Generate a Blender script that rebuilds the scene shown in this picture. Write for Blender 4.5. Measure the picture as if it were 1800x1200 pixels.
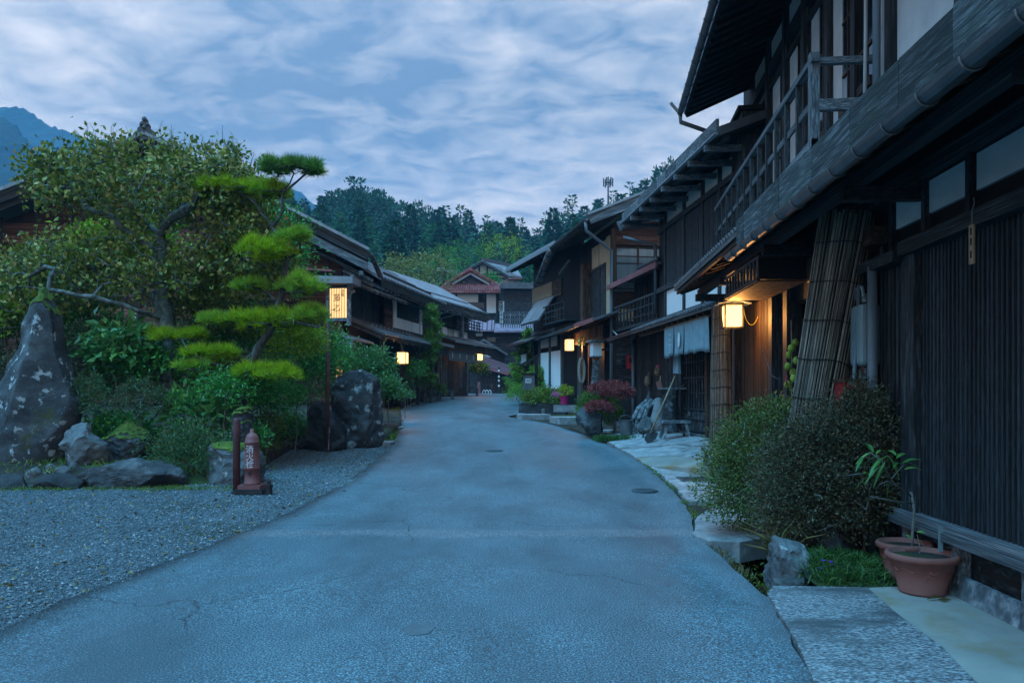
import bpy, bmesh, math, random
import numpy as np
from mathutils import Vector, Matrix, noise as mnoise

for _o in list(bpy.data.objects):
    bpy.data.objects.remove(_o)
random.seed(7)
RNG = np.random.default_rng(7)
scene = bpy.context.scene
COL = scene.collection

# ------------------------------------------------------------------ camera
F, CX, HY, EYE = 1350.0, 900.0, 692.0, 1.5      # focal (px of an 1800 px wide frame), centre column, horizon row, eye height
cam = bpy.data.cameras.new('Camera')
cam.sensor_width = 36.0
cam.lens = 36.0 * F / 1800.0
cam.shift_y = (HY - 600.0) / 1800.0
cam.clip_start = 0.05
cam.clip_end = 9000.0
camo = bpy.data.objects.new('Camera', cam)
camo.location = (0, 0, EYE)
camo.rotation_euler = (math.radians(90), 0, 0)
COL.objects.link(camo)
scene.camera = camo

# ------------------------------------------------------------------ sky, sun, exposure
SUN_EL, SUN_AZ = math.radians(9), math.radians(-40)
world = bpy.data.worlds.new('World')
scene.world = world
world.use_nodes = True
wn, wl = world.node_tree.nodes, world.node_tree.links
wn.clear()
def wnode(t, **kw):
    n = wn.new(t)
    for k, v in kw.items():
        setattr(n, k, v)
    return n
w_out = wnode('ShaderNodeOutputWorld')
w_bg = wnode('ShaderNodeBackground')
w_bg.inputs['Strength'].default_value = 0.10
w_sky = wnode('ShaderNodeTexSky', sky_type='NISHITA', sun_disc=False)
w_sky.sun_elevation = SUN_EL
w_sky.sun_rotation = SUN_AZ
w_sky.air_density = 1.0
w_sky.dust_density = 0.6
w_sky.ozone_density = 4.0
w_tc = wnode('ShaderNodeTexCoord')
w_sep = wnode('ShaderNodeSeparateXYZ')
wl.new(w_tc.outputs['Generated'], w_sep.inputs[0])
w_zc = wnode('ShaderNodeMath', operation='MAXIMUM'); w_zc.inputs[1].default_value = 0.0
wl.new(w_sep.outputs['Z'], w_zc.inputs[0])
w_za = wnode('ShaderNodeMath', operation='ADD'); w_za.inputs[1].default_value = 0.16
wl.new(w_zc.outputs[0], w_za.inputs[0])
w_dx = wnode('ShaderNodeMath', operation='DIVIDE'); w_dy = wnode('ShaderNodeMath', operation='DIVIDE')
wl.new(w_sep.outputs['X'], w_dx.inputs[0]); wl.new(w_za.outputs[0], w_dx.inputs[1])
wl.new(w_sep.outputs['Y'], w_dy.inputs[0]); wl.new(w_za.outputs[0], w_dy.inputs[1])
w_cmb = wnode('ShaderNodeCombineXYZ')
wl.new(w_dx.outputs[0], w_cmb.inputs['X']); wl.new(w_dy.outputs[0], w_cmb.inputs['Y'])
w_map = wnode('ShaderNodeMapping')                 # the cloud layer, seen on a flat ceiling high above
w_map.inputs['Scale'].default_value = (1.15, 1.45, 1.0)
w_map.inputs['Rotation'].default_value = (0, 0, math.radians(14))
w_map.inputs['Location'].default_value = (3.7, 1.35, 0.0)
wl.new(w_cmb.outputs[0], w_map.inputs['Vector'])
w_n1 = wnode('ShaderNodeTexNoise')
w_n1.inputs['Scale'].default_value = 0.95; w_n1.inputs['Detail'].default_value = 9.0
w_n1.inputs['Roughness'].default_value = 0.54; w_n1.inputs['Distortion'].default_value = 0.35
wl.new(w_map.outputs[0], w_n1.inputs['Vector'])
w_n2 = wnode('ShaderNodeTexNoise')
w_n2.inputs['Scale'].default_value = 6.0; w_n2.inputs['Detail'].default_value = 11.0
w_n2.inputs['Roughness'].default_value = 0.60; w_n2.inputs['Distortion'].default_value = 0.5
wl.new(w_map.outputs[0], w_n2.inputs['Vector'])
w_mixn = wnode('ShaderNodeMath', operation='MULTIPLY_ADD'); w_mixn.inputs[1].default_value = 0.42
wl.new(w_n2.outputs['Fac'], w_mixn.inputs[0]); 
w_n1s = wnode('ShaderNodeMath', operation='MULTIPLY'); w_n1s.inputs[1].default_value = 0.58
wl.new(w_n1.outputs['Fac'], w_n1s.inputs[0]); wl.new(w_n1s.outputs[0], w_mixn.inputs[2])
w_ramp = wnode('ShaderNodeValToRGB')               # dark cloud bellies to thin bright cloud
cr = w_ramp.color_ramp
cr.elements[0].position = 0.39; cr.elements[0].color = (0.56, 0.79, 1.02, 1)
cr.elements[1].position = 0.62; cr.elements[1].color = (2.80, 2.62, 2.38, 1)
e = cr.elements.new(0.49); e.color = (1.48, 1.57, 1.63, 1)
wl.new(w_mixn.outputs[0], w_ramp.inputs['Fac'])
w_zr = wnode('ShaderNodeMapRange'); w_zr.inputs['From Min'].default_value = 0.35; w_zr.inputs['From Max'].default_value = 0.95
w_zr.inputs['To Min'].default_value = 0.92; w_zr.inputs['To Max'].default_value = 0.45
wl.new(w_sep.outputs['Z'], w_zr.inputs['Value'])   # cloud deck thins towards the zenith where the blue shows through
w_mix = wnode('ShaderNodeMix', data_type='RGBA')
wl.new(w_zr.outputs[0], w_mix.inputs['Factor'])
wl.new(w_sky.outputs['Color'], w_mix.inputs['A']); wl.new(w_ramp.outputs['Color'], w_mix.inputs['B'])
wl.new(w_mix.outputs['Result'], w_bg.inputs['Color'])
wl.new(w_bg.outputs[0], w_out.inputs['Surface'])

sun = bpy.data.lights.new('sun', 'SUN')
sun.energy = 1.5
sun.angle = math.radians(50)
sun.color = (0.13, 0.58, 1.0)
suno = bpy.data.objects.new('sun', sun)
suno.rotation_euler = (math.radians(25), 0, math.radians(-40))
suno.location = (0, 0, 40)
COL.objects.link(suno)

vs = scene.view_settings
vs.view_transform = 'Standard'
vs.look = 'None'
vs.exposure = 2.08
vs.gamma = 1.0
vs.use_curve_mapping = False
scene.render.film_transparent = False
scene.cycles.use_denoising = True
scene.cycles.max_bounces = 4
scene.cycles.diffuse_bounces = 3
scene.cycles.glossy_bounces = 2
scene.cycles.volume_bounces = 0

# ------------------------------------------------------------------ materials
MATS = {}
def newmat(name):
    m = bpy.data.materials.new(name)
    m.use_nodes = True
    m.node_tree.nodes.clear()
    MATS[name] = m
    return m, m.node_tree.nodes, m.node_tree.links

def setramp(r, cols):
    while len(r.elements) > 1:
        r.elements.remove(r.elements[-1])
    r.elements[0].position = cols[0][0]; r.elements[0].color = (*cols[0][1], 1)
    for p, c in cols[1:]:
        e = r.elements.new(p); e.color = (*c, 1)

def surf(name, cols, scale=4, detail=8, rough=0.75, bump=0.3, bscale=None, coord='OBJ', stretch=(1, 1, 1),
         rnd=0.35, spec=0.3, metallic=0.0, dist=0.01, nrough=0.6, over=None):
    """noise-driven surface; every object gets its own tone and its own slice of the noise.
    over = (colour, scale, lo, hi[, detail]): blotches (lichen, moss, dirt) lying over the base."""
    m, n, l = newmat(name)
    out = n.new('ShaderNodeOutputMaterial'); b = n.new('ShaderNodeBsdfPrincipled')
    l.new(b.outputs[0], out.inputs['Surface'])
    b.inputs['Roughness'].default_value = rough
    b.inputs['Metallic'].default_value = metallic
    b.inputs['Specular IOR Level'].default_value = spec
    oi = n.new('ShaderNodeObjectInfo')
    if coord == 'POS':
        g = n.new('ShaderNodeNewGeometry'); src = g.outputs['Position']
    else:
        t = n.new('ShaderNodeTexCoord'); src = t.outputs['Object']
    mp = n.new('ShaderNodeMapping'); mp.inputs['Scale'].default_value = stretch
    l.new(src, mp.inputs['Vector'])
    w = n.new('ShaderNodeMath'); w.operation = 'MULTIPLY'; w.inputs[1].default_value = 37.0
    l.new(oi.outputs['Random'], w.inputs[0])
    def tex(sc, det, rg):
        t = n.new('ShaderNodeTexNoise'); t.noise_dimensions = '4D'
        t.inputs['Scale'].default_value = sc; t.inputs['Detail'].default_value = det; t.inputs['Roughness'].default_value = rg
        l.new(mp.outputs[0], t.inputs['Vector'])
        if coord == 'POS':
            t.inputs['W'].default_value = 1.7
        else:
            l.new(w.outputs[0], t.inputs['W'])
        return t
    t1 = tex(scale, detail, nrough)
    r = n.new('ShaderNodeValToRGB'); setramp(r.color_ramp, cols)
    l.new(t1.outputs['Fac'], r.inputs['Fac'])
    colr = r.outputs['Color']
    if over:
        for ov in (over if isinstance(over, list) else [over]):
            t3 = tex(ov[1], ov[4] if len(ov) > 4 else 6, 0.62)
            mr = n.new('ShaderNodeMapRange'); mr.inputs['From Min'].default_value = ov[2]; mr.inputs['From Max'].default_value = ov[3]
            l.new(t3.outputs['Fac'], mr.inputs['Value'])
            mx = n.new('ShaderNodeMix'); mx.data_type = 'RGBA'
            l.new(mr.outputs[0], mx.inputs['Factor']); l.new(colr, mx.inputs['A']); mx.inputs['B'].default_value = (*ov[0], 1)
            colr = mx.outputs['Result']
    if rnd:
        mr = n.new('ShaderNodeMapRange'); mr.inputs['To Min'].default_value = 1 - rnd; mr.inputs['To Max'].default_value = 1 + rnd
        l.new(oi.outputs['Random'], mr.inputs['Value'])
        hv = n.new('ShaderNodeVectorMath'); hv.operation = 'SCALE'
        l.new(colr, hv.inputs[0]); l.new(mr.outputs[0], hv.inputs['Scale'])
        colr = hv.outputs[0]
    l.new(colr, b.inputs['Base Color'])
    if bump:
        t2 = tex(bscale or scale * 2.5, 8, 0.65)
        bp = n.new('ShaderNodeBump'); bp.inputs['Strength'].default_value = bump; bp.inputs['Distance'].default_value = dist
        l.new(t2.outputs['Fac'], bp.inputs['Height']); l.new(bp.outputs[0], b.inputs['Normal'])
    return m

WN = 3.0
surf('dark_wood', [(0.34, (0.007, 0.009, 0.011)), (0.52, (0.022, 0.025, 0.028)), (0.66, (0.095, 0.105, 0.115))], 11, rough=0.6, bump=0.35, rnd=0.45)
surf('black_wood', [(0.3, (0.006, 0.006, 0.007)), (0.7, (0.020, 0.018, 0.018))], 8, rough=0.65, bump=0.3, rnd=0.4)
surf('grey_wood', [(0.30, (0.022, 0.027, 0.032)), (0.5, (0.095, 0.108, 0.12)), (0.66, (0.27, 0.29, 0.31))], 9, rough=0.8, bump=0.5, rnd=0.3)
surf('slat_wood', [(0.34, (0.010, 0.013, 0.016)), (0.50, (0.020, 0.025, 0.030)), (0.66, (0.095, 0.115, 0.135))], 14, rough=0.6, bump=0.4, rnd=0.4)
surf('brown_wood', [(0.34, (0.016, 0.010, 0.007)), (0.52, (0.055, 0.030, 0.018)), (0.68, (0.14, 0.085, 0.055))], 9, rough=0.65, bump=0.35, rnd=0.4)
surf('red_board', [(0.34, (0.020, 0.010, 0.008)), (0.5, (0.085, 0.036, 0.024)), (0.68, (0.20, 0.10, 0.068))], 8, rough=0.75, bump=0.4, rnd=0.65)
surf('lichen_wood', [(0.3, (0.012, 0.017, 0.020)), (0.5, (0.036, 0.046, 0.050)), (0.68, (0.14, 0.155, 0.165))], 5, rough=0.85, bump=0.8, rnd=0.45,
     stretch=(1, .55, 4), over=[((0.28, 0.32, 0.33), 11, 0.655, 0.69), ((0.030, 0.058, 0.034), 3, 0.54, 0.68)])
surf('pale_wood', [(0.3, (0.18, 0.12, 0.07)), (0.7, (0.36, 0.25, 0.15))], 6, rough=0.6, bump=0.2, rnd=0.15)
surf('plaster', [(0.3, (0.44, 0.45, 0.46)), (0.7, (0.60, 0.60, 0.60))], 3, rough=0.9, bump=0.12, rnd=0.08, coord='POS', over=((0.25, 0.25, 0.25), 1.1, 0.60, 0.85))
surf('cream_plaster', [(0.3, (0.38, 0.30, 0.20)), (0.7, (0.52, 0.43, 0.30))], 2, rough=0.9, bump=0.1, rnd=0.06)
surf('paper', [(0.3, (0.42, 0.45, 0.46)), (0.7, (0.55, 0.57, 0.57))], 2, rough=0.85, bump=0.0, rnd=0.12)
surf('lifted_plaster', [(0.3, (0.76, 0.78, 0.80)), (0.7, (0.84, 0.85, 0.86))], 3, rough=0.8, bump=0.1, rnd=0.06)  # white plaster with its colour lifted to offset the shade under the eaves
surf('curtain', [(0.35, (0.50, 0.56, 0.60)), (0.65, (0.80, 0.84, 0.86))], 1.0, rough=0.9, bump=0.0, rnd=0.1, stretch=(9, 9, 0.6))
surf('metal_grey', [(0.3, (0.10, 0.11, 0.12)), (0.7, (0.20, 0.21, 0.22))], 5, rough=0.38, bump=0.08, rnd=0.15, metallic=0.6)
surf('gutter_metal', [(0.3, (0.075, 0.085, 0.095)), (0.7, (0.14, 0.15, 0.165))], 5, rough=0.35, bump=0.08, rnd=0.1, metallic=0.5, spec=0.5)
surf('roof_metal', [(0.3, (0.13, 0.14, 0.155)), (0.7, (0.27, 0.28, 0.30))], 1.5, rough=0.5, bump=0.1, rnd=0.12, metallic=0.2)
surf('roof_tile', [(0.3, (0.050, 0.053, 0.060)), (0.7, (0.12, 0.125, 0.135))], 3, rough=0.5, bump=0.2, rnd=0.2)
surf('roof_tile_pale', [(0.3, (0.17, 0.18, 0.20)), (0.7, (0.33, 0.34, 0.36))], 2, rough=0.55, bump=0.2, rnd=0.2)
surf('tile_red', [(0.3, (0.13, 0.030, 0.030)), (0.5, (0.24, 0.065, 0.06)), (0.72, (0.40, 0.17, 0.15))], 2.5, rough=0.5, bump=0.2, rnd=0.3, coord='POS')
surf('metal_red', [(0.3, (0.20, 0.065, 0.07)), (0.7, (0.34, 0.13, 0.13))], 2, rough=0.5, bump=0.1, rnd=0.2)
surf('metal_mauve', [(0.3, (0.20, 0.13, 0.17)), (0.7, (0.34, 0.24, 0.29))], 2, rough=0.5, bump=0.1, rnd=0.15)
surf('hydrant_red', [(0.3, (0.15, 0.050, 0.050)), (0.7, (0.24, 0.090, 0.085))], 4, rough=0.55, bump=0.15, rnd=0.08, over=((0.10, 0.05, 0.04), 9, 0.58, 0.75))
surf('rust_red', [(0.3, (0.07, 0.025, 0.028)), (0.7, (0.14, 0.055, 0.050))], 6, rough=0.65, bump=0.2, rnd=0.1)
surf('terracotta', [(0.3, (0.17, 0.058, 0.048)), (0.7, (0.27, 0.105, 0.085))], 3, rough=0.7, bump=0.12, rnd=0.08)
surf('black_iron', [(0.3, (0.012, 0.012, 0.013)), (0.7, (0.03, 0.03, 0.032))], 5, rough=0.45, bump=0.1, rnd=0.2)
surf('pipe_blue', [(0.3, (0.10, 0.135, 0.165)), (0.7, (0.15, 0.19, 0.22))], 3, rough=0.4, bump=0.05, rnd=0.08)
surf('plastic_white', [(0.3, (0.15, 0.22, 0.24)), (0.7, (0.20, 0.28, 0.30))], 3, rough=0.4, bump=0.0, rnd=0.05)
surf('plastic_red', [(0.3, (0.28, 0.02, 0.025)), (0.7, (0.38, 0.03, 0.035))], 3, rough=0.4, bump=0.0, rnd=0.05)
surf('cable_white', [(0.3, (0.40, 0.40, 0.40)), (0.7, (0.5, 0.5, 0.5))], 3, rough=0.5, bump=0.0, rnd=0.05)
surf('cable_yellow', [(0.3, (0.55, 0.42, 0.06)), (0.7, (0.65, 0.5, 0.08))], 3, rough=0.5, bump=0.0, rnd=0.0)
surf('brass', [(0.3, (0.50, 0.33, 0.08)), (0.7, (0.65, 0.45, 0.12))], 3, rough=0.35, bump=0.0, rnd=0.05, metallic=0.6)
surf('rope', [(0.3, (0.16, 0.14, 0.11)), (0.7, (0.34, 0.31, 0.26))], 30, rough=0.95, bump=0.6, rnd=0.1)
surf('straw', [(0.3, (0.10, 0.08, 0.05)), (0.5, (0.22, 0.18, 0.12)), (0.7, (0.40, 0.35, 0.26))], 25, rough=0.85, bump=0.6, rnd=0.2)
surf('reed', [(0.3, (0.050, 0.042, 0.034)), (0.5, (0.15, 0.13, 0.105)), (0.72, (0.34, 0.30, 0.25))], 3, rough=0.75, bump=0.3, rnd=0.6)
surf('noren_cloth', [(0.35, (0.16, 0.23, 0.27)), (0.65, (0.22, 0.30, 0.34))], 6, rough=0.95, bump=0.2, rnd=0.05)
surf('white_print', [(0.3, (0.55, 0.56, 0.56)), (0.7, (0.65, 0.65, 0.65))], 3, rough=0.9, bump=0.0, rnd=0.0)
surf('hydrant_letter', [(0.3, (0.55, 0.50, 0.50)), (0.7, (0.68, 0.62, 0.62))], 20, rough=0.7, bump=0.0, rnd=0.0, over=((0.2, 0.07, 0.07), 40, 0.55, 0.62))
surf('ink', [(0.3, (0.012, 0.010, 0.010)), (0.7, (0.02, 0.018, 0.016))], 3, rough=0.9, bump=0.0, rnd=0.0)
surf('stone', [(0.28, (0.035, 0.038, 0.042)), (0.5, (0.085, 0.092, 0.098)), (0.72, (0.19, 0.20, 0.205))], 2.6, detail=12, rough=0.85, bump=0.9, bscale=6, dist=0.03, rnd=0.25,
     over=[((0.36, 0.37, 0.37), 7, 0.60, 0.68, 10), ((0.025, 0.03, 0.03), 1.6, 0.52, 0.70)])
surf('lichen_stone', [(0.28, (0.022, 0.026, 0.030)), (0.5, (0.055, 0.062, 0.068)), (0.72, (0.13, 0.14, 0.145))], 2.2, detail=12, rough=0.85, bump=1.0, bscale=5, dist=0.04, rnd=0.15,
     over=[((0.33, 0.36, 0.37), 5.5, 0.575, 0.62, 10), ((0.42, 0.44, 0.44), 26, 0.66, 0.70, 4), ((0.07, 0.075, 0.02), 1.8, 0.60, 0.72)])
surf('dark_stone', [(0.3, (0.018, 0.020, 0.022)), (0.55, (0.045, 0.048, 0.052)), (0.75, (0.12, 0.125, 0.13))], 3, detail=12, rough=0.85, bump=1.0, bscale=7, dist=0.03, rnd=0.25,
     over=[((0.30, 0.31, 0.32), 34, 0.66, 0.72, 3)])
surf('pale_stone', [(0.28, (0.13, 0.135, 0.14)), (0.5, (0.24, 0.245, 0.25)), (0.72, (0.38, 0.38, 0.38))], 5, detail=12, rough=0.85, bump=0.8, bscale=14, dist=0.015, rnd=0.22,
     over=[((0.06, 0.065, 0.06), 2.2, 0.56, 0.72)])
surf('granite', [(0.38, (0.045, 0.050, 0.055)), (0.50, (0.15, 0.16, 0.17)), (0.62, (0.38, 0.39, 0.40))], 42, detail=5, rough=0.7, bump=1.0, bscale=30, dist=0.012, rnd=0.1, coord='POS', stretch=(1, 2.2, 1),
     over=((0.07, 0.075, 0.08), 1.3, 0.50, 0.66))
surf('cement', [(0.3, (0.15, 0.155, 0.145)), (0.5, (0.225, 0.225, 0.205)), (0.72, (0.31, 0.30, 0.265))], 1.4, detail=10, rough=0.85, bump=0.25, bscale=60, dist=0.004, rnd=0.05, coord='POS',
     over=((0.22, 0.16, 0.08), 1.7, 0.50, 0.68))
surf('moss', [(0.3, (0.030, 0.050, 0.008)), (0.55, (0.085, 0.125, 0.018)), (0.75, (0.17, 0.21, 0.035))], 9, rough=0.95, bump=1.0, bscale=50, dist=0.02, rnd=0.15)
surf('soil', [(0.3, (0.012, 0.011, 0.009)), (0.55, (0.035, 0.031, 0.025)), (0.75, (0.08, 0.075, 0.06))], 3, detail=12, rough=0.95, bump=1.0, bscale=20, dist=0.03, rnd=0, coord='POS',
     over=[((0.04, 0.065, 0.018), 0.9, 0.52, 0.62)])
surf('terrain', [(0.3, (0.020, 0.035, 0.016)), (0.7, (0.05, 0.075, 0.03))], 0.2, detail=12, rough=0.95, bump=0.6, bscale=0.6, dist=0.5, rnd=0, coord='POS')
surf('mountain', [(0.3, (0.014, 0.030, 0.016)), (0.55, (0.030, 0.055, 0.026)), (0.75, (0.055, 0.085, 0.035))], 0.035, detail=14, rough=0.95, bump=1.0, bscale=0.12, dist=9.0, rnd=0, coord='POS')
surf('bark', [(0.3, (0.022, 0.022, 0.021)), (0.5, (0.065, 0.065, 0.062)), (0.72, (0.15, 0.15, 0.145))], 10, rough=0.95, bump=1.0, bscale=24, dist=0.02, rnd=0.1, stretch=(1, 1, 0.5))
surf('lichen_bark', [(0.3, (0.035, 0.040, 0.036)), (0.5, (0.11, 0.13, 0.125)), (0.7, (0.26, 0.30, 0.30))], 9, rough=0.95, bump=1.0, bscale=20, dist=0.03, rnd=0.1,
     over=[((0.22, 0.27, 0.25), 16, 0.54, 0.62), ((0.035, 0.055, 0.012), 4, 0.55, 0.66)])
surf('twig', [(0.3, (0.06, 0.065, 0.06)), (0.7, (0.20, 0.22, 0.21))], 10, rough=0.9, bump=0.3, rnd=0.1)
surf('gourd', [(0.3, (0.16, 0.27, 0.03)), (0.7, (0.28, 0.42, 0.07))], 5, rough=0.5, bump=0.1, rnd=0.15)
surf('chilli', [(0.3, (0.18, 0.008, 0.02)), (0.7, (0.34, 0.02, 0.04))], 5, rough=0.4, bump=0.0, rnd=0.3)
surf('flower_purple', [(0.3, (0.12, 0.03, 0.30)), (0.7, (0.22, 0.06, 0.48))], 5, rough=0.7, bump=0.0, rnd=0.2)
surf('flower_pink', [(0.3, (0.45, 0.06, 0.22)), (0.7, (0.65, 0.16, 0.40))], 5, rough=0.7, bump=0.0, rnd=0.2)
surf('pot_magenta', [(0.3, (0.40, 0.015, 0.13)), (0.7, (0.50, 0.02, 0.17))], 5, rough=0.5, bump=0.0, rnd=0.05)
surf('antenna_metal', [(0.3, (0.03, 0.035, 0.04)), (0.7, (0.06, 0.065, 0.07))], 2, rough=0.6, bump=0.0, rnd=0.0)

def glass_mat(name, col, rough=0.08):
    m, n, l = newmat(name)
    out = n.new('ShaderNodeOutputMaterial'); b = n.new('ShaderNodeBsdfPrincipled')
    b.inputs['Base Color'].default_value = (*col, 1); b.inputs['Roughness'].default_value = rough
    b.inputs['Specular IOR Level'].default_value = 0.7
    tx = n.new('ShaderNodeTexNoise'); tx.inputs['Scale'].default_value = 1.2
    tc = n.new('ShaderNodeTexCoord'); l.new(tc.outputs['Object'], tx.inputs['Vector'])
    bp = n.new('ShaderNodeBump'); bp.inputs['Strength'].default_value = 0.06; bp.inputs['Distance'].default_value = 0.05
    l.new(tx.outputs['Fac'], bp.inputs['Height']); l.new(bp.outputs[0], b.inputs['Normal'])
    l.new(b.outputs[0], out.inputs['Surface'])
glass_mat('glass', (0.012, 0.020, 0.028))
def clear_glass(name):
    m, n, l = newmat(name)
    out = n.new('ShaderNodeOutputMaterial'); mx = n.new('ShaderNodeMixShader')
    t = n.new('ShaderNodeBsdfTransparent'); g = n.new('ShaderNodeBsdfGlossy'); g.inputs['Roughness'].default_value = 0.06
    t.inputs['Color'].default_value = (0.86, 0.92, 0.94, 1)
    fr = n.new('ShaderNodeFresnel'); fr.inputs['IOR'].default_value = 1.45
    tx = n.new('ShaderNodeTexNoise'); tx.inputs['Scale'].default_value = 2.0
    bp = n.new('ShaderNodeBump'); bp.inputs['Strength'].default_value = 0.05
    l.new(tx.outputs['Fac'], bp.inputs['Height']); l.new(bp.outputs[0], g.inputs['Normal'])
    l.new(fr.outputs[0], mx.inputs['Fac']); l.new(t.outputs[0], mx.inputs[1]); l.new(g.outputs[0], mx.inputs[2])
    l.new(mx.outputs[0], out.inputs['Surface'])
clear_glass('clear_glass')

def lamp_mat(name, col, strength, vary=0.35):
    m, n, l = newmat(name)
    out = n.new('ShaderNodeOutputMaterial'); e = n.new('ShaderNodeEmission')
    tx = n.new('ShaderNodeTexNoise'); tx.inputs['Scale'].default_value = 2.2; tx.inputs['Detail'].default_value = 3
    tc = n.new('ShaderNodeTexCoord'); l.new(tc.outputs['Object'], tx.inputs['Vector'])
    mr = n.new('ShaderNodeMapRange'); mr.inputs['To Min'].default_value = strength * (1 - vary); mr.inputs['To Max'].default_value = strength * (1 + vary)
    l.new(tx.outputs['Fac'], mr.inputs['Value']); l.new(mr.outputs[0], e.inputs['Strength'])
    e.inputs['Color'].default_value = (*col, 1)
    l.new(e.outputs[0], out.inputs['Surface'])
lamp_mat('lamp_paper', (1.0, 0.56, 0.17), 0.95, 0.2)
lamp_mat('sign_paper', (1.0, 0.60, 0.26), 0.36, 0.25)
lamp_mat('dim_paper', (1.0, 0.5, 0.2), 0.22, 0.5)

def leafmat(name, cols, rough=0.5, spec=0.35, trans=0.25):
    """per-leaf colour from the face attribute rnd"""
    m, n, l = newmat(name)
    out = n.new('ShaderNodeOutputMaterial'); b = n.new('ShaderNodeBsdfPrincipled')
    at = n.new('ShaderNodeAttribute'); at.attribute_name = 'rnd'
    r = n.new('ShaderNodeValToRGB'); setramp(r.color_ramp, cols)
    l.new(at.outputs['Fac'], r.inputs['Fac']); l.new(r.outputs['Color'], b.inputs['Base Color'])
    b.inputs['Roughness'].default_value = rough; b.inputs['Specular IOR Level'].default_value = spec
    if trans:
        t = n.new('ShaderNodeBsdfTranslucent'); l.new(r.outputs['Color'], t.inputs['Color'])
        mx = n.new('ShaderNodeMixShader'); mx.inputs['Fac'].default_value = trans
        l.new(b.outputs[0], mx.inputs[1]); l.new(t.outputs[0], mx.inputs[2]); l.new(mx.outputs[0], out.inputs['Surface'])
    else:
        l.new(b.outputs[0], out.inputs['Surface'])
leafmat('ume_leaf', [(0, (0.053, 0.094, 0.015)), (0.35, (0.121, 0.172, 0.024)), (0.7, (0.227, 0.258, 0.041)), (0.9, (0.363, 0.330, 0.081)), (1.0, (0.544, 0.401, 0.178))])
leafmat('pine_bright', [(0, (0.180, 0.288, 0.012)), (0.5, (0.342, 0.465, 0.016)), (1.0, (0.527, 0.620, 0.024))], trans=0.5)
leafmat('pine_dark', [(0, (0.042, 0.121, 0.029)), (0.5, (0.105, 0.243, 0.046)), (1.0, (0.234, 0.420, 0.052))], trans=0.2)
leafmat('camellia_leaf', [(0, (0.022, 0.135, 0.028)), (0.6, (0.065, 0.295, 0.053)), (0.9, (0.129, 0.467, 0.070)), (1.0, (0.275, 0.638, 0.085))], rough=0.3, spec=0.5)
leafmat('broad_leaf', [(0, (0.034, 0.136, 0.039)), (0.6, (0.085, 0.255, 0.065)), (1.0, (0.221, 0.374, 0.078))], rough=0.35, spec=0.5)
leafmat('lime_leaf', [(0, (0.114, 0.238, 0.020)), (0.6, (0.266, 0.425, 0.030)), (1.0, (0.532, 0.578, 0.050))], trans=0.35)
leafmat('azalea_leaf', [(0, (0.024, 0.051, 0.022)), (0.5, (0.068, 0.108, 0.042)), (0.85, (0.135, 0.173, 0.070)), (1.0, (0.255, 0.195, 0.112))])
leafmat('olive_leaf', [(0, (0.040, 0.077, 0.021)), (0.5, (0.099, 0.152, 0.039)), (0.85, (0.192, 0.232, 0.065)), (0.93, (0.288, 0.304, 0.130)), (1.0, (0.320, 0.160, 0.052))])
leafmat('russet_leaf', [(0, (0.030, 0.036, 0.020)), (0.5, (0.085, 0.090, 0.048)), (0.8, (0.16, 0.135, 0.075)), (1.0, (0.26, 0.15, 0.095))])
leafmat('red_leaf', [(0, (0.136, 0.025, 0.029)), (0.6, (0.306, 0.056, 0.058)), (1.0, (0.510, 0.140, 0.117))])
leafmat('nandina_leaf', [(0, (0.029, 0.096, 0.039)), (0.7, (0.080, 0.176, 0.058)), (0.9, (0.144, 0.144, 0.052)), (1.0, (0.384, 0.032, 0.046))])
leafmat('grass_leaf', [(0, (0.017, 0.065, 0.013)), (0.6, (0.042, 0.122, 0.026)), (1.0, (0.101, 0.180, 0.034))])
leafmat('dry_grass', [(0, (0.056, 0.064, 0.019)), (0.6, (0.146, 0.127, 0.048)), (1.0, (0.270, 0.186, 0.086))])
leafmat('weed_leaf', [(0, (0.036, 0.093, 0.014)), (0.6, (0.108, 0.204, 0.024)), (1.0, (0.288, 0.323, 0.048))])
leafmat('larch_leaf', [(0, (0.090, 0.238, 0.028)), (0.6, (0.198, 0.391, 0.044)), (1.0, (0.360, 0.527, 0.066))], trans=0.35)
leafmat('flower_bush', [(0, (0.039, 0.130, 0.039)), (0.8, (0.104, 0.260, 0.066)), (0.93, (0.156, 0.312, 0.077)), (0.95, (0.715, 0.676, 0.440)), (1.0, (0.806, 0.780, 0.550))], rough=0.35, spec=0.5)
leafmat('conifer', [(0, (0.007, 0.051, 0.032)), (0.5, (0.020, 0.101, 0.054)), (1.0, (0.041, 0.169, 0.078))], trans=0.1)
leafmat('conifer_green', [(0, (0.014, 0.081, 0.029)), (0.5, (0.035, 0.163, 0.054)), (1.0, (0.070, 0.260, 0.072))], trans=0.15)
leafmat('wood_green', [(0, (0.024, 0.118, 0.022)), (0.5, (0.066, 0.235, 0.040)), (1.0, (0.132, 0.370, 0.060))], trans=0.2)
leafmat('hedge_yellow', [(0, (0.084, 0.120, 0.030)), (0.5, (0.180, 0.216, 0.055)), (1.0, (0.324, 0.336, 0.110))], trans=0.2)
leafmat('bloom_pink', [(0, (0.4, 0.05, 0.25)), (1.0, (0.7, 0.25, 0.5))])
leafmat('gravel', [(0, (0.035, 0.055, 0.064)), (0.5, (0.085, 0.115, 0.13)), (0.88, (0.155, 0.19, 0.21)), (1.0, (0.34, 0.37, 0.39))], rough=0.85, trans=0)
leafmat('litter', [(0, (0.06, 0.045, 0.02)), (0.5, (0.13, 0.11, 0.04)), (1.0, (0.25, 0.20, 0.08))], trans=0.1)

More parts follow.
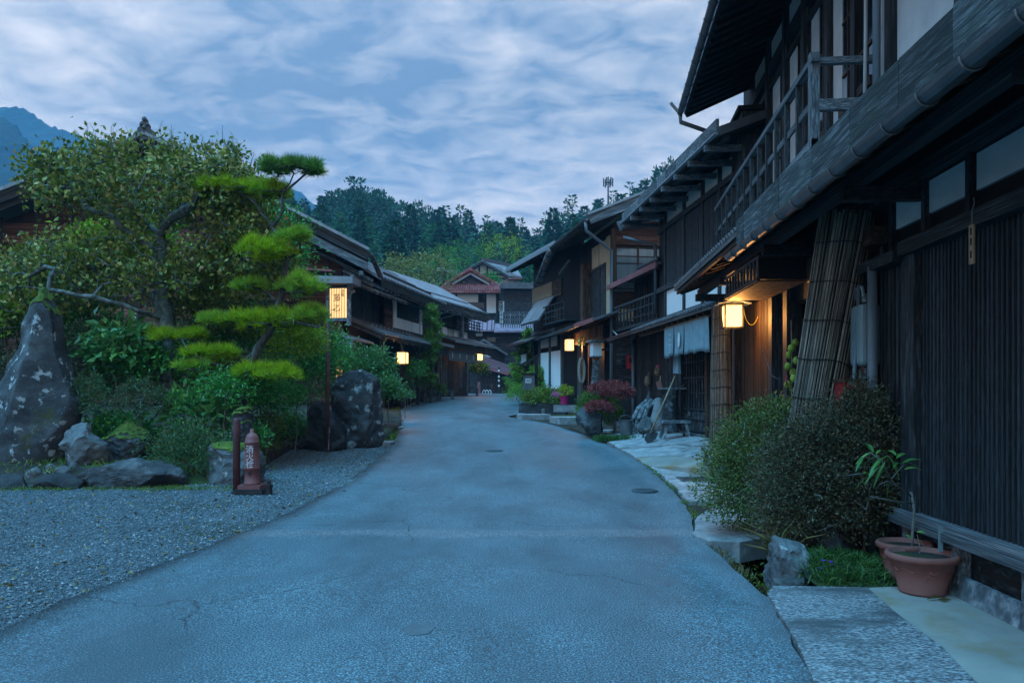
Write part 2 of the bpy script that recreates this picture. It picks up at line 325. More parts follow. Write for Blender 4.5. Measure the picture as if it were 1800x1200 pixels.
def road_material():
    m, n, l = newmat('asphalt')
    out = n.new('ShaderNodeOutputMaterial'); b = n.new('ShaderNodeBsdfPrincipled'); l.new(b.outputs[0], out.inputs['Surface'])
    g = n.new('ShaderNodeNewGeometry')
    def nz(sc, det, rg, st=(1, 1, 1)):
        mp = n.new('ShaderNodeMapping'); mp.inputs['Scale'].default_value = st; l.new(g.outputs['Position'], mp.inputs['Vector'])
        t = n.new('ShaderNodeTexNoise'); t.inputs['Scale'].default_value = sc; t.inputs['Detail'].default_value = det; t.inputs['Roughness'].default_value = rg
        l.new(mp.outputs[0], t.inputs['Vector']); return t.outputs['Fac']
    def ramp(f, cols):
        r = n.new('ShaderNodeValToRGB'); setramp(r.color_ramp, cols); l.new(f, r.inputs['Fac']); return r.outputs['Color']
    def mixc(f, a, bb, mode='MIX'):
        x = n.new('ShaderNodeMix'); x.data_type = 'RGBA'; x.blend_type = mode
        if isinstance(f, float): x.inputs['Factor'].default_value = f
        else: l.new(f, x.inputs['Factor'])
        l.new(a, x.inputs['A'])
        if isinstance(bb, tuple): x.inputs['B'].default_value = (*bb, 1)
        else: l.new(bb, x.inputs['B'])
        return x.outputs['Result']
    def rng(f, a, c, lo=0.0, hi=1.0):
        r = n.new('ShaderNodeMapRange'); r.inputs['From Min'].default_value = a; r.inputs['From Max'].default_value = c
        r.inputs['To Min'].default_value = lo; r.inputs['To Max'].default_value = hi; l.new(f, r.inputs['Value']); return r.outputs[0]
    def mth(op, a, c):
        x = n.new('ShaderNodeMath'); x.operation = op
        for i, v in enumerate((a, c)):
            if isinstance(v, (int, float)): x.inputs[i].default_value = v
            else: l.new(v, x.inputs[i])
        return x.outputs[0]
    base = ramp(nz(1.1, 10, 0.62, (1, 0.55, 1)), [(0.3, (0.044, 0.078, 0.092)), (0.5, (0.060, 0.102, 0.120)), (0.7, (0.080, 0.130, 0.150))])
    spk = ramp(nz(85, 3, 0.6), [(0.30, (0.22, 0.22, 0.22)), (0.46, (0.85, 0.85, 0.85)), (0.58, (1.6, 1.6, 1.6)), (0.68, (3.6, 3.6, 3.6))])
    c = mixc(1.0, base, spk, 'MULTIPLY')
    wet = rng(nz(0.8, 8, 0.6, (1.3, 0.5, 1)), 0.48, 0.64)                     # worn, oil-darkened patches
    c = mixc(mth('MULTIPLY', wet, 0.5), c, (0.034, 0.055, 0.066))
    sp = n.new('ShaderNodeSeparateXYZ'); l.new(g.outputs['Position'], sp.inputs[0])
    wob = mth('MULTIPLY', nz(0.9, 3, 0.5), 0.55)
    yb = mth('ADD', sp.outputs['Y'], wob)
    band = mth('MULTIPLY', rng(mth('ABSOLUTE', mth('SUBTRACT', yb, 8.45), 0), 0.12, 0.24, 1, 0), 0.5)   # a filled trench across the road
    c = mixc(band, c, mixc(1.0, ramp(nz(5, 6, 0.6), [(0.3, (0.105, 0.112, 0.12)), (0.7, (0.155, 0.163, 0.172))]), spk, 'MULTIPLY'))
    # a repaired rectangle further up
    inx = mth('MULTIPLY', rng(mth('ABSOLUTE', mth('SUBTRACT', sp.outputs['X'], 0.85), 0), 0.85, 0.9, 1, 0), rng(mth('ABSOLUTE', mth('SUBTRACT', sp.outputs['Y'], 15.3), 0), 1.6, 1.7, 1, 0))
    c = mixc(mth('MULTIPLY', inx, 0.35), c, (0.12, 0.127, 0.134))
    # cracks: thin edges of a warped cell pattern, only in some places
    wp = n.new('ShaderNodeTexNoise'); wp.inputs['Scale'].default_value = 1.6; wp.inputs['Detail'].default_value = 6; l.new(g.outputs['Position'], wp.inputs['Vector'])
    vm = n.new('ShaderNodeVectorMath'); vm.operation = 'MULTIPLY_ADD'; l.new(wp.outputs['Color'], vm.inputs[0]); vm.inputs[1].default_value = (0.9, 0.9, 0); l.new(g.outputs['Position'], vm.inputs[2])
    vo = n.new('ShaderNodeTexVoronoi'); vo.feature = 'DISTANCE_TO_EDGE'; vo.inputs['Scale'].default_value = 0.42; l.new(vm.outputs[0], vo.inputs['Vector'])
    crk = rng(vo.outputs['Distance'], 0.0015, 0.0055, 1, 0)
    crk = mth('MULTIPLY', crk, rng(nz(0.45, 2, 0.5), 0.50, 0.56))
    c = mixc(mth('MULTIPLY', crk, 0.4), c, (0.014, 0.015, 0.016))
    l.new(c, b.inputs['Base Color'])
    b.inputs['Roughness'].default_value = 0.62
    b.inputs['Specular IOR Level'].default_value = 0.45
    h = mth('ADD', mth('MULTIPLY', nz(75, 3, 0.6), 0.006), mth('MULTIPLY', nz(1.6, 4, 0.5), 0.03))
    h = mth('SUBTRACT', h, mth('MULTIPLY', crk, 0.012))
    bp = n.new('ShaderNodeBump'); bp.inputs['Strength'].default_value = 0.75; bp.inputs['Distance'].default_value = 1.0
    l.new(h, bp.inputs['Height']); l.new(bp.outputs[0], b.inputs['Normal'])
road_material()

# ------------------------------------------------------------------ helpers
def link(o, parent=None):
    COL.objects.link(o)
    if parent is not None:
        o.parent = parent
    return o

def tag(o, label=None, cat=None, group=None, kind=None):
    if label: o['label'] = label
    if cat: o['category'] = cat
    if group: o['group'] = group
    if kind: o['kind'] = kind
    return o

def at(px, py, Y):
    """the world point at distance Y behind photo pixel px, py"""
    return Vector(((px - CX) / F * Y, Y, EYE - (py - HY) / F * Y))

def empty(name, loc, rz=0.0):
    o = bpy.data.objects.new(name, None)
    o.empty_display_size = 0.3
    o.location = loc; o.rotation_euler = (0, 0, rz)
    COL.objects.link(o)
    return o

def np_mesh(name, V, Fc, mats, rnd=None, smooth=False, midx=None):
    """triangles from arrays; rnd = one value for each face"""
    me = bpy.data.meshes.new(name)
    V = np.asarray(V, dtype=np.float32); Fc = np.asarray(Fc, dtype=np.int32)
    nf, k = Fc.shape
    me.vertices.add(len(V)); me.vertices.foreach_set('co', V.ravel())
    me.loops.add(nf * k); me.loops.foreach_set('vertex_index', Fc.ravel())
    me.polygons.add(nf); me.polygons.foreach_set('loop_start', np.arange(0, nf * k, k, dtype=np.int32))
    if midx is not None:
        me.polygons.foreach_set('material_index', np.asarray(midx, dtype=np.int32))
    me.polygons.foreach_set('use_smooth', np.full(nf, smooth, dtype=bool))
    for m in (mats if isinstance(mats, (list, tuple)) else [mats]):
        me.materials.append(MATS[m])
    if rnd is not None:
        a = me.attributes.new('rnd', 'FLOAT', 'FACE')
        a.data.foreach_set('value', np.asarray(rnd, dtype=np.float32))
    me.update(calc_edges=True)
    return me

class MB:
    """collects shapes that make up one piece"""
    def __init__(s): s.v = []; s.f = []
    def add(s, vs, fs):
        k = len(s.v); s.v += [tuple(v) for v in vs]; s.f += [tuple(i + k for i in f) for f in fs]; return s
    def box(s, c, d, rot=None):
        c = Vector(c); h = Vector(d) / 2
        p = [Vector((x * h.x, y * h.y, z * h.z)) for x in (-1, 1) for y in (-1, 1) for z in (-1, 1)]
        if rot is not None: p = [rot @ q for q in p]
        return s.add([c + q for q in p], [(0, 1, 3, 2), (4, 6, 7, 5), (0, 4, 5, 1), (2, 3, 7, 6), (0, 2, 6, 4), (1, 5, 7, 3)])
    def bar(s, a, b, w, h=None, up=(0, 0, 1)):
        a = Vector(a); b = Vector(b); d = b - a
        h = h or w; y = d.normalized(); u = Vector(up)
        if abs(y.dot(u)) > 0.98: u = Vector((0, 1, 0)) if abs(y.y) < 0.9 else Vector((1, 0, 0))
        x = y.cross(u).normalized(); z = x.cross(y)
        return s.box((a + b) / 2, (w, d.length, h), Matrix((x, y, z)).transposed())
    def tube(s, pts, rad, n=8, cap=True, flat=1.0):
        pts = [Vector(p) for p in pts]
        if not isinstance(rad, (list, tuple)): rad = [rad] * len(pts)
        k = len(s.v); ref = None
        for i, p in enumerate(pts):
            t = (pts[min(i + 1, len(pts) - 1)] - pts[max(i - 1, 0)])
            t = t.normalized() if t.length > 1e-9 else Vector((0, 0, 1))
            if ref is None:
                ref = Vector((1, 0, 0)) if abs(t.x) < 0.8 else Vector((0, 1, 0))
            x = (ref - t * ref.dot(t))
            x = x.normalized() if x.length > 1e-6 else t.orthogonal().normalized()
            y = t.cross(x); ref = x
            for j in range(n):
                a = 2 * math.pi * j / n
                s.v.append(tuple(p + (x * math.cos(a) + y * (math.sin(a) * flat)) * rad[i]))
        for i in range(len(pts) - 1):
            for j in range(n):
                s.f.append((k + i * n + j, k + i * n + (j + 1) % n, k + (i + 1) * n + (j + 1) % n, k + (i + 1) * n + j))
        if cap:
            s.f.append(tuple(k + j for j in range(n - 1, -1, -1)))
            s.f.append(tuple(k + (len(pts) - 1) * n + j for j in range(n)))
        return s
    def lathe(s, prof, c=(0, 0, 0), n=24):
        k = len(s.v); c = Vector(c)
        for r, z in prof:
            for j in range(n):
                a = 2 * math.pi * j / n
                s.v.append((c.x + r * math.cos(a), c.y + r * math.sin(a), c.z + z))
        for i in range(len(prof) - 1):
            for j in range(n):
                s.f.append((k + i * n + j, k + i * n + (j + 1) % n, k + (i + 1) * n + (j + 1) % n, k + (i + 1) * n + j))
        s.f.append(tuple(k + j for j in range(n - 1, -1, -1)))
        s.f.append(tuple(k + (len(prof) - 1) * n + j for j in range(n)))
        return s
    def prism(s, poly, fn0, fn1):
        """polygon of 2-d points between two mappings to 3-d"""
        n = len(poly); a = [fn0(*p) for p in poly]; b = [fn1(*p) for p in poly]
        return s.add(a + b, [tuple(range(n)), tuple(range(2 * n - 1, n - 1, -1))] + [(i, i + n, (i + 1) % n + n, (i + 1) % n) for i in range(n)])
    def build(s, name, mat, parent=None, smooth=False, loc=None):
        me = bpy.data.meshes.new(name)
        me.from_pydata(s.v, [], s.f)
        me.materials.append(MATS[mat])
        bm = bmesh.new(); bm.from_mesh(me); bmesh.ops.recalc_face_normals(bm, faces=bm.faces); bm.to_mesh(me); bm.free()
        if smooth:
            me.polygons.foreach_set('use_smooth', [True] * len(me.polygons))
        me.update()
        o = bpy.data.objects.new(name, me)
        if loc is not None: o.location = loc
        return link(o, parent)

CUBES = {}
def cube_mesh(mat):
    """a unit block with slightly eased edges, shared by all pieces of one material"""
    if mat not in CUBES:
        b = MB().box((0, 0, 0), (1, 1, 1))
        me = bpy.data.meshes.new('block')
        me.from_pydata(b.v, [], b.f); me.materials.append(MATS[mat])
        bm = bmesh.new(); bm.from_mesh(me); bmesh.ops.recalc_face_normals(bm, faces=bm.faces); bm.to_mesh(me); bm.free()
        CUBES[mat] = me
    return CUBES[mat]

def block(name, M, mat, parent=None):
    o = bpy.data.objects.new(name, cube_mesh(mat))
    COL.objects.link(o)
    if parent is not None:
        o.parent = parent
        if parent.type == 'MESH':
            o.matrix_parent_inverse = parent.matrix_basis.inverted()
    o.matrix_basis = M
    return o

def reparent(o, part):
    """make o a sub-part of a part; both are given in the coordinates of the thing"""
    o.parent = part
    o.matrix_parent_inverse = part.matrix_basis.inverted()
    return o

class House:
    """u runs along the street away from the camera, v into the house, z is world height"""
    def __init__(s, name, label, cat, X, Y, Z, head, side, group=None):
        s.a = math.atan(head); s.s = side; s.X, s.Y, s.Z = X, Y, Z
        s.o = empty(name, (X, Y, Z), -s.a)
        tag(s.o, label, cat, group)
    def U(s, px, v=0.0):
        k = (px - CX) / F; sa, ca = math.sin(s.a), math.cos(s.a)
        return (k * s.Y - s.X - s.s * v * (ca + k * sa)) / (sa - k * ca)
    def wy(s, u, v=0.0):
        return s.Y + math.cos(s.a) * u - s.s * math.sin(s.a) * v
    def Zp(s, py, u, v=0.0):
        return EYE - (py - HY) / F * s.wy(u, v)
    def L(s, u, v, z):
        return Vector((s.s * v, u, z - s.Z))
    def W(s, u, v, z):
        sa, ca = math.sin(s.a), math.cos(s.a)
        return Vector((s.X + sa * u + s.s * ca * v, s.Y + ca * u - s.s * sa * v, z))
    def box(s, name, u0, u1, v0, v1, z0, z1, mat, parent=None):
        M = Matrix.Translation(s.L((u0 + u1) / 2, (v0 + v1) / 2, (z0 + z1) / 2)) @ Matrix.Diagonal((max(abs(v1 - v0), 1e-4), max(abs(u1 - u0), 1e-4), max(abs(z1 - z0), 1e-4), 1))
        return block(name, M, mat, parent or s.o)
    def beam(s, name, p0, p1, w, h, mat, parent=None):
        """a bar between two points (u, v, z)"""
        a = s.L(*p0); b = s.L(*p1); d = b - a; y = d.normalized(); up = Vector((0, 0, 1))
        if abs(y.z) > 0.98: up = Vector((0, 1, 0))
        x = y.cross(up).normalized(); z = x.cross(y)
        R = Matrix((x, y, z)).transposed().to_4x4()
        return block(name, Matrix.Translation((a + b) / 2) @ R @ Matrix.Diagonal((w, d.length, h, 1)), mat, parent or s.o)
    def slab(s, name, poly, u0, u1, mat, parent=None):
        """(v, z) outline run along u"""
        b = MB().prism(poly, lambda v, z: s.L(u0, v, z), lambda v, z: s.L(u1, v, z))
        o = b.build(name, mat, s.o)
        return reparent(o, parent) if parent else o
    def plate(s, name, poly, v0, v1, mat, parent=None):
        """(u, z) outline of thickness v0..v1"""
        b = MB().prism(poly, lambda u, z: s.L(u, v0, z), lambda u, z: s.L(u, v1, z))
        o = b.build(name, mat, s.o)
        return reparent(o, parent) if parent else o
    def pipe(s, name, pts, r, mat, n=8, parent=None, smooth=True):
        o = MB().tube([s.L(*p) for p in pts], r, n).build(name, mat, s.o, smooth)
        return reparent(o, parent) if parent else o
    def gutter(s, name, u0, u1, v, z, r, mat, n=9, hooks=0.0, slope=0.0):
        b = MB()
        k = []
        for (u, dz) in ((u0, 0.0), (u1, slope)):
            ring = []
            for rr in (r, r * 0.86):
                for j in range(n):
                    a = math.pi * j / (n - 1)
                    ring.append(s.L(u, v - rr * math.cos(a), z + dz - rr * math.sin(a)))
            k.append(ring)
        vs_ = k[0] + k[1]; m = 2 * n; fs = []
        for j in range(n - 1):
            fs.append((j, j + 1, m + j + 1, m + j)); fs.append((n + j, m + n + j, m + n + j + 1, n + j + 1))
        fs.append((0, m, m + n, n)); fs.append((n - 1, 2 * n - 1, m + 2 * n - 1, m + n - 1))
        for e0 in (0, m):
            for j in range(n - 1): fs.append((e0 + j, e0 + n + j, e0 + n + j + 1, e0 + j + 1))
        o = b.add(vs_, fs).build(name, mat, s.o)
        if hooks:
            u = u0 + hooks / 2
            while u < u1:
                t = (u - u0) / (u1 - u0) * slope
                pts = [s.L(u, v - r * 1.12 * math.cos(math.pi * j / 8), z + t - r * 1.12 * math.sin(math.pi * j / 8)) for j in range(9)]
                reparent(MB().tube(pts + [s.L(u, v + r * 1.7, z + t + r * 0.8)], 0.007, 5).build('bracket', mat, s.o), o)
                u += hooks
        return o
    def slats(s, name, u0, u1, pitch, w, v0, v1, z0, z1, mat, jit=0.15):
        u = u0
        while u <= u1 - w * 0.5:
            d = random.uniform(-jit, jit) * w
            s.box(name, u + d, u + w + d, v0 + random.uniform(0, .004), v1, z0, z1, mat)
            u += pitch
    def planks_h(s, name, u0, u1, v0, v1, z0, z1, h, mat, lap=0.012):
        """horizontal boards, each lapped over the one below"""
        z = z0
        while z < z1 - 0.02:
            t = min(z + h * random.uniform(.88, 1.12), z1)
            s.beam(name, ((u0), v0 + random.uniform(-.004, .004), (z + t) / 2), (u1, v0 + random.uniform(-.004, .004), (z + t) / 2), abs(v1 - v0), t - z - 0.008, mat)
            z = t
    def planks_gable(s, name, v0, v1, u0, u1, z0, z1, h, mat, top=None):
        """horizontal boards on a wall that faces along the street; top(v) limits the height"""
        z = z0
        while z < z1 - 0.02:
            t = min(z + h * random.uniform(.88, 1.12), z1)
            a, b = v0, v1
            if top:
                a, b = top(t)
                a = max(a, v0); b = min(b, v1)
                if b - a < 0.1: break
            s.box(name, u0 + random.uniform(-.006, .004), u1, a, b, z, t - 0.008, mat)
            z = t
    def roof(s, name, poly_up, u0, u1, thick, mat, ribs=0.0, rib_r=0.03, rib_mat=None, rib_name='roof_rib', drop=0.0):
        """roof slab through (v, z) points, eave first; ribs run up the slope"""
        pts = list(poly_up)
        low = [(v, z - thick) for v, z in reversed(pts)]
        o = s.slab(name, pts + low, u0, u1, mat)
        if ribs:
            b = MB(); u = u0 + ribs / 2
            while u < u1:
                b.tube([s.L(u, v, z + 0.008) for v, z in pts], rib_r, 6); u += ribs
            r = b.build(rib_name, rib_mat or mat, s.o); r['kind'] = 'stuff'
            reparent(r, o)
        return o
    def rafters(s, u0, u1, pitch, v0, z0, v1, z1, w, h, mat, name='rafter', grow=0.0):
        u = u0
        while u <= u1:
            s.beam(name, (u, v0, z0), (u, v1, z1), w, h, mat); u += pitch

def rot_towards(d, up=(0, 0, 1)):
    y = Vector(d).normalized(); u = Vector(up)
    if abs(y.dot(u)) > 0.98: u = Vector((1, 0, 0))
    x = y.cross(u).normalized(); z = x.cross(y)
    return Matrix((x, y, z)).transposed()

def text_mesh(body, size, mat, thick=0.002, vertical=False, spacing=1.0):
    """flat lettering in the x-z plane facing -y, centred"""
    cu = bpy.data.curves.new('lettering', 'FONT')
    cu.body = body if not vertical else '\n'.join(body)
    cu.size = size; cu.align_x = 'CENTER'; cu.align_y = 'CENTER'; cu.extrude = thick; cu.space_line = spacing
    tmp = bpy.data.objects.new('lettering', cu); COL.objects.link(tmp)
    dg = bpy.context.evaluated_depsgraph_get()
    me = bpy.data.meshes.new_from_object(tmp.evaluated_get(dg))
    bpy.data.objects.remove(tmp)
    me.transform(Matrix.Rotation(math.radians(90), 4, 'X'))
    me.materials.clear(); me.materials.append(MATS[mat])
    return me

# ---- leaves
def unit(a):
    return a / np.maximum(np.linalg.norm(a, axis=1, keepdims=True), 1e-9)

def leaf_arrays(P, D, size, width=0.45, fold=0.12, up=None):
    """kite-shaped folded leaves: base P, direction D"""
    N = len(P); D = unit(D)
    r = RNG.normal(size=(N, 3)) if up is None else up + RNG.normal(size=(N, 3)) * 0.35
    S = unit(np.cross(D, r)); Nn = np.cross(S, D)
    size = np.broadcast_to(np.asarray(size, dtype=float), (N,))[:, None]
    mid = P + D * size * 0.48
    V = np.empty((N, 4, 3))
    V[:, 0] = P; V[:, 1] = mid + S * size * width * 0.5 + Nn * size * fold
    V[:, 2] = P + D * size; V[:, 3] = mid - S * size * width * 0.5 + Nn * size * fold
    i = np.arange(N)[:, None] * 4
    Fc = np.concatenate([i + np.array([[0, 1, 2]]), i + np.array([[0, 2, 3]])], axis=1).reshape(-1, 3)
    return V.reshape(-1, 3), Fc

def leaf_obj(name, P, D, size, mat, parent, width=0.45, fold=0.12, up=None, rnd=None):
    V, Fc = leaf_arrays(P, D, size, width, fold, up)
    if rnd is None: rnd = RNG.random(len(P))
    o = bpy.data.objects.new(name, np_mesh(name, V, Fc, mat, np.repeat(rnd, 2)))
    o['kind'] = 'stuff'
    return link(o, parent)

def clumps(center, radii, n_clump, per, spread, lump=0.25, lower=-0.6, shell=0.55):
    """points grouped in clumps filling an ellipsoid; also outward directions"""
    c = np.array(center, dtype=float); r = np.array(radii, dtype=float)
    d = unit(RNG.normal(size=(n_clump * 3, 3)))
    d = d[d[:, 2] > lower][:n_clump]
    rad = shell + (1 - shell) * RNG.random(len(d)) ** 0.6
    rad *= 1 + lump * (RNG.random(len(d)) - 0.5) * 2
    C = d * rad[:, None]
    P = np.repeat(C, per, axis=0) * r + RNG.normal(size=(len(C) * per, 3)) * spread
    out = np.repeat(d, per, axis=0)
    return c + P, out, np.repeat(RNG.random(len(C)), per)

def zr(Y):
    return float(np.interp(Y, [-60, 9, 13.8, 19.3, 26.5, 35, 45, 63, 100, 160], [0, 0, .15, .40, .77, 1.25, 1.43, 1.52, 3.0, 6.0]))
ZRX = np.arange(-60, 161, 0.5)
_zz = np.interp(ZRX, [-60, 9, 13.8, 19.3, 26.5, 35, 45, 63, 100, 160], [0, 0, .15, .40, .77, 1.25, 1.43, 1.52, 3.0, 6.0])
_kk = np.ones(9) / 9.0
ZRY = np.convolve(np.pad(_zz, 4, mode='edge'), _kk, mode='valid')
def zr(Y):
    return float(np.interp(Y, ZRX, ZRY))
def ground_at(px, py, dz=0.0):
    """where the ray of a pixel meets the road's height (plus dz)"""
    Y = 10.0
    for _ in range(60):
        Y = 0.5 * Y + 0.5 * (EYE - zr(Y) - dz) * F / max(py - HY, 0.5)
        Y = min(Y, 90)
    return Vector(((px - CX) / F * Y, Y, zr(Y) + dz))
# ------------------------------------------------------------------ the ground
L_PX = [(-420, 1290), (0, 1105), (200, 1020), (400, 946), (530, 890), (610, 845), (655, 812), (692, 780), (697, 764), (694, 745), (698, 722), (703, 704), (706, 697), (690, 693.2)]
R_PX = [(1480, 1330), (1428, 1200), (1385, 1110), (1345, 1047), (1268, 978), (1219, 932), (1212, 896), (1180, 858), (1140, 822), (1095, 793), (1040, 769), (965, 744), (935, 724), (888, 708), (892, 699), (912, 693.4)]
def edge_tab(pxs):
    pts = sorted([(g.y, g.x) for g in (ground_at(*p) for p in pxs)])
    return np.array([p[0] for p in pts]), np.array([p[1] for p in pts])
LY, LX = edge_tab(L_PX); RY, RX = edge_tab(R_PX)
def road_left(Y): return float(np.interp(Y, LY, LX))
def road_right(Y): return float(np.interp(Y, RY, RX))
DITCH = (2.02, 2.62, 5.95, 8.35)      # x0, x1, y0, y1

def ditch_depth(x, y):
    x0, x1, y0, y1 = DITCH
    dx = min(x - x0, x1 - x); dy = min(y - y0, y1 - y)
    if dx <= -0.15 or dy <= -0.6: return 0.0
    return 0.62 * max(0, min(1, (dx + 0.15) / 0.17)) * max(0, min(1, (dy + 0.6) / 0.3))

def grid_sheet(name, xs, ys, zf, mat, kind='structure', label=None, mask=None):
    xs = np.asarray(xs); ys = np.asarray(ys)
    V = [(x, y, zf(x, y)) for y in ys for x in xs]
    nx = len(xs); Fc = []
    for j in range(len(ys) - 1):
        for i in range(nx - 1):
            if mask is None or mask((xs[i] + xs[i + 1]) / 2, (ys[j] + ys[j + 1]) / 2):
                Fc.append((j * nx + i, j * nx + i + 1, (j + 1) * nx + i + 1, (j + 1) * nx + i))
    o = bpy.data.objects.new(name, np_mesh(name, V, Fc, mat, smooth=True))
    tag(o, label, None, None, kind)
    return link(o)

gx = np.concatenate([np.linspace(-2500, -60, 12), np.linspace(-50, -10, 12), np.arange(-8, 1.2, 0.5), np.arange(1.5, 3.4, 0.08), np.arange(3.6, 8, 0.5), np.linspace(10, 60, 10), np.linspace(120, 2500, 8)])
gy = np.concatenate([np.linspace(-60, 1, 10), np.arange(2, 5, 0.5), np.arange(5, 9.4, 0.1), np.arange(9.6, 70, 0.8), np.linspace(72, 160, 20), np.linspace(200, 6000, 10)])
grid_sheet('ground', gx, gy, lambda x, y: zr(y) - 0.045 - ditch_depth(x, y) - (0.0 if y < 200 else 0.0), 'soil')

# the road: crowned asphalt with a worn edge
ys = np.concatenate([np.arange(-12, 2, 2.0), np.arange(2, 20, 0.2), np.arange(20, 66, 0.6)])
NX = 15; V = []; Fc = []
for y in ys:
    l, r = road_left(y), road_right(y)
    l += 0.06 * mnoise.noise((0, y * 1.7, 3)) + 0.03 * mnoise.noise((0, y * 6, 3)); r += 0.05 * mnoise.noise((5, y * 1.9, 3)) + 0.02 * mnoise.noise((5, y * 7, 3))
    for i in range(NX):
        t = i / (NX - 1)
        x = l + (r - l) * t
        V.append((x, y, zr(y) + 0.015 * (1 - (2 * t - 1) ** 2) + 0.012 * mnoise.noise((x * 0.6, y * 0.6, 0))))
for j in range(len(ys) - 1):
    for i in range(NX - 1):
        k = j * NX + i; Fc.append((k, k + 1, k + NX + 1, k + NX))
nV = len(V)
for side in (0, NX - 1):                      # cut edges of the asphalt
    for j in range(len(ys)):
        x, y, z = V[j * NX + side]
        V.append((x + (-0.02 if side == 0 else 0.02), y, z - (0.03 if side == 0 else 0.11)))
for s_, side in enumerate((0, NX - 1)):
    for j in range(len(ys) - 1):
        a, b = j * NX + side, (j + 1) * NX + side; c = nV + s_ * len(ys) + j
        Fc.append((a, b, c + 1, c) if side else (a, c, c + 1, b))
road = link(bpy.data.objects.new('road', np_mesh('road', V, Fc, 'asphalt', smooth=True)))
road['kind'] = 'structure'

# gravel yard left of the road
surf('gravel_bed', [(0.36, (0.026, 0.040, 0.047)), (0.5, (0.075, 0.100, 0.112)), (0.62, (0.16, 0.19, 0.21))], 55, detail=4, rough=0.9, bump=1.0, bscale=38, dist=0.02, rnd=0, coord='POS',
     over=[((0.035, 0.045, 0.022), 0.8, 0.56, 0.70)])
gy2 = np.concatenate([np.arange(0, 18.2, 0.3)]); V = []; Fc = []
for y in gy2:
    r = road_left(y) + 0.10
    for i in range(21):
        t = i / 20
        x = -16 + (r + 16) * (1 - (1 - t) ** 2)
        V.append((x, y, zr(y) - 0.012 + 0.012 * mnoise.noise((x * 1.3, y * 1.3, 4)) - (0.02 if i == 20 else 0)))
for j in range(len(gy2) - 1):
    for i in range(20):
        k = j * 21 + i; Fc.append((k, k + 1, k + 22, k + 21))
yard = link(bpy.data.objects.new('gravel_yard', np_mesh('gravel_yard', V, Fc, 'gravel_bed', smooth=True)))
yard['kind'] = 'structure'

def pebbles(name, N, region, smin, smax, mat, label, cat):
    """N little six-cornered stones; region(n) gives x, y, z"""
    X = region(N); n = len(X)
    sz = smin + (smax - smin) * RNG.random(n) ** 2.2
    base = np.array([(1, 0, 0), (-1, 0, 0), (0, 1, 0), (0, -1, 0), (0, 0, 0.75), (0, 0, -0.4)], dtype=float)
    V = base[None] * (1 + 0.5 * (RNG.random((n, 6, 1)) - 0.5))
    a = RNG.random(n) * 6.28; ca, sa = np.cos(a)[:, None], np.sin(a)[:, None]
    x = V[..., 0] * ca - V[..., 1] * sa; y = V[..., 0] * sa + V[..., 1] * ca
    asp = 0.6 + 0.6 * RNG.random((n, 1))
    V = np.stack([x * asp, y, V[..., 2]], axis=-1) * sz[:, None, None] + X[:, None, :]
    f = np.array([(0, 2, 4), (2, 1, 4), (1, 3, 4), (3, 0, 4), (2, 0, 5), (1, 2, 5), (3, 1, 5), (0, 3, 5)])
    Fc = (np.arange(n)[:, None, None] * 6 + f[None]).reshape(-1, 3)
    o = link(bpy.data.objects.new(name, np_mesh(name, V.reshape(-1, 3), Fc, mat, np.repeat(RNG.random(n), 8))))
    tag(o, label, cat, None, 'stuff')
    return o
def yard_region(n):
    y = 4.0 + 13.6 * RNG.random(n * 2) ** 1.0
    rl = np.interp(y, LY, LX) + 0.10 + 0.25 * (RNG.random(len(y)) ** 3) 
    x = rl - (np.abs(RNG.normal(size=len(y))) * 3.4)
    keep = (x > -0.95 * y - 1.5) & (y < 12.6 + 6 * (x > -4.6))
    x, y = x[keep][:n], y[keep][:n]
    return np.stack([x, y, np.array([zr(v) for v in y]) - 0.006], axis=1)
pebbles('gravel', 80000, yard_region, 0.005, 0.017, 'gravel', 'loose grey gravel covering the yard beside the road', 'gravel')
def litter_region(n):
    p = yard_region(n); p[:, 2] += 0.012; return p
P = litter_region(900)
D = RNG.normal(size=P.shape); D[:, 2] *= 0.2
lit = leaf_obj('fallen_leaves', P, D, 0.03 + 0.035 * RNG.random(len(P)), 'litter', None, width=0.6)
tag(lit, 'scattered fallen leaves lying on the grey gravel', 'leaves')

surf('cast_iron', [(0.3, (0.050, 0.080, 0.093)), (0.7, (0.085, 0.125, 0.142))], 9, rough=0.5, bump=0.3, rnd=0.1)
# road furniture set into the asphalt
def road_disc(name, px, py, r, label, mat='cast_iron'):
    g = ground_at(px, py)
    t = empty(name, g); tag(t, label, 'manhole')
    MB().lathe([(r, 0.0), (r, 0.024), (r * .97, 0.027), (r * 0.9, 0.022), (0.01, 0.022)], n=28).build('lid', mat, t)
    b = MB()
    for k in range(-3, 4):
        w = math.sqrt(max(r * r * .7 - (k * r * .24) ** 2, 0.0004))
        b.box((0, k * r * .24, 0.0235), (2 * w, r * .07, 0.006))
    b.build('tread_ribs', mat, t)
road_disc('manhole_cover', 1133, 863, 0.19, 'round iron cover in the road towards the stone paving')
road_disc('valve_cover', 868, 793, 0.20, 'small iron valve cover in the middle of the road')
# an asphalt plug
g = ground_at(735, 1110)
b = MB(); n = 18
ring = [(0.10 * math.cos(a) * (1 + 0.25 * mnoise.noise((math.cos(a) * 2, math.sin(a) * 2, 9))), 0.13 * math.sin(a) * (1 + 0.25 * mnoise.noise((math.cos(a) * 2, math.sin(a) * 2, 5)))) for a in [2 * math.pi * i / n for i in range(n)]]
b.prism(ring, lambda x, y: Vector((x, y, -0.01)), lambda x, y: Vector((x * .97, y * .97, 0.019)))
o = b.build('asphalt_plug', 'cast_iron', None, loc=g); tag(o, 'small pale repair patch in the near asphalt', 'patch')

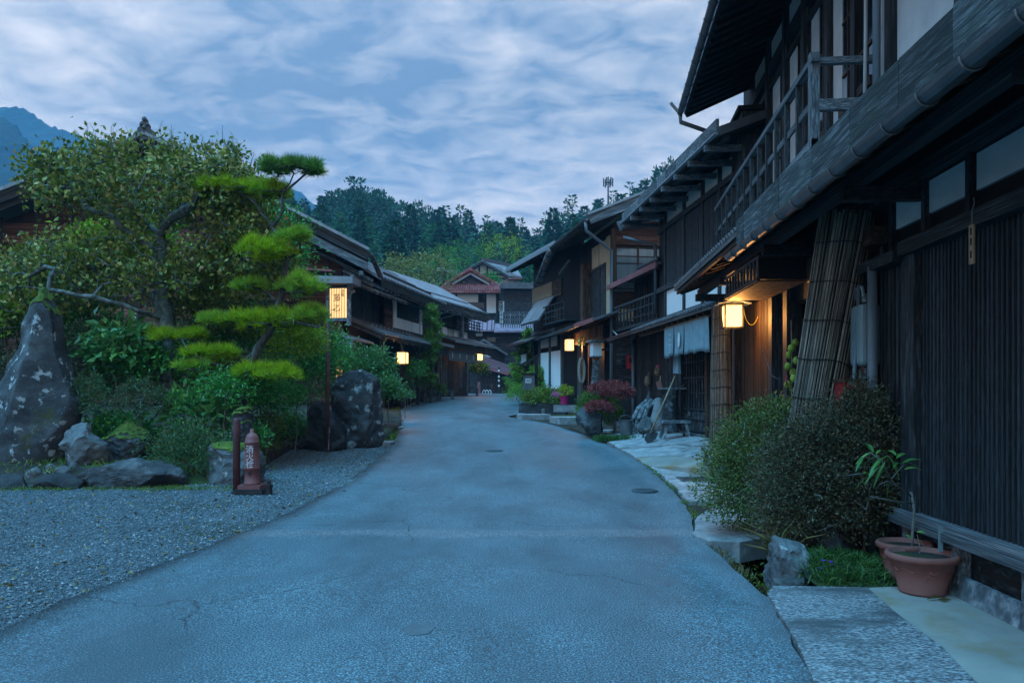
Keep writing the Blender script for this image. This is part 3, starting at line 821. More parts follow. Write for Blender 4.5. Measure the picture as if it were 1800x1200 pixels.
# ------------------------------------------------------------------ right-hand paving
def slab_poly(name, pts, z, th, mat, parent, jig=0.02, dz=None):
    """an irregular stone slab from ground points (x, y)"""
    c = Vector((sum(p[0] for p in pts) / len(pts), sum(p[1] for p in pts) / len(pts), 0))
    fine = []
    for i, p in enumerate(pts):
        q = pts[(i + 1) % len(pts)]
        for k in range(4):
            t = k / 4; fine.append((p[0] + (q[0] - p[0]) * t + random.uniform(-jig, jig) * (k > 0), p[1] + (q[1] - p[1]) * t + random.uniform(-jig, jig) * (k > 0)))
    zf = dz or (lambda x, y: z)
    inner = [(c.x + (x - c.x) * 0.93, c.y + (y - c.y) * 0.93) for x, y in fine]
    n = len(fine)
    V = [(x, y, zf(x, y) - th) for x, y in fine] + [(x, y, zf(x, y) - 0.014) for x, y in fine] + [(x, y, zf(x, y) + random.uniform(-.006, .006)) for x, y in inner] + [(c.x, c.y, zf(c.x, c.y))]
    Fc = []
    for i in range(n):
        j = (i + 1) % n
        Fc += [(i, j, n + j, n + i), (n + i, n + j, 2 * n + j, 2 * n + i), (2 * n + i, 2 * n + j, 3 * n)]
    b = MB(); b.v = V; b.f = Fc
    return b.build(name, mat, parent)

# near forecourt: rough granite strip next to the road, smooth cement behind it
t = empty('forecourt', (2.6, 4.8, 0)); tag(t, kind='structure')
def forecourt(name, pts, z, mat):
    b = MB().prism(pts, lambda x, y: Vector((x - 2.6, y - 4.8, -0.30)), lambda x, y: Vector((x - 2.6, y - 4.8, z)))
    return b.build(name, mat, t)
xr = lambda y: road_right(y) + 0.015
forecourt('granite_slab', [(xr(-4), -4), (xr(3.2), 3.2), (xr(4.6), 4.6), (xr(5.7), 5.7), (2.02, 5.93), (2.45, 5.9), (2.72, 5.88), (2.60, 5.2), (2.52, 4.5), (2.42, 4.1), (2.2, 3.0), (2.2, -4)], 0.022, 'granite')
forecourt('cement_slab', [(2.205, -4), (2.205, 3.0), (2.425, 4.1), (2.525, 4.5), (2.605, 5.2), (2.725, 5.88), (3.0, 5.92), (3.3, 6.0), (3.5, 6.02), (3.5, -4)], 0.018, 'cement')

# big flat stone bridging the gutter, and the flagged strip beyond it
pav = empty('stone_paving', (2.3, 11, 0)); tag(pav, kind='structure')
def pv(name, pxs, z, th, mat, dz=None, parent=None, jig=0.02):
    pts = [(g.x - 2.3, g.y - 11.0) for g in (ground_at(px, py, z) for px, py in pxs)]
    f = (lambda x, y: (dz(x + 2.3, y + 11.0))) if dz else (lambda x, y: zr(y + 11.0) + z)
    return slab_poly(name, pts, z, th, mat, pav, jig, f)
pv('flagstone', [(1217, 936), (1226, 905), (1262, 884), (1320, 880), (1398, 884), (1420, 915), (1380, 938), (1300, 950), (1245, 948)], 0.035, 0.22, 'pale_stone')
# the flagged strip: rows of small flags between road edge and the house platform
random.seed(3)
rowsY = [10.35]
while rowsY[-1] < 14.2: rowsY.append(rowsY[-1] + random.uniform(.42, .62))
for a, b_ in zip(rowsY[:-1], rowsY[1:]):
    x = road_right((a + b_) / 2) + 0.07
    while x < 3.9:
        w = random.uniform(.35, .75)
        q = [(x, a + .012), (x + w - .02, a + .012 + random.uniform(-.02, .02)), (x + w - .02 + random.uniform(-.03, .03), b_ - .012), (x + random.uniform(-.02, .03), b_ - .012)]
        zo = random.uniform(-.012, .012)
        slab_poly('flagstone', [(u - 2.3, v - 11.0) for u, v in q], 0, 0.16, 'pale_stone', pav, 0.012, lambda xx, yy, zo=zo: zr(yy + 11.0) + 0.012 + zo)
        x += w
random.seed(7)
# iron drain grate among the flags
g = ground_at(1262, 845, 0.03)
dr = empty('drain_grate', (2.95, 12.3, zr(12.3) + 0.035)); tag(dr, 'slotted iron drain grate set in the stone flags', 'grate')
for k in range(8): MB().box((0, -0.21 + 0.06 * k, 0), (0.5, 0.022, 0.02)).build('bar', 'metal_grey', dr)
for sx in (-1, 1): MB().box((sx * 0.26, 0, 0.001), (0.03, 0.5, 0.026)).build('frame', 'metal_grey', dr)

# sloping forecourt of the shop: large worn slabs rising to the sill
def apron_z(x, y):
    l = road_right(y); t = max(0.0, min(1.0, (x - l) / max(4.1 - l, 0.5)))
    return zr(y) + 0.02 + 0.30 * t
AP = [[(1142, 818), (1190, 818), (1250, 822), (1250, 806), (1180, 800), (1118, 804)],
      [(1116, 802), (1178, 798), (1250, 804), (1250, 786), (1190, 781), (1092, 788)],
      [(1090, 786), (1188, 779), (1250, 784), (1250, 769), (1170, 764), (1066, 775)],
      [(1062, 773), (1130, 768), (1128, 757), (1085, 760), (1042, 767)],
      [(1134, 767), (1168, 763), (1250, 767), (1262, 756), (1190, 753), (1132, 757)]]
for q in AP:
    pts = []
    for px, py in q:
        z0 = 0.0
        for _ in range(8):
            g = ground_at(px, py, z0); z0 = apron_z(g.x, g.y) - zr(g.y)
        pts.append((g.x - 2.3, g.y - 11.0))
    slab_poly('paving_slab', pts, 0, 0.35, 'cement' if q is AP[0] else 'pale_stone', pav, 0.03, lambda x, y: apron_z(x + 2.3, y + 11.0))
# fill under the apron up to the houses
fill = MB()
fill.prism([(road_right(14.4) + .25, 14.4), (road_right(18) + .25, 18), (road_right(22) + .25, 22), (5.2, 22), (5.2, 14.4)], lambda x, y: Vector((x, y, zr(y) - .3)), lambda x, y: Vector((x, y, apron_z(x, y) - .06)))
f_ = fill.build('forecourt_fill', 'soil'); f_['kind'] = 'structure'

# far right kerb stones and steps in front of the inn
random.seed(11)
for i, (px, py, w, d, h) in enumerate([(1085, 762, 1.1, .45, .10), (1000, 741, 1.5, .8, .16), (965, 725, 1.3, .6, .15), (925, 714, 1.0, .5, .14)]):
    g = ground_at(px, py)
    o = slab_poly('kerb_stone', [(-w / 2, -d / 2), (w / 2, -d / 2), (w / 2, d / 2), (-w / 2, d / 2)], 0, h + .2, 'pale_stone', None, 0.05, lambda x, y, h=h: h)
    o.location = (g.x + 0.25, g.y + .2, g.z); o.rotation_euler.z = 0.35
    tag(o, ['long worn kerb stone below the red topped bush', 'broad step stone in front of the inn door', 'low step stone below the stone planter', 'flat stone at the road edge below the sign post'][i], 'stone')
random.seed(7)
# ------------------------------------------------------------------ RIGHT: the lattice-fronted house next to the camera
random.seed(21)
A = House('lattice_house', 'dark wooden house with a fine vertical lattice front and long weathered eave board', 'house', 3.0, 0.0, 0.0, 0.063, 1)
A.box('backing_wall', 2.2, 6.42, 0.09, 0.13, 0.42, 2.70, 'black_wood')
for z in (1.02, 1.60, 2.16):
    A.box('lattice_rail', 2.2, 6.40, 0.045, 0.062, z - 0.025, z + 0.025, 'grey_wood')
u = 3.4
while u < 6.38:
    w = 0.026 + random.uniform(-.002, .002)
    A.box('lattice_slat', u, u + w, random.uniform(-.002, .003), 0.045, 0.505, 2.68, 'slat_wood'); u += 0.060 + random.uniform(-.003, .003)
A.box('sill', 2.2, 6.70, -0.10, 0.05, 0.455, 0.508, 'grey_wood')
A.box('sill', 2.2, 6.72, -0.14, 0.05, 0.395, 0.453, 'grey_wood')
for u in (2.9, 3.85, 4.75, 5.62, 6.45):
    A.box('stub_post', u, u + 0.10, -0.09, 0.02, 0.06, 0.395, 'grey_wood')
for a, b in ((2.2, 2.9), (3.0, 3.85), (3.95, 4.75), (4.85, 5.62), (5.72, 6.45)):
    p = A.box('vent_board', a, b, 0.0, 0.03, 0.10, 0.40, 'dark_wood')
    m = (a + b) / 2
    A.box('vent_slot', m - (b - a) * .33, m + (b - a) * .33, -0.004, 0.0, 0.225, 0.265, 'ink', p)
    A.slab('base_board', [(-0.11, 0.02), (-0.075, 0.17), (-0.04, 0.17), (-0.07, 0.02)], a + .005, b + .09, 'grey_wood')
# corner post, narrow slatted bay, beam line
A.box('post', 6.42, 6.66, -0.05, 0.17, 0.0, 2.70, 'dark_wood')
A.box('backing_wall', 6.66, 7.28, 0.07, 0.11, 0.0, 2.70, 'black_wood')
A.slats('wall_slat', 6.69, 7.25, 0.085, 0.045, 0.01, 0.07, 0.05, 2.70, 'dark_wood')
A.box('lintel', 2.2, 6.62, -0.10, 0.06, 2.68, 2.80, 'dark_wood')
A.box('lintel', 6.62, 7.42, -0.14, 0.06, 2.64, 2.74, 'dark_wood')
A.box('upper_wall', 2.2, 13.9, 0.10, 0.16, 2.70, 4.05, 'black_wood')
A.box('upper_beam', 2.2, 13.9, -0.02, 0.099, 3.29, 3.42, 'dark_wood')
for a, b in ((3.4, 4.1), (4.18, 4.9), (4.99, 5.68), (5.79, 6.41), (6.47, 7.04)):
    A.box('transom_panel', a, b, 0.07, 0.10, 3.00, 3.27, 'paper')
for a in (4.94, 5.735, 6.44, 7.08):
    A.box('transom_post', a - .03, a + .03, 0.03, 0.098, 2.80, 3.29, 'dark_wood')
# pent roof along the whole front
A.slab('pent_roof', [(-0.86, 3.50), (1.25, 4.26), (1.25, 4.20), (-0.86, 3.44)], 1.6, 13.95, 'roof_metal')
A.slab('soffit', [(-0.86, 3.385), (0.10, 3.725), (0.10, 3.70), (-0.86, 3.36)], 1.6, 13.93, 'brown_wood')
u = 1.8
while u < 13.9:
    A.beam('rafter', (u, -0.84, 3.315), (u, 0.10, 3.645), 0.055, 0.075, 'brown_wood'); u += 0.40
A.box('eave_purlin', 1.6, 13.9, -0.52, -0.41, 3.26, 3.375, 'dark_wood')
for u in (4.0, 6.54, 9.1, 11.6, 13.6):
    A.beam('eave_bracket', (u, -0.60, 3.20), (u, 0.12, 3.20), 0.10, 0.12, 'dark_wood')
u = 1.6                                        # the deep weathered eave board, in lengths
while u < 8.95:
    ln = min(random.uniform(.55, .95), 9.0 - u)
    d = random.uniform(-.008, .008)
    A.beam('fascia_board', (u + .006, -0.905 + d, 3.365 + random.uniform(-.018, .018)), (u + ln - .006, -0.905 + d, 3.365 + random.uniform(-.018, .018)), 0.045, 0.35 + random.uniform(-.015, .015), 'lichen_wood')
    u += ln
A.gutter('gutter', 1.6, 9.06, -0.995, 3.135, 0.062, 'gutter_metal', hooks=0.46)
# tiled lip of the pent roof beyond the board
b = MB(); u = 9.1
while u < 13.95:
    b.tube([A.L(u, -0.93, 3.43), A.L(u, -0.5, 3.585), A.L(u, 0.0, 3.765)], 0.045, 8); u += 0.155
t_ = b.build('eave_tiles', 'roof_tile', A.o); t_['kind'] = 'stuff'
A.slab('tile_lip', [(-0.92, 3.42), (0.0, 3.75), (0.0, 3.70), (-0.92, 3.36)], 9.02, 13.97, 'roof_tile')
A.box('tile_batten', 9.02, 13.9, -0.89, -0.85, 3.30, 3.355, 'brown_wood')
# doorway recess and the far slatted wall
A.box('recess_wall', 7.3, 10.2, 0.95, 1.0, 0.0, 3.4, 'black_wood')
A.box('recess_return', 7.28, 7.34, 0.05, 0.95, 0.0, 2.9, 'dark_wood')
A.box('door_post', 10.2, 10.38, 0.0, 0.2, 0.0, 3.0, 'dark_wood')
A.box('door_panel', 9.55, 9.95, 0.20, 0.26, 0.3, 2.68, 'plaster')
A.box('door_panel', 8.85, 9.35, 0.20, 0.26, 1.55, 2.50, 'pale_wood')
A.box('door_rail', 8.6, 10.2, 0.14, 0.20, 2.68, 2.80, 'brown_wood')
A.box('door_rail', 8.8, 9.45, 0.15, 0.2, 1.47, 1.56, 'brown_wood')
A.box('door_leaf', 8.3, 10.1, 0.28, 0.32, 0.0, 2.7, 'black_wood')
A.box('tall_post', 8.15, 8.35, -0.05, 0.16, 0.0, 2.3, 'dark_wood')
A.box('lintel', 7.3, 11.2, -0.06, 0.10, 2.92, 3.10, 'brown_wood')
A.box('backing_wall', 10.38, 13.9, 0.09, 0.13, 0.0, 2.95, 'black_wood')
A.slats('wall_slat', 10.95, 12.95, 0.082, 0.050, 0.03, 0.09, 0.35, 2.92, 'brown_wood')
A.box('post', 10.78, 10.93, -0.04, 0.12, 0.1, 2.95, 'dark_wood')
A.box('post', 13.0, 13.18, -0.06, 0.12, 0.1, 3.2, 'dark_wood')
A.box('end_wall', 13.85, 13.9, 0.0, 2.0, 0.0, 4.1, 'black_wood')
A.box('wall_plinth', 10.38, 13.9, -0.08, 0.10, 0.0, 0.34, 'grey_wood')
# slatted awning box over the door
A.box('awning_end', 9.20, 9.24, -0.62, -0.05, 2.88, 3.16, 'black_wood')
A.box('awning_board', 9.20, 11.1, -0.62, -0.05, 3.13, 3.17, 'dark_wood')
A.box('awning_rail', 9.24, 11.1, -0.63, -0.59, 2.86, 2.905, 'brown_wood')
A.slats('awning_slat', 9.26, 11.05, 0.17, 0.06, -0.62, -0.595, 2.90, 3.13, 'dark_wood')
A.box('awning_bottom', 9.24, 11.1, -0.60, -0.05, 2.85, 2.87, 'brown_wood')
# grey down-pipe beside the slatted bay
A.pipe('downpipe', [(7.14, -0.10, 0.0), (7.14, -0.10, 1.5), (7.14, -0.10, 2.68)], 0.046, 'pipe_blue', 12)
A.box('pipe_band', 7.12, 7.24, -0.18, -0.06, 0.95, 0.98, 'metal_grey')

# ------------------------------------------------------------------ the two-storey house rising behind it
B = House('balcony_house', 'tall dark two-storey house with a long upper balcony and white plaster panels', 'house', 3.06, 0.0, 0.0, 0.11, 1)
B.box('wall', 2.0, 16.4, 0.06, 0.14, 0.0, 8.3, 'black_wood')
B.box('plaster_wall', 2.0, 7.86, 0.0, 0.06, 3.9, 7.9, 'plaster')
for a in (6.3, 7.86, 8.95, 10.0, 11.15, 12.3, 13.55):
    B.box('post', a, a + 0.16, -0.07, 0.06, 3.9, 7.78, 'dark_wood')
B.box('wall_beam', 7.9, 16.2, -0.05, 0.055, 7.08, 7.26, 'dark_wood')
B.box('wall_beam', 7.9, 16.2, -0.04, 0.055, 6.80, 6.90, 'dark_wood')
for a, b in ((8.1, 8.9), (9.14, 9.95), (10.2, 11.1), (11.35, 12.25), (12.5, 13.5), (13.8, 14.9)):
    B.box('transom_panel', a, b, 0.0, 0.05, 7.28, 7.64, 'plaster')
for a, b in ((8.18, 8.52), (9.62, 9.98), (10.62, 11.0), (11.78, 12.22), (12.9, 13.4)):
    B.box('plaster_panel', a, b, 0.0, 0.05, 4.15, 6.80, 'plaster')
for a, b in ((8.56, 8.94), (9.14, 9.58), (10.18, 10.58), (11.33, 11.74), (12.48, 12.86)):
    w = B.box('window', a, b, 0.0, 0.045, 5.02, 6.78, 'glass')
    B.box('mullion', (a + b) / 2 - .015, (a + b) / 2 + .015, -0.02, 0.0, 5.02, 6.78, 'brown_wood', w)
    for z in (5.4, 6.05):
        B.box('muntin', a, b, -0.018, -0.002, z, z + .03, 'brown_wood', w)
    B.box('window_sill', a - .04, b + .04, -0.05, 0.0, 4.92, 5.02, 'brown_wood', w)
    B.box('spandrel_panel', a, b, 0.0, 0.05, 4.15, 4.90, 'plaster')
# balcony
bal = B.box('balcony', 8.45, 15.4, -0.66, 0.0, 4.24, 4.30, 'grey_wood')
B.box('balcony_edge', 8.43, 15.4, -0.69, -0.62, 4.17, 4.31, 'grey_wood', bal)
B.box('top_rail', 8.38, 15.4, -0.70, -0.61, 5.14, 5.21, 'grey_wood', bal)
B.box('mid_rail', 8.45, 15.4, -0.67, -0.64, 4.68, 4.76, 'grey_wood', bal)
B.box('corner_post', 8.43, 8.53, -0.70, -0.60, 4.15, 5.26, 'grey_wood', bal)
for u in np.arange(9.05, 15.3, 0.55):
    B.box('baluster', u, u + 0.065, -0.69, -0.63, 4.30, 5.14, 'dark_wood', bal)
B.box('return_rail', 8.43, 8.51, -0.60, -0.02, 5.13, 5.20, 'grey_wood', bal)
B.box('return_rail', 8.43, 8.51, -0.60, -0.02, 4.62, 4.74, 'grey_wood', bal)
for u in (8.5, 9.9, 11.3, 12.7, 14.1):
    B.box('joist', u, u + 0.10, -0.74, 0.0, 4.06, 4.18, 'dark_wood', bal)
# shutter box at the far end
sb = B.box('shutter_box', 13.95, 15.9, -0.42, 0.05, 3.9, 6.62, 'dark_wood')
B.box('shutter_box_cap', 13.88, 16.0, -0.50, 0.05, 6.62, 6.70, 'black_wood', sb)
for z in np.arange(4.1, 6.6, 0.42):
    B.box('shutter_batten', 13.94, 13.95, -0.40, 0.0, z, z + .02, 'black_wood', sb)
# roof with tiled eave edge, boarded soffit
B.slab('roof', [(-1.25, 7.42), (5.0, 10.1), (5.0, 9.9), (-1.25, 7.26)], 3.0, 15.8, 'roof_tile')
B.slab('soffit', [(-1.23, 7.255), (0.06, 7.80), (0.06, 7.77), (-1.23, 7.22)], 3.0, 15.78, 'dark_wood')
u = 4.0
while u < 15.8:
    B.beam('rafter', (u, -1.20, 7.19), (u, 0.06, 7.72), 0.045, 0.06, 'black_wood'); u += 0.30
B.gutter('gutter', 3.0, 15.75, -1.33, 7.28, 0.065, 'gutter_metal', hooks=0.5)
b = MB(); u = 6.0
while u < 15.8:
    b.lathe([(0.001, -0.02), (0.07, -0.02), (0.07, 0.02), (0.001, 0.02)], n=10) if False else b.tube([B.L(u, -1.30, 7.405), B.L(u, -0.8, 7.62), B.L(u, 0.2, 8.04)], 0.060, 8)
    u += 0.27
e_ = b.build('eave_tiles', 'roof_tile', B.o); e_['kind'] = 'stuff'
B.beam('verge_board', (15.8, -1.24, 7.30), (15.8, 5.0, 9.96), 0.06, 0.22, 'black_wood')
B.pipe('rain_pipe', [(15.72, -1.33, 7.24), (15.74, -1.32, 7.08), (15.7, -0.8, 6.86), (15.75, -0.30, 6.70), (15.9, -0.15, 6.3)], 0.045, 'gutter_metal', 10)
B.beam('gutter_end', (15.78, -1.52, 7.50), (15.78, -1.36, 7.30), 0.05, 0.05, 'gutter_metal')
# pipes and cables on the white wall
B.pipe('downpipe', [(7.98, -0.16, 3.9), (7.98, -0.16, 7.7)], 0.040, 'pipe_blue', 10)
for k, v in enumerate((-.07, -.10)):
    B.pipe('cable', [(8.20 + .05 * k, v, 3.95), (8.17 + .05 * k, v, 5.6), (8.20 + .04 * k, v, 7.7)], 0.014, 'black_iron', 6)
B.pipe('cable', [(8.36, -.16, 4.0), (8.30, -.16, 5.4), (8.36, -.14, 7.7)], 0.020, 'cable_white', 6)
B.box('pipe_clip', 7.92, 8.04, -0.21, -0.05, 5.62, 5.65, 'metal_grey')

# ------------------------------------------------------------------ the shop with the noren
C = House('shop_house', 'dark board-clad shop house with a blue cloth over its door', 'house', 4.25, 15.5, 0.60, -0.089, 1)
C.box('wall', -1.6, 4.6, 0.02, 0.10, 0.3, 6.5, 'black_wood')
C.box('end_wall', 4.5, 4.58, 0.02, 3.0, 0.3, 6.6, 'dark_wood')
uu = [C.U(1268), C.U(1238), C.U(1205), C.U(1172)]
for i, u in enumerate(uu + [-.9]):
    C.box('post', u - .06, u + .06, -0.06, 0.02, 3.3, 6.35, 'dark_wood')
lim = [-.9] + uu
for i in range(4):
    a, b = lim[i] + .07, lim[i + 1] - .07
    if b <= a: continue
    C.slats('wall_slat', a, b, 0.082, 0.060, -0.03, 0.018, 4.22, 5.62, 'slat_wood')
    C.box('transom_panel', a, b, -0.01, 0.018, 5.78, 6.12, 'paper')
    C.box('plaster_panel', a, b, -0.02, 0.018, 3.46, 4.08, 'lifted_plaster')
C.box('wall_beam', -.9, 4.55, -0.07, 0.02, 5.64, 5.76, 'dark_wood')
C.box('wall_beam', -.9, 4.55, -0.09, 0.02, 4.10, 4.22, 'dark_wood')
C.box('wall_beam', -.9, 4.55, -0.08, 0.02, 3.32, 3.45, 'dark_wood')
# main roof: weathered layered edge, projecting arm ends
C.slab('roof', [(-0.80, 6.18), (4.2, 8.1), (4.2, 7.98), (-0.80, 6.02)], -2.0, 5.15, 'roof_tile')
u = -2.0
while u < 5.1:
    ln = min(random.uniform(.6, 1.0), 5.15 - u)
    C.beam('fascia_board', (u + .004, -0.83, 6.19), (u + ln - .004, -0.83, 6.19), 0.05, 0.24, 'grey_wood')
    C.box('drip_edge', u, u + ln, -0.90, -0.82, 6.035, 6.06, 'roof_tile_pale'); u += ln
C.slab('soffit', [(-0.78, 6.015), (0.05, 6.335), (0.05, 6.31), (-0.78, 5.99)], -1.9, 5.1, 'black_wood')
for u in np.arange(-1.5, 5.1, 0.92):
    C.beam('eave_arm', (u, -0.90, 5.94), (u, 0.1, 5.99), 0.09, 0.11, 'grey_wood')
C.box('eave_purlin', -1.9, 5.05, -0.72, -0.58, 5.98, 6.08, 'dark_wood')
C.beam('verge_board', (5.17, -0.95, 5.98), (5.17, 4.2, 7.95), 0.05, 0.26, 'grey_wood')
C.pipe('downpipe', [(4.85, -0.9, 5.62), (4.75, -0.45, 5.50), (4.62, -0.09, 5.40), (4.60, -0.09, 3.6)], 0.05, 'gutter_metal', 10)
# ground floor: tiled pent, door lattice, dark boards
C.slab('pent_roof', [(-0.62, 3.16), (0.02, 3.40), (0.02, 3.33), (-0.62, 3.09)], -2.0, 8.2, 'roof_tile')
b = MB(); u = -1.9
while u < 5.0:
    b.tube([C.L(u, -0.66, 3.165), C.L(u, 0.0, 3.41)], 0.042, 8); u += 0.17
e_ = b.build('eave_tiles', 'roof_tile', C.o); e_['kind'] = 'stuff'
C.slab('pent_metal', [(-0.66, 3.185), (0.02, 3.43), (0.02, 3.40), (-0.66, 3.15)], 5.0, 8.2, 'rust_red')
u = -1.8
while u < 8.1:
    C.beam('rafter', (u, -0.58, 3.05), (u, 0.02, 3.27), 0.05, 0.06, 'brown_wood'); u += 0.42
C.box('eave_lattice_rail', -1.6, 4.7, -0.50, -0.46, 2.98, 3.03, 'brown_wood')
C.slats('eave_lattice_slat', -1.5, 4.6, 0.16, 0.03, -0.50, -0.47, 3.03, 3.12, 'dark_wood')
d0, d1 = C.U(1245), C.U(1203)
C.box('door_frame', d0 - .14, d0 - .02, -0.08, 0.02, 0.55, 3.1, 'brown_wood')
C.box('door_frame', d1 + .02, d1 + .12, -0.08, 0.02, 0.55, 3.1, 'dark_wood')
C.box('door_sill', d0 - .1, d1 + .1, -0.14, 0.02, 0.46, 0.62, 'grey_wood')
door = C.box('lattice_door', d0, d1, 0.0, 0.018, 0.62, 2.75, 'dark_wood')
for k in range(9):
    u = d0 + (d1 - d0) * (k + .5) / 9
    C.box('door_bar', u - .012, u + .012, -0.025, 0.0, 1.16, 2.75, 'black_wood', door)
for z in (0.66, 0.92, 1.14, 1.5, 1.85, 2.2, 2.55):
    C.box('door_rail', d0, d1, -0.030, 0.0, z, z + .035, 'slat_wood', door)
e0, e1 = d1 + .14, C.U(1170)
C.box('shop_panel', e0, e1, 0.0, 0.02, 0.5, 2.9, 'dark_wood')
C.slats('panel_batten', e0 + .1, e1, 0.26, 0.04, -0.02, 0.0, 0.6, 2.9, 'slat_wood')

# set-back wing between shop and inn
WG = House('balcony_wing', 'low dark wing with small upper balcony and red-edged roof between shop and inn', 'house', 4.05, 20.2, 0.7, -0.165, 1)
we = WG.U(1117, .3)
WG.box('wall', 0.0, we, 0.30, 0.38, 0.3, 5.0, 'black_wood')
WG.slats('wall_board', 0.02, we, 0.20, 0.188, 0.26, 0.298, 0.6, 3.2, 'dark_wood')
WG.slats('wall_slat', 0.05, we, 0.22, 0.05, 0.26, 0.298, 3.95, 4.9, 'dark_wood')
WG.slab('roof', [(-0.35, 4.90), (2.6, 5.9), (2.6, 5.82), (-0.35, 4.82)], -0.3, 4.15, 'roof_tile')
for i in range(9):
    WG.box('metal_fascia', -0.3 + .495 * i, -0.3 + .495 * i + .49, -0.40, -0.36, 4.76, 4.91, 'metal_red')
WG.pipe('gutter_roll', [(-0.2, -0.30, 5.0), (1.3, -0.30, 5.0)], 0.07, 'gutter_metal', 10)
bal = WG.box('balcony', 0.0, 3.9, -0.22, 0.3, 3.42, 3.50, 'dark_wood')
WG.box('top_rail', 0.0, 3.9, -0.24, -0.18, 4.14, 4.20, 'dark_wood', bal)
for z in (3.66, 3.90): WG.box('mid_rail', 0.0, 3.9, -0.225, -0.195, z, z + .04, 'dark_wood', bal)
for u in np.arange(0.05, 3.9, 0.32): WG.box('baluster', u, u + .05, -0.23, -0.19, 3.5, 4.14, 'dark_wood', bal)
WG.pipe('downpipe', [(we - .1, 0.2, 0.5), (we - .1, 0.2, 3.15)], 0.055, 'pipe_blue', 10)
WG.pipe('cable', [(3.9, -0.3, 3.5), (3.3, -0.3, 3.28), (2.5, -0.28, 3.25)], 0.02, 'cable_white', 6)

# ------------------------------------------------------------------ the inn with the cream corner
E = House('inn', 'weathered wooden inn with cream plaster corner and curtained gable window', 'house', 3.17, 24.2, 0.62, -0.18, 1)
wl_ = 3.75
E.box('wall', 0.0, wl_, 0.04, 0.12, 0.3, 6.9, 'black_wood')
E.box('gable_wall', 0.04, 0.12, 0.12, 5.0, 0.3, 6.9, 'black_wood')
# front: cream plaster, shutters, brown corner
E.box('cream_panel', 0.08, 0.62, -0.02, 0.04, 3.95, 6.55, 'cream_plaster')
E.box('corner_post', -0.06, 0.08, -0.05, 0.09, 0.4, 6.7, 'brown_wood')
sh = (0.66, 1.22, 1.78, 2.34)
for i in range(3):
    E.box('shutter', sh[i], sh[i + 1] - .02, -0.03 - .012 * (i % 2), 0.04, 4.0, 5.65, 'dark_wood')
E.box('cream_panel', 0.66, 1.46, 0.0, 0.04, 5.75, 6.5, 'cream_plaster')
E.box('cream_panel', 1.54, 2.34, 0.0, 0.04, 5.75, 6.5, 'cream_plaster')
E.box('wall_beam', 0.62, 2.4, -0.05, 0.04, 5.66, 5.75, 'dark_wood')
E.box('shutter_case', 2.4, 2.75, -0.30, 0.04, 3.9, 6.0, 'brown_wood')
E.box('window_sill', 0.6, 2.4, -0.10, 0.04, 3.90, 3.99, 'grey_wood')
# gable boards and window
gt = lambda z: (0.0, 5.0)
E.planks_gable('wall_board', 0.10, 2.6, 0.0, 0.04, 0.6, 3.75, 0.30, 'dark_wood')
E.box('cream_panel', -0.0, 0.04, 0.12, 0.72, 3.80, 4.18, 'cream_plaster'); E.box('cream_panel', -0.0, 0.04, 0.80, 1.4, 3.80, 4.18, 'cream_plaster')
E.planks_gable('wall_board', 0.10, 2.6, 0.0, 0.04, 4.2, 4.75, 0.18, 'brown_wood')
E.planks_gable('wall_board', 0.10, 2.6, -0.01, 0.04, 6.20, 7.0, 0.16, 'red_board')
E.planks_gable('wall_board', 1.66, 2.6, 0.0, 0.04, 4.76, 6.19, 0.2, 'red_board')
win = E.box('window', 0.02, 0.03, 0.12, 1.58, 4.85, 6.10, 'curtain')
for i in range(2):
    for j, (z0, z1) in enumerate(((4.86, 5.04), (5.06, 5.62), (5.64, 5.84), (5.86, 6.09))):
        E.box('pane', -0.004, 0.0, 0.14 + .73 * i, 0.84 + .73 * i, z0, z1, 'clear_glass', win)
for v in (0.10, 0.835, 1.57): E.box('window_frame', -0.03, 0.02, v - .02, v + .03, 4.80, 6.16, 'brown_wood', win)
for z in (4.80, 5.03, 5.61, 5.83, 6.10): E.box('muntin', -0.028, 0.018, 0.11, 1.6, z, z + .03, 'brown_wood', win)
E.box('window_sill', -0.09, 0.02, 0.02, 1.7, 4.72, 4.79, 'grey_wood', win)
# roof
E.slab('roof', [(-1.0, 6.86), (4.6, 9.2), (4.6, 9.06), (-1.0, 6.70)], -0.75, 4.0, 'roof_tile')
E.beam('verge_board', (-0.78, -0.98, 6.76), (-0.78, 4.6, 9.10), 0.06, 0.26, 'grey_wood')
E.beam('verge_cap', (-0.78, -1.05, 6.93), (-0.78, 4.6, 9.27), 0.16, 0.07, 'roof_tile_pale')
E.slab('soffit', [(-0.98, 6.69), (0.05, 7.12), (0.05, 7.09), (-0.98, 6.66)], -0.7, 3.95, 'black_wood')
u = -0.6
while u < 3.9: E.beam('rafter', (u, -0.95, 6.63), (u, 0.05, 7.05), 0.05, 0.07, 'dark_wood'); u += 0.36
E.gutter('gutter', -0.8, 3.95, -1.08, 6.80, 0.07, 'gutter_metal', hooks=0.6)
E.pipe('downpipe', [(-0.7, -1.08, 6.72), (-0.68, -1.05, 6.45), (-0.35, -0.45, 6.16), (-0.12, -0.08, 5.98), (-0.12, -0.08, 4.1), (-0.12, -0.08, 0.7)], 0.05, 'pipe_blue', 10)
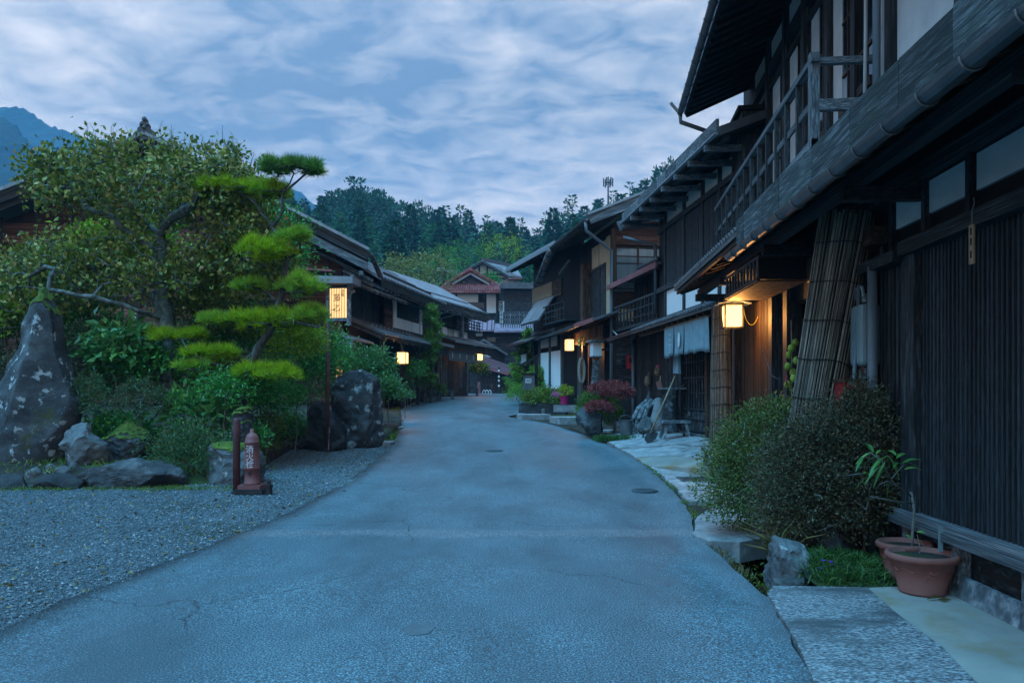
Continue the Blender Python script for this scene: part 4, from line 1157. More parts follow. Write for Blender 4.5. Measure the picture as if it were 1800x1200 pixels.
# ground floor pent with red trim, slatted fascia, doorway
E.slab('pent_roof', [(-0.78, 3.80), (0.04, 4.10), (0.04, 4.03), (-0.78, 3.73)], -0.6, 8.6, 'roof_tile')
E.box('metal_fascia', -0.62, 1.6, -0.84, -0.79, 3.70, 3.83, 'metal_red')
E.box('eave_board', 1.6, 8.6, -0.83, -0.79, 3.69, 3.81, 'dark_wood')
E.box('eave_rail', -0.2, 3.4, -0.42, -0.36, 3.22, 3.29, 'brown_wood')
E.slats('eave_slat', -0.15, 3.35, 0.14, 0.09, -0.41, -0.37, 3.29, 3.66, 'brown_wood')
u = -0.5
while u < 8.5: E.beam('rafter', (u, -0.75, 3.68), (u, 0.04, 3.97), 0.05, 0.06, 'brown_wood'); u += 0.45
E.box('post', 0.55, 0.72, -0.10, 0.06, 0.4, 3.7, 'dark_wood')
E.box('post', 2.2, 2.38, -0.36, -0.18, 0.3, 3.3, 'dark_wood')
E.box('post_stone', 2.14, 2.44, -0.42, -0.12, 0.1, 0.62, 'stone')
E.box('post', 3.5, 3.66, -0.10, 0.06, 0.4, 3.7, 'grey_wood')
E.box('door_board', 0.9, 1.5, 0.0, 0.04, 0.6, 3.3, 'dark_wood'); E.box('door_board', 1.53, 2.1, 0.0, 0.04, 0.6, 3.3, 'brown_wood')
E.box('brown_door', 2.5, 3.25, -0.06, 0.03, 1.0, 3.2, 'red_board')
E.box('panel', 3.7, 4.2, -0.02, 0.04, 0.9, 3.3, 'metal_grey')

# ------------------------------------------------------------------ the next house, where the street bends
G = House('corner_house', 'dark corner house with deep eaves, slanted window hood and white wall panels', 'house', 2.50, 27.9, 0.9, -0.30, 1)
G.box('wall', 0.0, 5.6, 0.04, 0.12, 0.5, 7.4, 'black_wood')
G.slab('roof', [(-1.0, 6.98), (4.4, 9.3), (4.4, 9.15), (-1.0, 6.82)], 0.0, 6.2, 'roof_tile')
G.box('eave_board', 0.0, 6.2, -1.04, -0.99, 6.80, 7.0, 'roof_tile_pale')
G.slab('soffit', [(-0.98, 6.80), (0.05, 7.24), (0.05, 7.21), (-0.98, 6.77)], 0.0, 6.15, 'black_wood')
u = 0.3
while u < 6.1: G.beam('rafter', (u, -0.95, 6.74), (u, 0.05, 7.17), 0.06, 0.08, 'dark_wood'); u += 0.45
G.pipe('downspout', [(0.3, -1.02, 6.72), (1.4, -0.9, 6.3), (2.6, -0.75, 5.85)], 0.15, 'gutter_metal', 10)
for k in range(5):
    t = .1 + .2 * k
    G.pipe('pipe_ring', [(0.3 + 2.3 * t, -1.02 + .27 * t, 6.72 - .87 * t), (0.36 + 2.3 * t, -1.015 + .27 * t, 6.70 - .87 * t)], 0.165, 'black_iron', 10)
G.beam('prop', (0.1, -0.4, 6.35), (0.9, -0.5, 5.95), 0.07, 0.07, 'grey_wood')
for z0, z1 in ((4.2, 4.85), (5.35, 6.0)): G.box('brown_panel', 2.0, 4.6, -0.01, 0.04, z0, z1, 'brown_wood')
G.planks_h('wall_board', 3.0, 5.5, -0.03, 0.02, 5.2, 6.0, 0.13, 'pale_wood')
G.slab('window_hood', [(-0.75, 4.42), (-0.05, 5.4), (-0.03, 5.36), (-0.70, 4.36)], 2.7, 5.0, 'roof_metal')
bal = G.box('balcony', 0.2, 2.6, -0.55, 0.04, 4.18, 4.24, 'dark_wood')
for z in (4.4, 4.62, 4.86): G.box('rail', 0.2, 2.6, -0.57, -0.52, z, z + .045, 'dark_wood', bal)
for u in np.arange(0.22, 2.6, 0.34): G.box('baluster', u, u + .05, -0.565, -0.525, 4.24, 4.88, 'dark_wood', bal)
G.box('wall_beam', 0.0, 5.6, -0.07, 0.04, 3.98, 4.14, 'grey_wood')
for a, b in ((2.0, 3.2), (3.35, 4.5)): G.box('plaster_panel', a, b, -0.01, 0.04, 1.7, 3.2, 'lifted_plaster')
G.box('plaster_panel', 2.6, 4.5, -0.01, 0.04, 3.4, 3.92, 'plaster')
for u in (1.85, 3.22, 4.55, 5.5): G.box('post', u, u + .13, -0.06, 0.04, 0.9, 3.98, 'grey_wood')
G.planks_h('wall_board', 1.9, 5.5, -0.03, 0.03, 0.95, 1.68, 0.2, 'dark_wood')
G.slab('pent_roof', [(-0.8, 3.66), (0.0, 3.96), (0.0, 3.9), (-0.8, 3.6)], 4.3, 7.0, 'roof_tile')
G.box('eave_board', 4.3, 7.0, -0.84, -0.8, 3.58, 3.68, 'rust_red')
G.box('end_wall', 5.55, 5.62, 0.12, 4.0, 0.5, 7.4, 'dark_wood')
sgn = G.box('hanging_board', 5.2, 5.9, -0.45, -0.41, 2.75, 3.2, 'plaster'); G.box('hanging_bar', 5.1, 6.0, -0.46, -0.40, 3.2, 3.27, 'dark_wood', sgn)
# ------------------------------------------------------------------ LEFT: the big gabled house behind the garden
random.seed(31)
K = House('gabled_house', 'large gabled house with red-brown board wall behind the garden trees', 'house', -4.85, 26.0, 0.75, -0.204, -1)
EZ, PM, HW = 6.33, 0.489, 7.04
pk = EZ + PM * HW
K.slab('roof', [(0.0, EZ), (HW, pk), (2 * HW, EZ), (2 * HW, EZ - .16), (HW, pk - .16), (0.0, EZ - .16)], 0.0, 13.0, 'roof_tile')
for s_, (a, b) in enumerate((((0.0, EZ), (HW, pk)), ((2 * HW, EZ), (HW, pk)))):
    n = 14
    for i in range(n):
        t0, t1 = i / n, (i + 1) / n
        K.beam('verge_tile', (-0.02, a[0] + (b[0] - a[0]) * t0, a[1] + (b[1] - a[1]) * t0 + .045), (-0.02, a[0] + (b[0] - a[0]) * t1 * .998, a[1] + (b[1] - a[1]) * t1 * .998 + .05), 0.22, 0.10, 'roof_tile_pale')
    K.beam('verge_board', (0.03, a[0], a[1] - .20), (0.03, b[0], b[1] - .20), 0.07, 0.24, 'dark_wood')
    K.beam('verge_board', (0.12, a[0] + (b[0] - a[0]) * .02, a[1] - .40), (0.12, b[0], b[1] - .44), 0.07, 0.16, 'black_wood')
# ridge ornament
half_ = [(0, 1.02), (.10, 1.0), (.17, .93), (.18, .84), (.13, .77), (.22, .74), (.32, .66), (.36, .55), (.33, .45), (.42, .40), (.50, .31), (.50, .20), (.60, .16), (.74, .05), (.80, -.12), (.70, -.30)]
half_ = [(x * .42, z * .55) for x, z in half_]
oz = [(x, z) for x, z in half_] + [(-x, z) for x, z in reversed(half_[1:])]
ob = MB().prism(oz, lambda v, z: K.L(-0.10, HW + v, pk + z), lambda v, z: K.L(0.12, HW + v, pk + z)).build('ridge_ornament', 'roof_tile', K.o)
for (v, z, r) in ((0, .47, .05), (-.09, .31, .045), (.09, .31, .045), (0, .22, .07)):
    reparent(MB().tube([K.L(-0.17, HW + v, pk + z), K.L(-0.13, HW + v, pk + z), K.L(-0.09, HW + v, pk + z)], [r * .5, r * .9, r], 14).build('boss', 'roof_tile', K.o, True), ob)
K.box('ridge', 0.1, 13.0, HW - .2, HW + .2, pk - .05, pk + .12, 'roof_tile')
# gable wall of wide boards with battens
K.box('backing_wall', 0.98, 1.04, 0.9, 2 * HW - .9, 0.5, 6.2, 'black_wood')
K.plate if False else None
gb = MB().prism([(0.9, 6.2), (2 * HW - .9, 6.2), (HW, pk - .55)], lambda v, z: K.L(0.98, v, z), lambda v, z: K.L(1.04, v, z)); gb.build('gable_backing', 'black_wood', K.o)
K.planks_gable('wall_board', 0.9, 2 * HW - .9, 0.90, 0.978, 1.2, pk - .7, 0.33, 'red_board', top=lambda z: ((z - EZ + .5) / PM + .05, 2 * HW - (z - EZ + .5) / PM - .05) if z > 5.9 else (0.9, 2 * HW - .9))
v = 1.3
while v < 2 * HW - 1:
    zt = min(EZ - .45 + PM * v, EZ - .45 + PM * (2 * HW - v))
    K.box('wall_batten', 0.86, 0.90, v, v + .07, 1.0, zt, 'dark_wood'); v += 1.02
K.box('tie_beam', 0.80, 0.90, 0.9, 2 * HW - .9, 5.5, 5.72, 'dark_wood')
K.box('side_wall', 0.98, 12.5, 0.88, 0.96, 0.5, 6.5, 'black_wood')
# lean-to boards under the verge, with brackets
K.beam('pent_board', (-0.15, 0.05, 5.78), (-0.10, 2.5, 6.95), 0.12, 0.24, 'grey_wood')
K.beam('pent_board', (0.25, 0.15, 5.55), (0.3, 2.5, 6.65), 0.12, 0.10, 'dark_wood')
for (v, z) in ((0.25, 5.55), (0.55, 5.42), (0.85, 5.30)):
    K.beam('bracket_arm', (-0.25, v, z), (0.9, v + .05, z - .05), 0.12, 0.14, 'grey_wood')
for k in range(3):
    K.beam('bracket_arm', (0.2 + .12 * k, -0.15, 5.35 - .14 * k), (0.3 + .12 * k, 0.85, 5.85 - .14 * k), 0.11, 0.10, 'grey_wood')
K.box('bracket_beam', 0.1, 0.25, 0.5, 1.6, 5.05, 5.17, 'grey_wood'); K.beam('strut', (0.18, 1.35, 4.55), (0.18, 0.45, 5.0), 0.09, 0.09, 'metal_grey')
K.box('strut_post', 0.12, 0.24, 1.30, 1.42, 4.4, 5.05, 'grey_wood')
K.pipe('wooden_gutter', [(-0.05, -0.06, 6.24), (0.3, -0.22, 5.95), (0.6, -0.42, 5.55)], 0.085, 'dark_wood', 10)
K.slab('small_roof', [(1.2, 5.62), (4.2, 5.70), (4.2, 5.64), (1.2, 5.56)], -0.3, 0.9, 'metal_red')

# entrance building between gable house and the row
M_ = House('entrance_wing', 'dark entrance wing with low tiled pent roof beside the lit sign', 'house', -4.95, 27.2, 0.85, 0.19, -1)
M_.box('wall', 0.0, 4.6, 0.95, 1.05, 0.6, 6.2, 'black_wood')
M_.slats('wall_board', 0.05, 4.5, 0.42, 0.40, 0.92, 0.948, 4.2, 5.9, 'dark_wood')
M_.slab('upper_pent', [(-0.15, 5.18), (0.95, 5.62), (0.95, 5.55), (-0.15, 5.11)], -0.1, 3.4, 'roof_metal')
u = 0.1
while u < 3.3: M_.beam('rafter', (u, -0.2, 5.05), (u, 0.95, 5.5), 0.07, 0.09, 'grey_wood'); u += 0.62
M_.slab('pent_roof', [(-0.55, 3.62), (0.95, 4.25), (0.95, 4.16), (-0.55, 3.53)], -0.3, 5.1, 'roof_tile')
b = MB(); u = -0.2
while u < 5.1: b.tube([M_.L(u, -0.58, 3.60), M_.L(u, 0.95, 4.26)], 0.05, 6); u += 0.21
e_ = b.build('roof_tiles', 'roof_tile', M_.o); e_['kind'] = 'stuff'
u = 0.2
while u < 4.9:
    M_.box('snow_guard', u, u + .03, 0.05, 0.10, 3.90, 4.0, 'roof_tile_pale'); u += 0.42
M_.box('eave_board', -0.3, 5.1, -0.60, -0.55, 3.46, 3.60, 'dark_wood')
M_.box('eave_lip', -0.3, 5.12, -0.64, -0.60, 3.555, 3.60, 'roof_tile_pale')
u = 0.0
while u < 5.0: M_.beam('rafter', (u, -0.52, 3.42), (u, 0.9, 4.02), 0.09, 0.10, 'grey_wood'); u += 0.8
for u in (0.3, 2.5, 4.5): M_.box('post', u, u + .15, -0.3, -0.15, 0.6, 3.5, 'dark_wood')
M_.slab('low_roof', [(-0.2, 3.30), (1.2, 3.75), (1.2, 3.68), (-0.2, 3.23)], -2.2, -0.4, 'roof_metal')
M_.box('low_roof_fascia', -2.25, -2.15, -0.2, 1.3, 3.0, 3.24, 'grey_wood')
M_.box('glow_wall', 3.0, 4.3, 0.90, 0.945, 0.9, 3.4, 'brown_wood')
M_.box('lit_panel', -1.2, -0.75, 0.8, 0.84, 1.9, 2.7, 'dim_paper')

# long house with white shutter posts
N_ = House('long_house', 'long dark house with grey roof and white posts around its upper shutters', 'house', -4.56, 28.0, 1.0, 0.19, -1)
N_.box('wall', 2.2, 8.6, 0.92, 1.0, 0.7, 6.3, 'black_wood')
N_.planks_h('wall_board', 2.25, N_.U(691, .9) - .05, 0.90, 0.95, 3.7, 5.2, 0.17, 'red_board')
NE = 5.67
N_.slab('roof', [(0.0, NE), (2.6, NE + 1.55), (5.2, NE), (5.2, NE - .12), (2.6, NE + 1.43), (0.0, NE - .12)], -0.6, 8.0, 'roof_metal')
b = MB()
for v in np.arange(0.25, 2.6, 0.42): b.box(N_.L(3.7, v, NE + v * 1.55 / 2.6 + .012), (0.05, 8.6, 0.03), Matrix.Rotation(math.atan(.6), 3, 'Y'))
e_ = b.build('roof_seams', 'roof_metal', N_.o); e_['kind'] = 'stuff'
N_.box('ridge', -0.6, 2.4, 2.45, 2.75, NE + 1.55, NE + 1.78, 'roof_tile'); 
N_.box('eave_board', -0.6, 8.0, -0.05, 0.0, NE - .36, NE + .02, 'dark_wood')
u = -0.5
while u < 7.9:
    N_.pipe('eave_tile_end', [(u, -0.10, NE - .05), (u, 0.06, NE - .02)], 0.075, 'roof_tile', 8); u += 0.34
u = -0.4
while u < 7.9: N_.beam('rafter', (u, -0.02, NE - .42), (u, 0.9, NE + .02), 0.08, 0.10, 'grey_wood'); u += 0.42
a, b_ = N_.U(691, .86), N_.U(737, .86)
for u in (a, b_): N_.box('white_post', u, u + .28, 0.80, 0.90, 4.15, 5.7, 'lifted_plaster')
N_.box('shutter', a + .3, (a + b_) / 2, 0.86, 0.91, 4.68, 5.5, 'black_wood'); N_.box('shutter', (a + b_) / 2 + .03, b_, 0.86, 0.91, 4.68, 5.5, 'dark_wood')
w_ = (b_ - a - .28) / 3
for k in range(3): N_.box('plaster_panel', a + .31 + w_ * k, a + .31 + w_ * (k + 1) - .06, 0.85, 0.91, 4.20, 4.64, 'lifted_plaster')
N_.box('window_beam', a - .2, b_ + .5, 0.72, 0.9, 5.30, 5.42, 'grey_wood')
N_.box('window_sill', a - .1, b_ + .4, 0.74, 0.9, 4.07, 4.17, 'dark_wood')
N_.slab('pent_roof', [(-0.1, 3.80), (0.9, 4.10), (0.9, 4.04), (-0.1, 3.74)], a - .9, 8.9, 'roof_tile')
N_.box('eave_board', a - .9, 8.9, -0.14, -0.1, 3.69, 3.81, 'roof_metal')
N_.slats('eave_slat', a - .4, 8.6, 0.2, 0.14, 0.1, 0.13, 3.3, 3.66, 'dark_wood')
for k, u in enumerate(np.arange(a - .6, 8.4, 0.8)):
    N_.box('door_board', u, u + .77, 0.86, 0.92, 1.0, 3.2, ['brown_wood', 'dark_wood', 'black_wood'][k % 3])
N_.planks_h('wall_board', a - .2, a + 2.2, 0.80, 0.85, 1.1, 3.0, 0.24, 'dark_wood')
N_.pipe('downpipe', [(8.1, -.05, NE - .3), (8.0, 0.7, NE - .6), (7.95, 0.72, 1.2)], 0.05, 'metal_grey', 8)

# last house of the row, turned towards the bend
O_ = House('bend_house', 'far dark house of the row with grey roof and low white panels', 'house', -3.34, 37.9, 1.4, 0.34, -1)
OE = 6.05
O_.slab('roof', [(0.0, OE), (3.2, OE + 1.75), (6.4, OE), (6.4, OE - .14), (3.2, OE + 1.61), (0.0, OE - .14)], -1.0, 6.2, 'roof_metal')
O_.box('eave_board', -1.0, 6.2, -0.05, 0.0, OE - .4, OE + .02, 'dark_wood')
u = -0.9
while u < 6.1:
    O_.pipe('eave_tile_end', [(u, -0.12, OE - .06), (u, 0.06, OE - .02)], 0.09, 'roof_tile', 8)
    O_.beam('rafter', (u, -0.04, OE - .48), (u, 0.9, OE - .02), 0.10, 0.13, 'grey_wood'); u += 0.42
O_.box('wall', -0.6, 5.4, 0.92, 1.0, 1.0, 6.6, 'black_wood')
O_.box('end_wall', 5.4, 5.48, 0.95, 5.5, 1.0, 6.4, 'black_wood')
a, b_ = O_.U(768, .88), O_.U(822, .88)
nP = 6
for k in range(nP): O_.box('plaster_panel', a + (b_ - a) * k / nP + .05, a + (b_ - a) * (k + 1) / nP - .08, 0.86, 0.915, 4.52, 4.98, 'lifted_plaster')
for k in range(nP): O_.box('shutter', a + (b_ - a) * k / nP + .02, a + (b_ - a) * (k + 1) / nP - .03, 0.87, 0.915, 5.03, 5.85, ['black_wood', 'dark_wood', 'brown_wood'][k % 3])
O_.box('post', (a + b_) / 2 - .3, (a + b_) / 2 - .12, 0.2, 0.4, 4.5, 5.7, 'grey_wood')
bal = O_.box('balcony', a + 1.2, b_ + .6, 0.3, 0.9, 4.94, 5.0, 'dark_wood')
for z in (5.12, 5.28, 5.46): O_.box('rail', a + 1.2, b_ + .6, 0.28, 0.33, z, z + .05, 'dark_wood', bal)
for u in np.arange(a + 1.3, b_ + .5, .4): O_.box('baluster', u, u + .05, 0.285, 0.325, 5.0, 5.48, 'dark_wood', bal)
O_.slab('pent_roof', [(-0.3, 4.20), (0.92, 4.6), (0.92, 4.52), (-0.3, 4.13)], a - .4, b_ + 1.2, 'roof_tile')
O_.box('eave_board', a - .4, b_ + 1.2, -0.34, -0.3, 4.08, 4.21, 'roof_metal')
O_.slats('eave_slat', a - .2, b_ + .9, 0.2, 0.15, 0.0, 0.03, 3.70, 4.10, 'brown_wood')
O_.box('cloth_band', a, b_ - .2, 0.2, 0.23, 3.20, 3.72, 'roof_tile')
for k, u in enumerate(np.linspace(a, b_ - .3, 5)): O_.box('cloth_mark', u + .4, u + .47, 0.19, 0.2, 3.35, 3.62, 'white_print')
for k, u in enumerate(np.linspace(a, b_, 7)[:-1]):
    O_.box('door_board', u, u + (b_ - a) / 6 - .04, 0.86, 0.92, 1.3, 3.6, ['brown_wood', 'dark_wood', 'black_wood'][k % 3])
ub = O_.U(819, .27); O_.box('post', ub, ub + .14, 0.2, 0.34, 1.3, 4.1, 'grey_wood')
O_.pipe('downpipe', [(a - .35, 0.5, 1.3), (a - .35, 0.5, 5.3), (a + .9, -.02, OE - .4)], 0.05, 'metal_grey', 8)
# ------------------------------------------------------------------ houses up the slope at the end of the street
random.seed(41)
def facing(name, label, Y, base, cat='house'):
    return House(name, label, cat, 0.0, Y, base, 0.0, 1)
def PX(px, Y): return (px - CX) / F * Y
def PZ(py, Y): return EYE - (py - HY) / F * Y

def tiles(h, name, fn, n_u, n_s, mat, parent):
    """rows of half-round tiles over a roof quad; fn(a, b) gives the local point, a across, b up the slope"""
    b = MB()
    for i in range(n_u):
        a0 = (i + .5) / n_u
        for j in range(n_s):
            p, q = fn(a0, j / n_s), fn(a0, (j + 1.08) / n_s)
            lift = Vector((0, 0, 0.05))
            b.tube([p + lift, q + lift * .4], (fn(1 / n_u, 0) - fn(0, 0)).length * .36, 5)
    o = b.build(name, mat, h.o); o['kind'] = 'stuff'
    return reparent(o, parent)

# red-tiled house
Y = 75.0
R_ = facing('red_tiled_house', 'white-walled house with red tiled hip-and-gable roof up the slope', Y, 3.0)
x0, x1, xm = PX(772, Y), PX(893, Y), PX(826, Y)
ze, zm, zp = PZ(513, Y), PZ(494, Y), PZ(473, Y)
R_.box('wall', 0.6, 6.0, x0 + .5, x1 - .9, 3.0, ze + .1, 'dark_wood')
for a, b_ in ((772, 800), (803, 840)): R_.box('plaster_panel', 0.5, 0.6, PX(a, Y) + (.5 if a == 772 else 0), PX(b_, Y), PZ(530, Y), ze, 'lifted_plaster')
R_.box('plaster_panel', 0.5, 0.6, PX(855, Y), PX(872, Y), PZ(549, Y), ze, 'lifted_plaster')
R_.box('window', 0.5, 0.6, PX(826, Y), PX(851, Y), PZ(542, Y), PZ(531, Y), 'glass')
for px in (801, 853, 873): R_.box('post', 0.45, 0.6, PX(px, Y) - .08, PX(px, Y) + .08, PZ(560, Y), ze, 'dark_wood')
b = MB()   # lower skirt roof, then the small gable above
g0, g1 = PX(795, Y), PX(858, Y)
sk = b.add([R_.L(-.6, x0, ze), R_.L(-.6, x1, ze), R_.L(1.6, g1 + .6, zm), R_.L(1.6, g0 - .6, zm), R_.L(6.5, x0, ze), R_.L(6.5, x1, ze), R_.L(4.6, g1 + .6, zm), R_.L(4.6, g0 - .6, zm),
            R_.L(-.6, x0, ze - .15), R_.L(-.6, x1, ze - .15), R_.L(6.5, x0, ze - .15), R_.L(6.5, x1, ze - .15)],
           [(0, 1, 2, 3), (1, 5, 6, 2), (5, 4, 7, 6), (4, 0, 3, 7), (3, 2, 6, 7), (0, 8, 9, 1), (4, 5, 11, 10), (0, 4, 10, 8), (1, 9, 11, 5), (8, 10, 11, 9)]).build('skirt_roof', 'tile_red', R_.o)
tiles(R_, 'roof_tiles', lambda a, t: R_.L(-.6, x0, ze).lerp(R_.L(-.6, x1, ze), a).lerp(R_.L(1.6, g0 - .6, zm).lerp(R_.L(1.6, g1 + .6, zm), a), t), 26, 5, 'tile_red', sk)
gr = R_.slab if False else None
b = MB().prism([(g0 - .3, zm - .05), (xm, zp), (g1 + .3, zm - .05), (g1 + .3, zm - .2), (xm, zp - .2), (g0 - .3, zm - .2)], lambda x, z: R_.L(0.9, x, z), lambda x, z: R_.L(5.0, x, z))
b.build('gable_roof', 'tile_red', R_.o)
MB().prism([(g0 + .3, zm - .05), (xm, zp - .25), (g1 - .3, zm - .05)], lambda x, z: R_.L(1.25, x, z), lambda x, z: R_.L(1.3, x, z)).build('gable_wall', 'dark_wood', R_.o)
R_.beam('verge_board', (0.88, g0 - .1, zm - .2), (0.88, xm, zp - .3), 0.06, 0.16, 'roof_tile_pale'); R_.beam('verge_board', (0.88, g1 + .1, zm - .2), (0.88, xm, zp - .3), 0.06, 0.16, 'roof_tile_pale')
R_.beam('ridge_tile', (0.8, g0 - .6, zm + .02), (0.8, xm, zp + .12), 0.3, 0.2, 'tile_red'); R_.beam('ridge_tile', (0.8, g1 + .6, zm + .02), (0.8, xm, zp + .12), 0.3, 0.2, 'tile_red')
R_.box('ridge', 0.7, 5.0, xm - .15, xm + .15, zp, zp + .28, 'tile_red')
R_.beam('hip_ridge', (-.6, x1, ze + .05), (1.6, g1 + .6, zm + .08), 0.25, 0.16, 'tile_red'); R_.beam('hip_ridge', (-.6, x0, ze + .05), (1.6, g0 - .6, zm + .08), 0.25, 0.16, 'tile_red')
sg = R_.box('notice_board', 0.2, 0.3, PX(876, 75), PX(884, 75), PZ(546, 75), PZ(528, 75), 'plaster')
m = text_mesh('民宿', 0.62, 'ink', 0.004, True, 0.9); o = bpy.data.objects.new('lettering', m); link(o, R_.o); o.matrix_basis = Matrix.Translation(R_.L(0.19, PX(880, 75), PZ(537, 75))); reparent(o, sg)

# grey-tiled house with half-timbered gable
Y = 88.0
S_ = facing('grey_tiled_house', 'half-timbered white gable house with grey tiled roof on the slope', Y, 4.0)
xl, xp, xr_ = PX(803, Y), PX(848, Y), PX(897, Y); zp, zl, zr2 = PZ(457, Y), PZ(482, Y), PZ(485, Y)
S_.box('wall', 0.8, 8.0, PX(815, Y), PX(905, Y), 4.0, PZ(487, Y), 'plaster')
MB().prism([(PX(812, Y), PZ(488, Y)), (xp, zp - .3), (PX(892, Y), PZ(488, Y))], lambda x, z: S_.L(0.7, x, z), lambda x, z: S_.L(0.8, x, z)).build('gable_wall', 'plaster', S_.o)
for px in (842, 856, 868): S_.box('timber', 0.62, 0.7, PX(px, Y) - .1, PX(px, Y) + .1, PZ(490, Y), PZ(466 if px < 860 else 472, Y), 'dark_wood')
for py in (481, 488): S_.box('timber', 0.60, 0.69, PX(828, Y), PX(888, Y), PZ(py, Y) - .1, PZ(py, Y) + .1, 'dark_wood')
rf = MB().prism([(xl, zl), (xp, zp), (xr_, zr2), (xr_, zr2 - .25), (xp, zp - .25), (xl, zl - .25)], lambda x, z: S_.L(0.0, x, z), lambda x, z: S_.L(9.0, x, z)).build('roof', 'roof_tile_pale', S_.o)
tr = MB().add([S_.L(0.4, xp, zp + .05), S_.L(0.4, xr_ - .2, zr2 + .05), S_.L(0.4, PX(918, Y), PZ(486, Y)), S_.L(3.0, PX(908, Y), PZ(463, Y))], [(0, 1, 2, 3)]).build('side_roof', 'roof_tile_pale', S_.o)
tiles(S_, 'roof_tiles', lambda a, t: S_.L(0.4, xr_ - .1, zr2 + .02).lerp(S_.L(0.5, PX(918, Y), PZ(487, Y)), a).lerp(S_.L(0.4, xp, zp + .05).lerp(S_.L(3.0, PX(908, Y), PZ(463, Y)), a), t), 16, 4, 'roof_tile_pale', tr)
S_.beam('ridge', (0.3, xp, zp + .15), (3.0, PX(910, Y), PZ(462, Y)), 0.35, 0.3, 'roof_tile')
for sgn, xe, zee in ((1, xl, zl), (-1, xr_, zr2)): S_.beam('verge_board', (-.03, xe, zee - .2), (-.03, xp, zp - .2), 0.06, 0.25, 'dark_wood')
S_.box('porch_roof', -0.5, 2, PX(893, Y), PX(918, Y), PZ(491, Y), PZ(489, Y), 'metal_red')
S_.beam('distant_roof', (4, PX(770, 92), PZ(476, 92)), (4, PX(805, 92), PZ(482, 92)), 3.0, 0.4, 'roof_tile_pale')

# dark storehouse with lattice fence
Y = 67.0
T_ = facing('dark_storehouse', 'black boarded storehouse under a low dark roof behind the fence', Y, 2.0)
T_.box('wall', 1.0, 6.0, PX(886, Y), PX(948, Y), 2.0, PZ(505, Y), 'black_wood')
T_.planks_gable('wall_board', PX(886, Y), PX(948, Y), 0.9, 0.99, PZ(552, Y), PZ(508, Y), 0.62, 'dark_wood')
MB().prism([(PX(878, Y), PZ(500, Y)), (PX(885, Y), PZ(495, Y)), (PX(952, Y), PZ(497, Y)), (PX(954, Y), PZ(507, Y)), (PX(880, Y), PZ(506, Y))], lambda x, z: T_.L(0.2, x, z), lambda x, z: T_.L(6.5, x, z)).build('roof', 'roof_tile', T_.o)
fe = empty('lattice_fence', (PX(915, 64.5), 64.5, 2.0)); tag(fe, 'grey wooden lattice fence below the black storehouse', 'fence')
for px in range(881, 955, 4):
    MB().box((PX(px, 64.5) - PX(915, 64.5), 0, PZ(562, 64.5) - 2.0), (0.10, 0.05, 1.35)).build('picket', 'grey_wood', fe)
for py in (553, 561, 569): MB().box((PX(916, 64.5) - PX(915, 64.5), 0.06, PZ(py, 64.5) - 2.0), (3.7, 0.05, 0.1)).build('rail', 'grey_wood', fe)

# lower dark building with mauve metal roof
Y = 66.0
V_ = facing('metal_roofed_house', 'dark house with a mauve sheet metal roof below the white house', Y, 1.5)
V_.box('wall', 0.6, 3.2, PX(815, Y), PX(945, Y), 1.5, PZ(578, Y), 'dark_wood')
MB().prism([(-.4, PZ(580, Y)), (1.4, PZ(560, Y)), (1.4, PZ(563, Y)), (-.4, PZ(583, Y))], lambda u, z: V_.L(u, PX(812, Y), z), lambda u, z: V_.L(u, PX(868, Y), z)).build('roof', 'metal_mauve', V_.o)
MB().prism([(-.4, PZ(582, Y)), (1.4, PZ(566, Y)), (1.4, PZ(569, Y)), (-.4, PZ(585, Y))], lambda u, z: V_.L(u, PX(868.5, Y), z), lambda u, z: V_.L(u, PX(948, Y), z)).build('roof', 'metal_mauve', V_.o)
for px in range(816, 868, 8): V_.beam('roof_seam', (-.42, PX(px, Y), PZ(579.5, Y)), (1.38, PX(px, Y), PZ(559.5, Y)), 0.06, 0.08, 'rust_red')
V_.planks_gable('wall_board', PX(815, Y), PX(945, Y), 0.5, 0.59, 1.6, PZ(585, Y), 0.6, 'dark_wood')
w = V_.box('window', 0.42, 0.5, PX(836, Y), PX(848, Y), PZ(590, Y), PZ(583, Y), 'paper'); V_.box('window', 0.42, 0.5, PX(856, Y), PX(871, Y), PZ(600, Y), PZ(592, Y), 'glass')

# shed with ribbed red roof right at the end of the road
Y = 61.0
Z_ = facing('red_roofed_shed', 'dark shed with ribbed red metal roof at the end of the road', Y, 1.5)
Z_.box('wall', 0.6, 4.0, PX(822, Y), PX(893, Y), 1.3, PZ(654, Y), 'black_wood')
rq = [Z_.L(-.4, PX(832, Y), PZ(640, Y)), Z_.L(-.9, PX(893, Y), PZ(657, Y)), Z_.L(2.6, PX(908, Y), PZ(645, Y)), Z_.L(3.2, PX(846, Y), PZ(622, Y))]
rq2 = [p - Vector((0, 0, .12)) for p in rq]
MB().add(rq + rq2, [(0, 1, 2, 3), (4, 7, 6, 5), (0, 4, 5, 1), (1, 5, 6, 2), (2, 6, 7, 3), (3, 7, 4, 0)]).build('roof', 'metal_red', Z_.o)
for k in range(13):
    t = (k + .5) / 13
    p, q = rq[0].lerp(rq[3], t), rq[1].lerp(rq[2], t)
    MB().bar(p + Vector((0, 0, .03)), q + Vector((0, 0, .03)), 0.10, 0.08).build('roof_rib', 'metal_mauve' if k % 2 else 'rust_red', Z_.o)
MB().prism([(PX(824, Y), PZ(606, Y)), (PX(848, Y), PZ(590, Y)), (PX(892, Y), PZ(618, Y)), (PX(892, Y), PZ(622, Y)), (PX(848, Y), PZ(595, Y)), (PX(824, Y), PZ(611, Y))], lambda x, z: Z_.L(3.0, x, z), lambda x, z: Z_.L(4.6, x, z)).build('gable_roof', 'roof_tile', Z_.o)
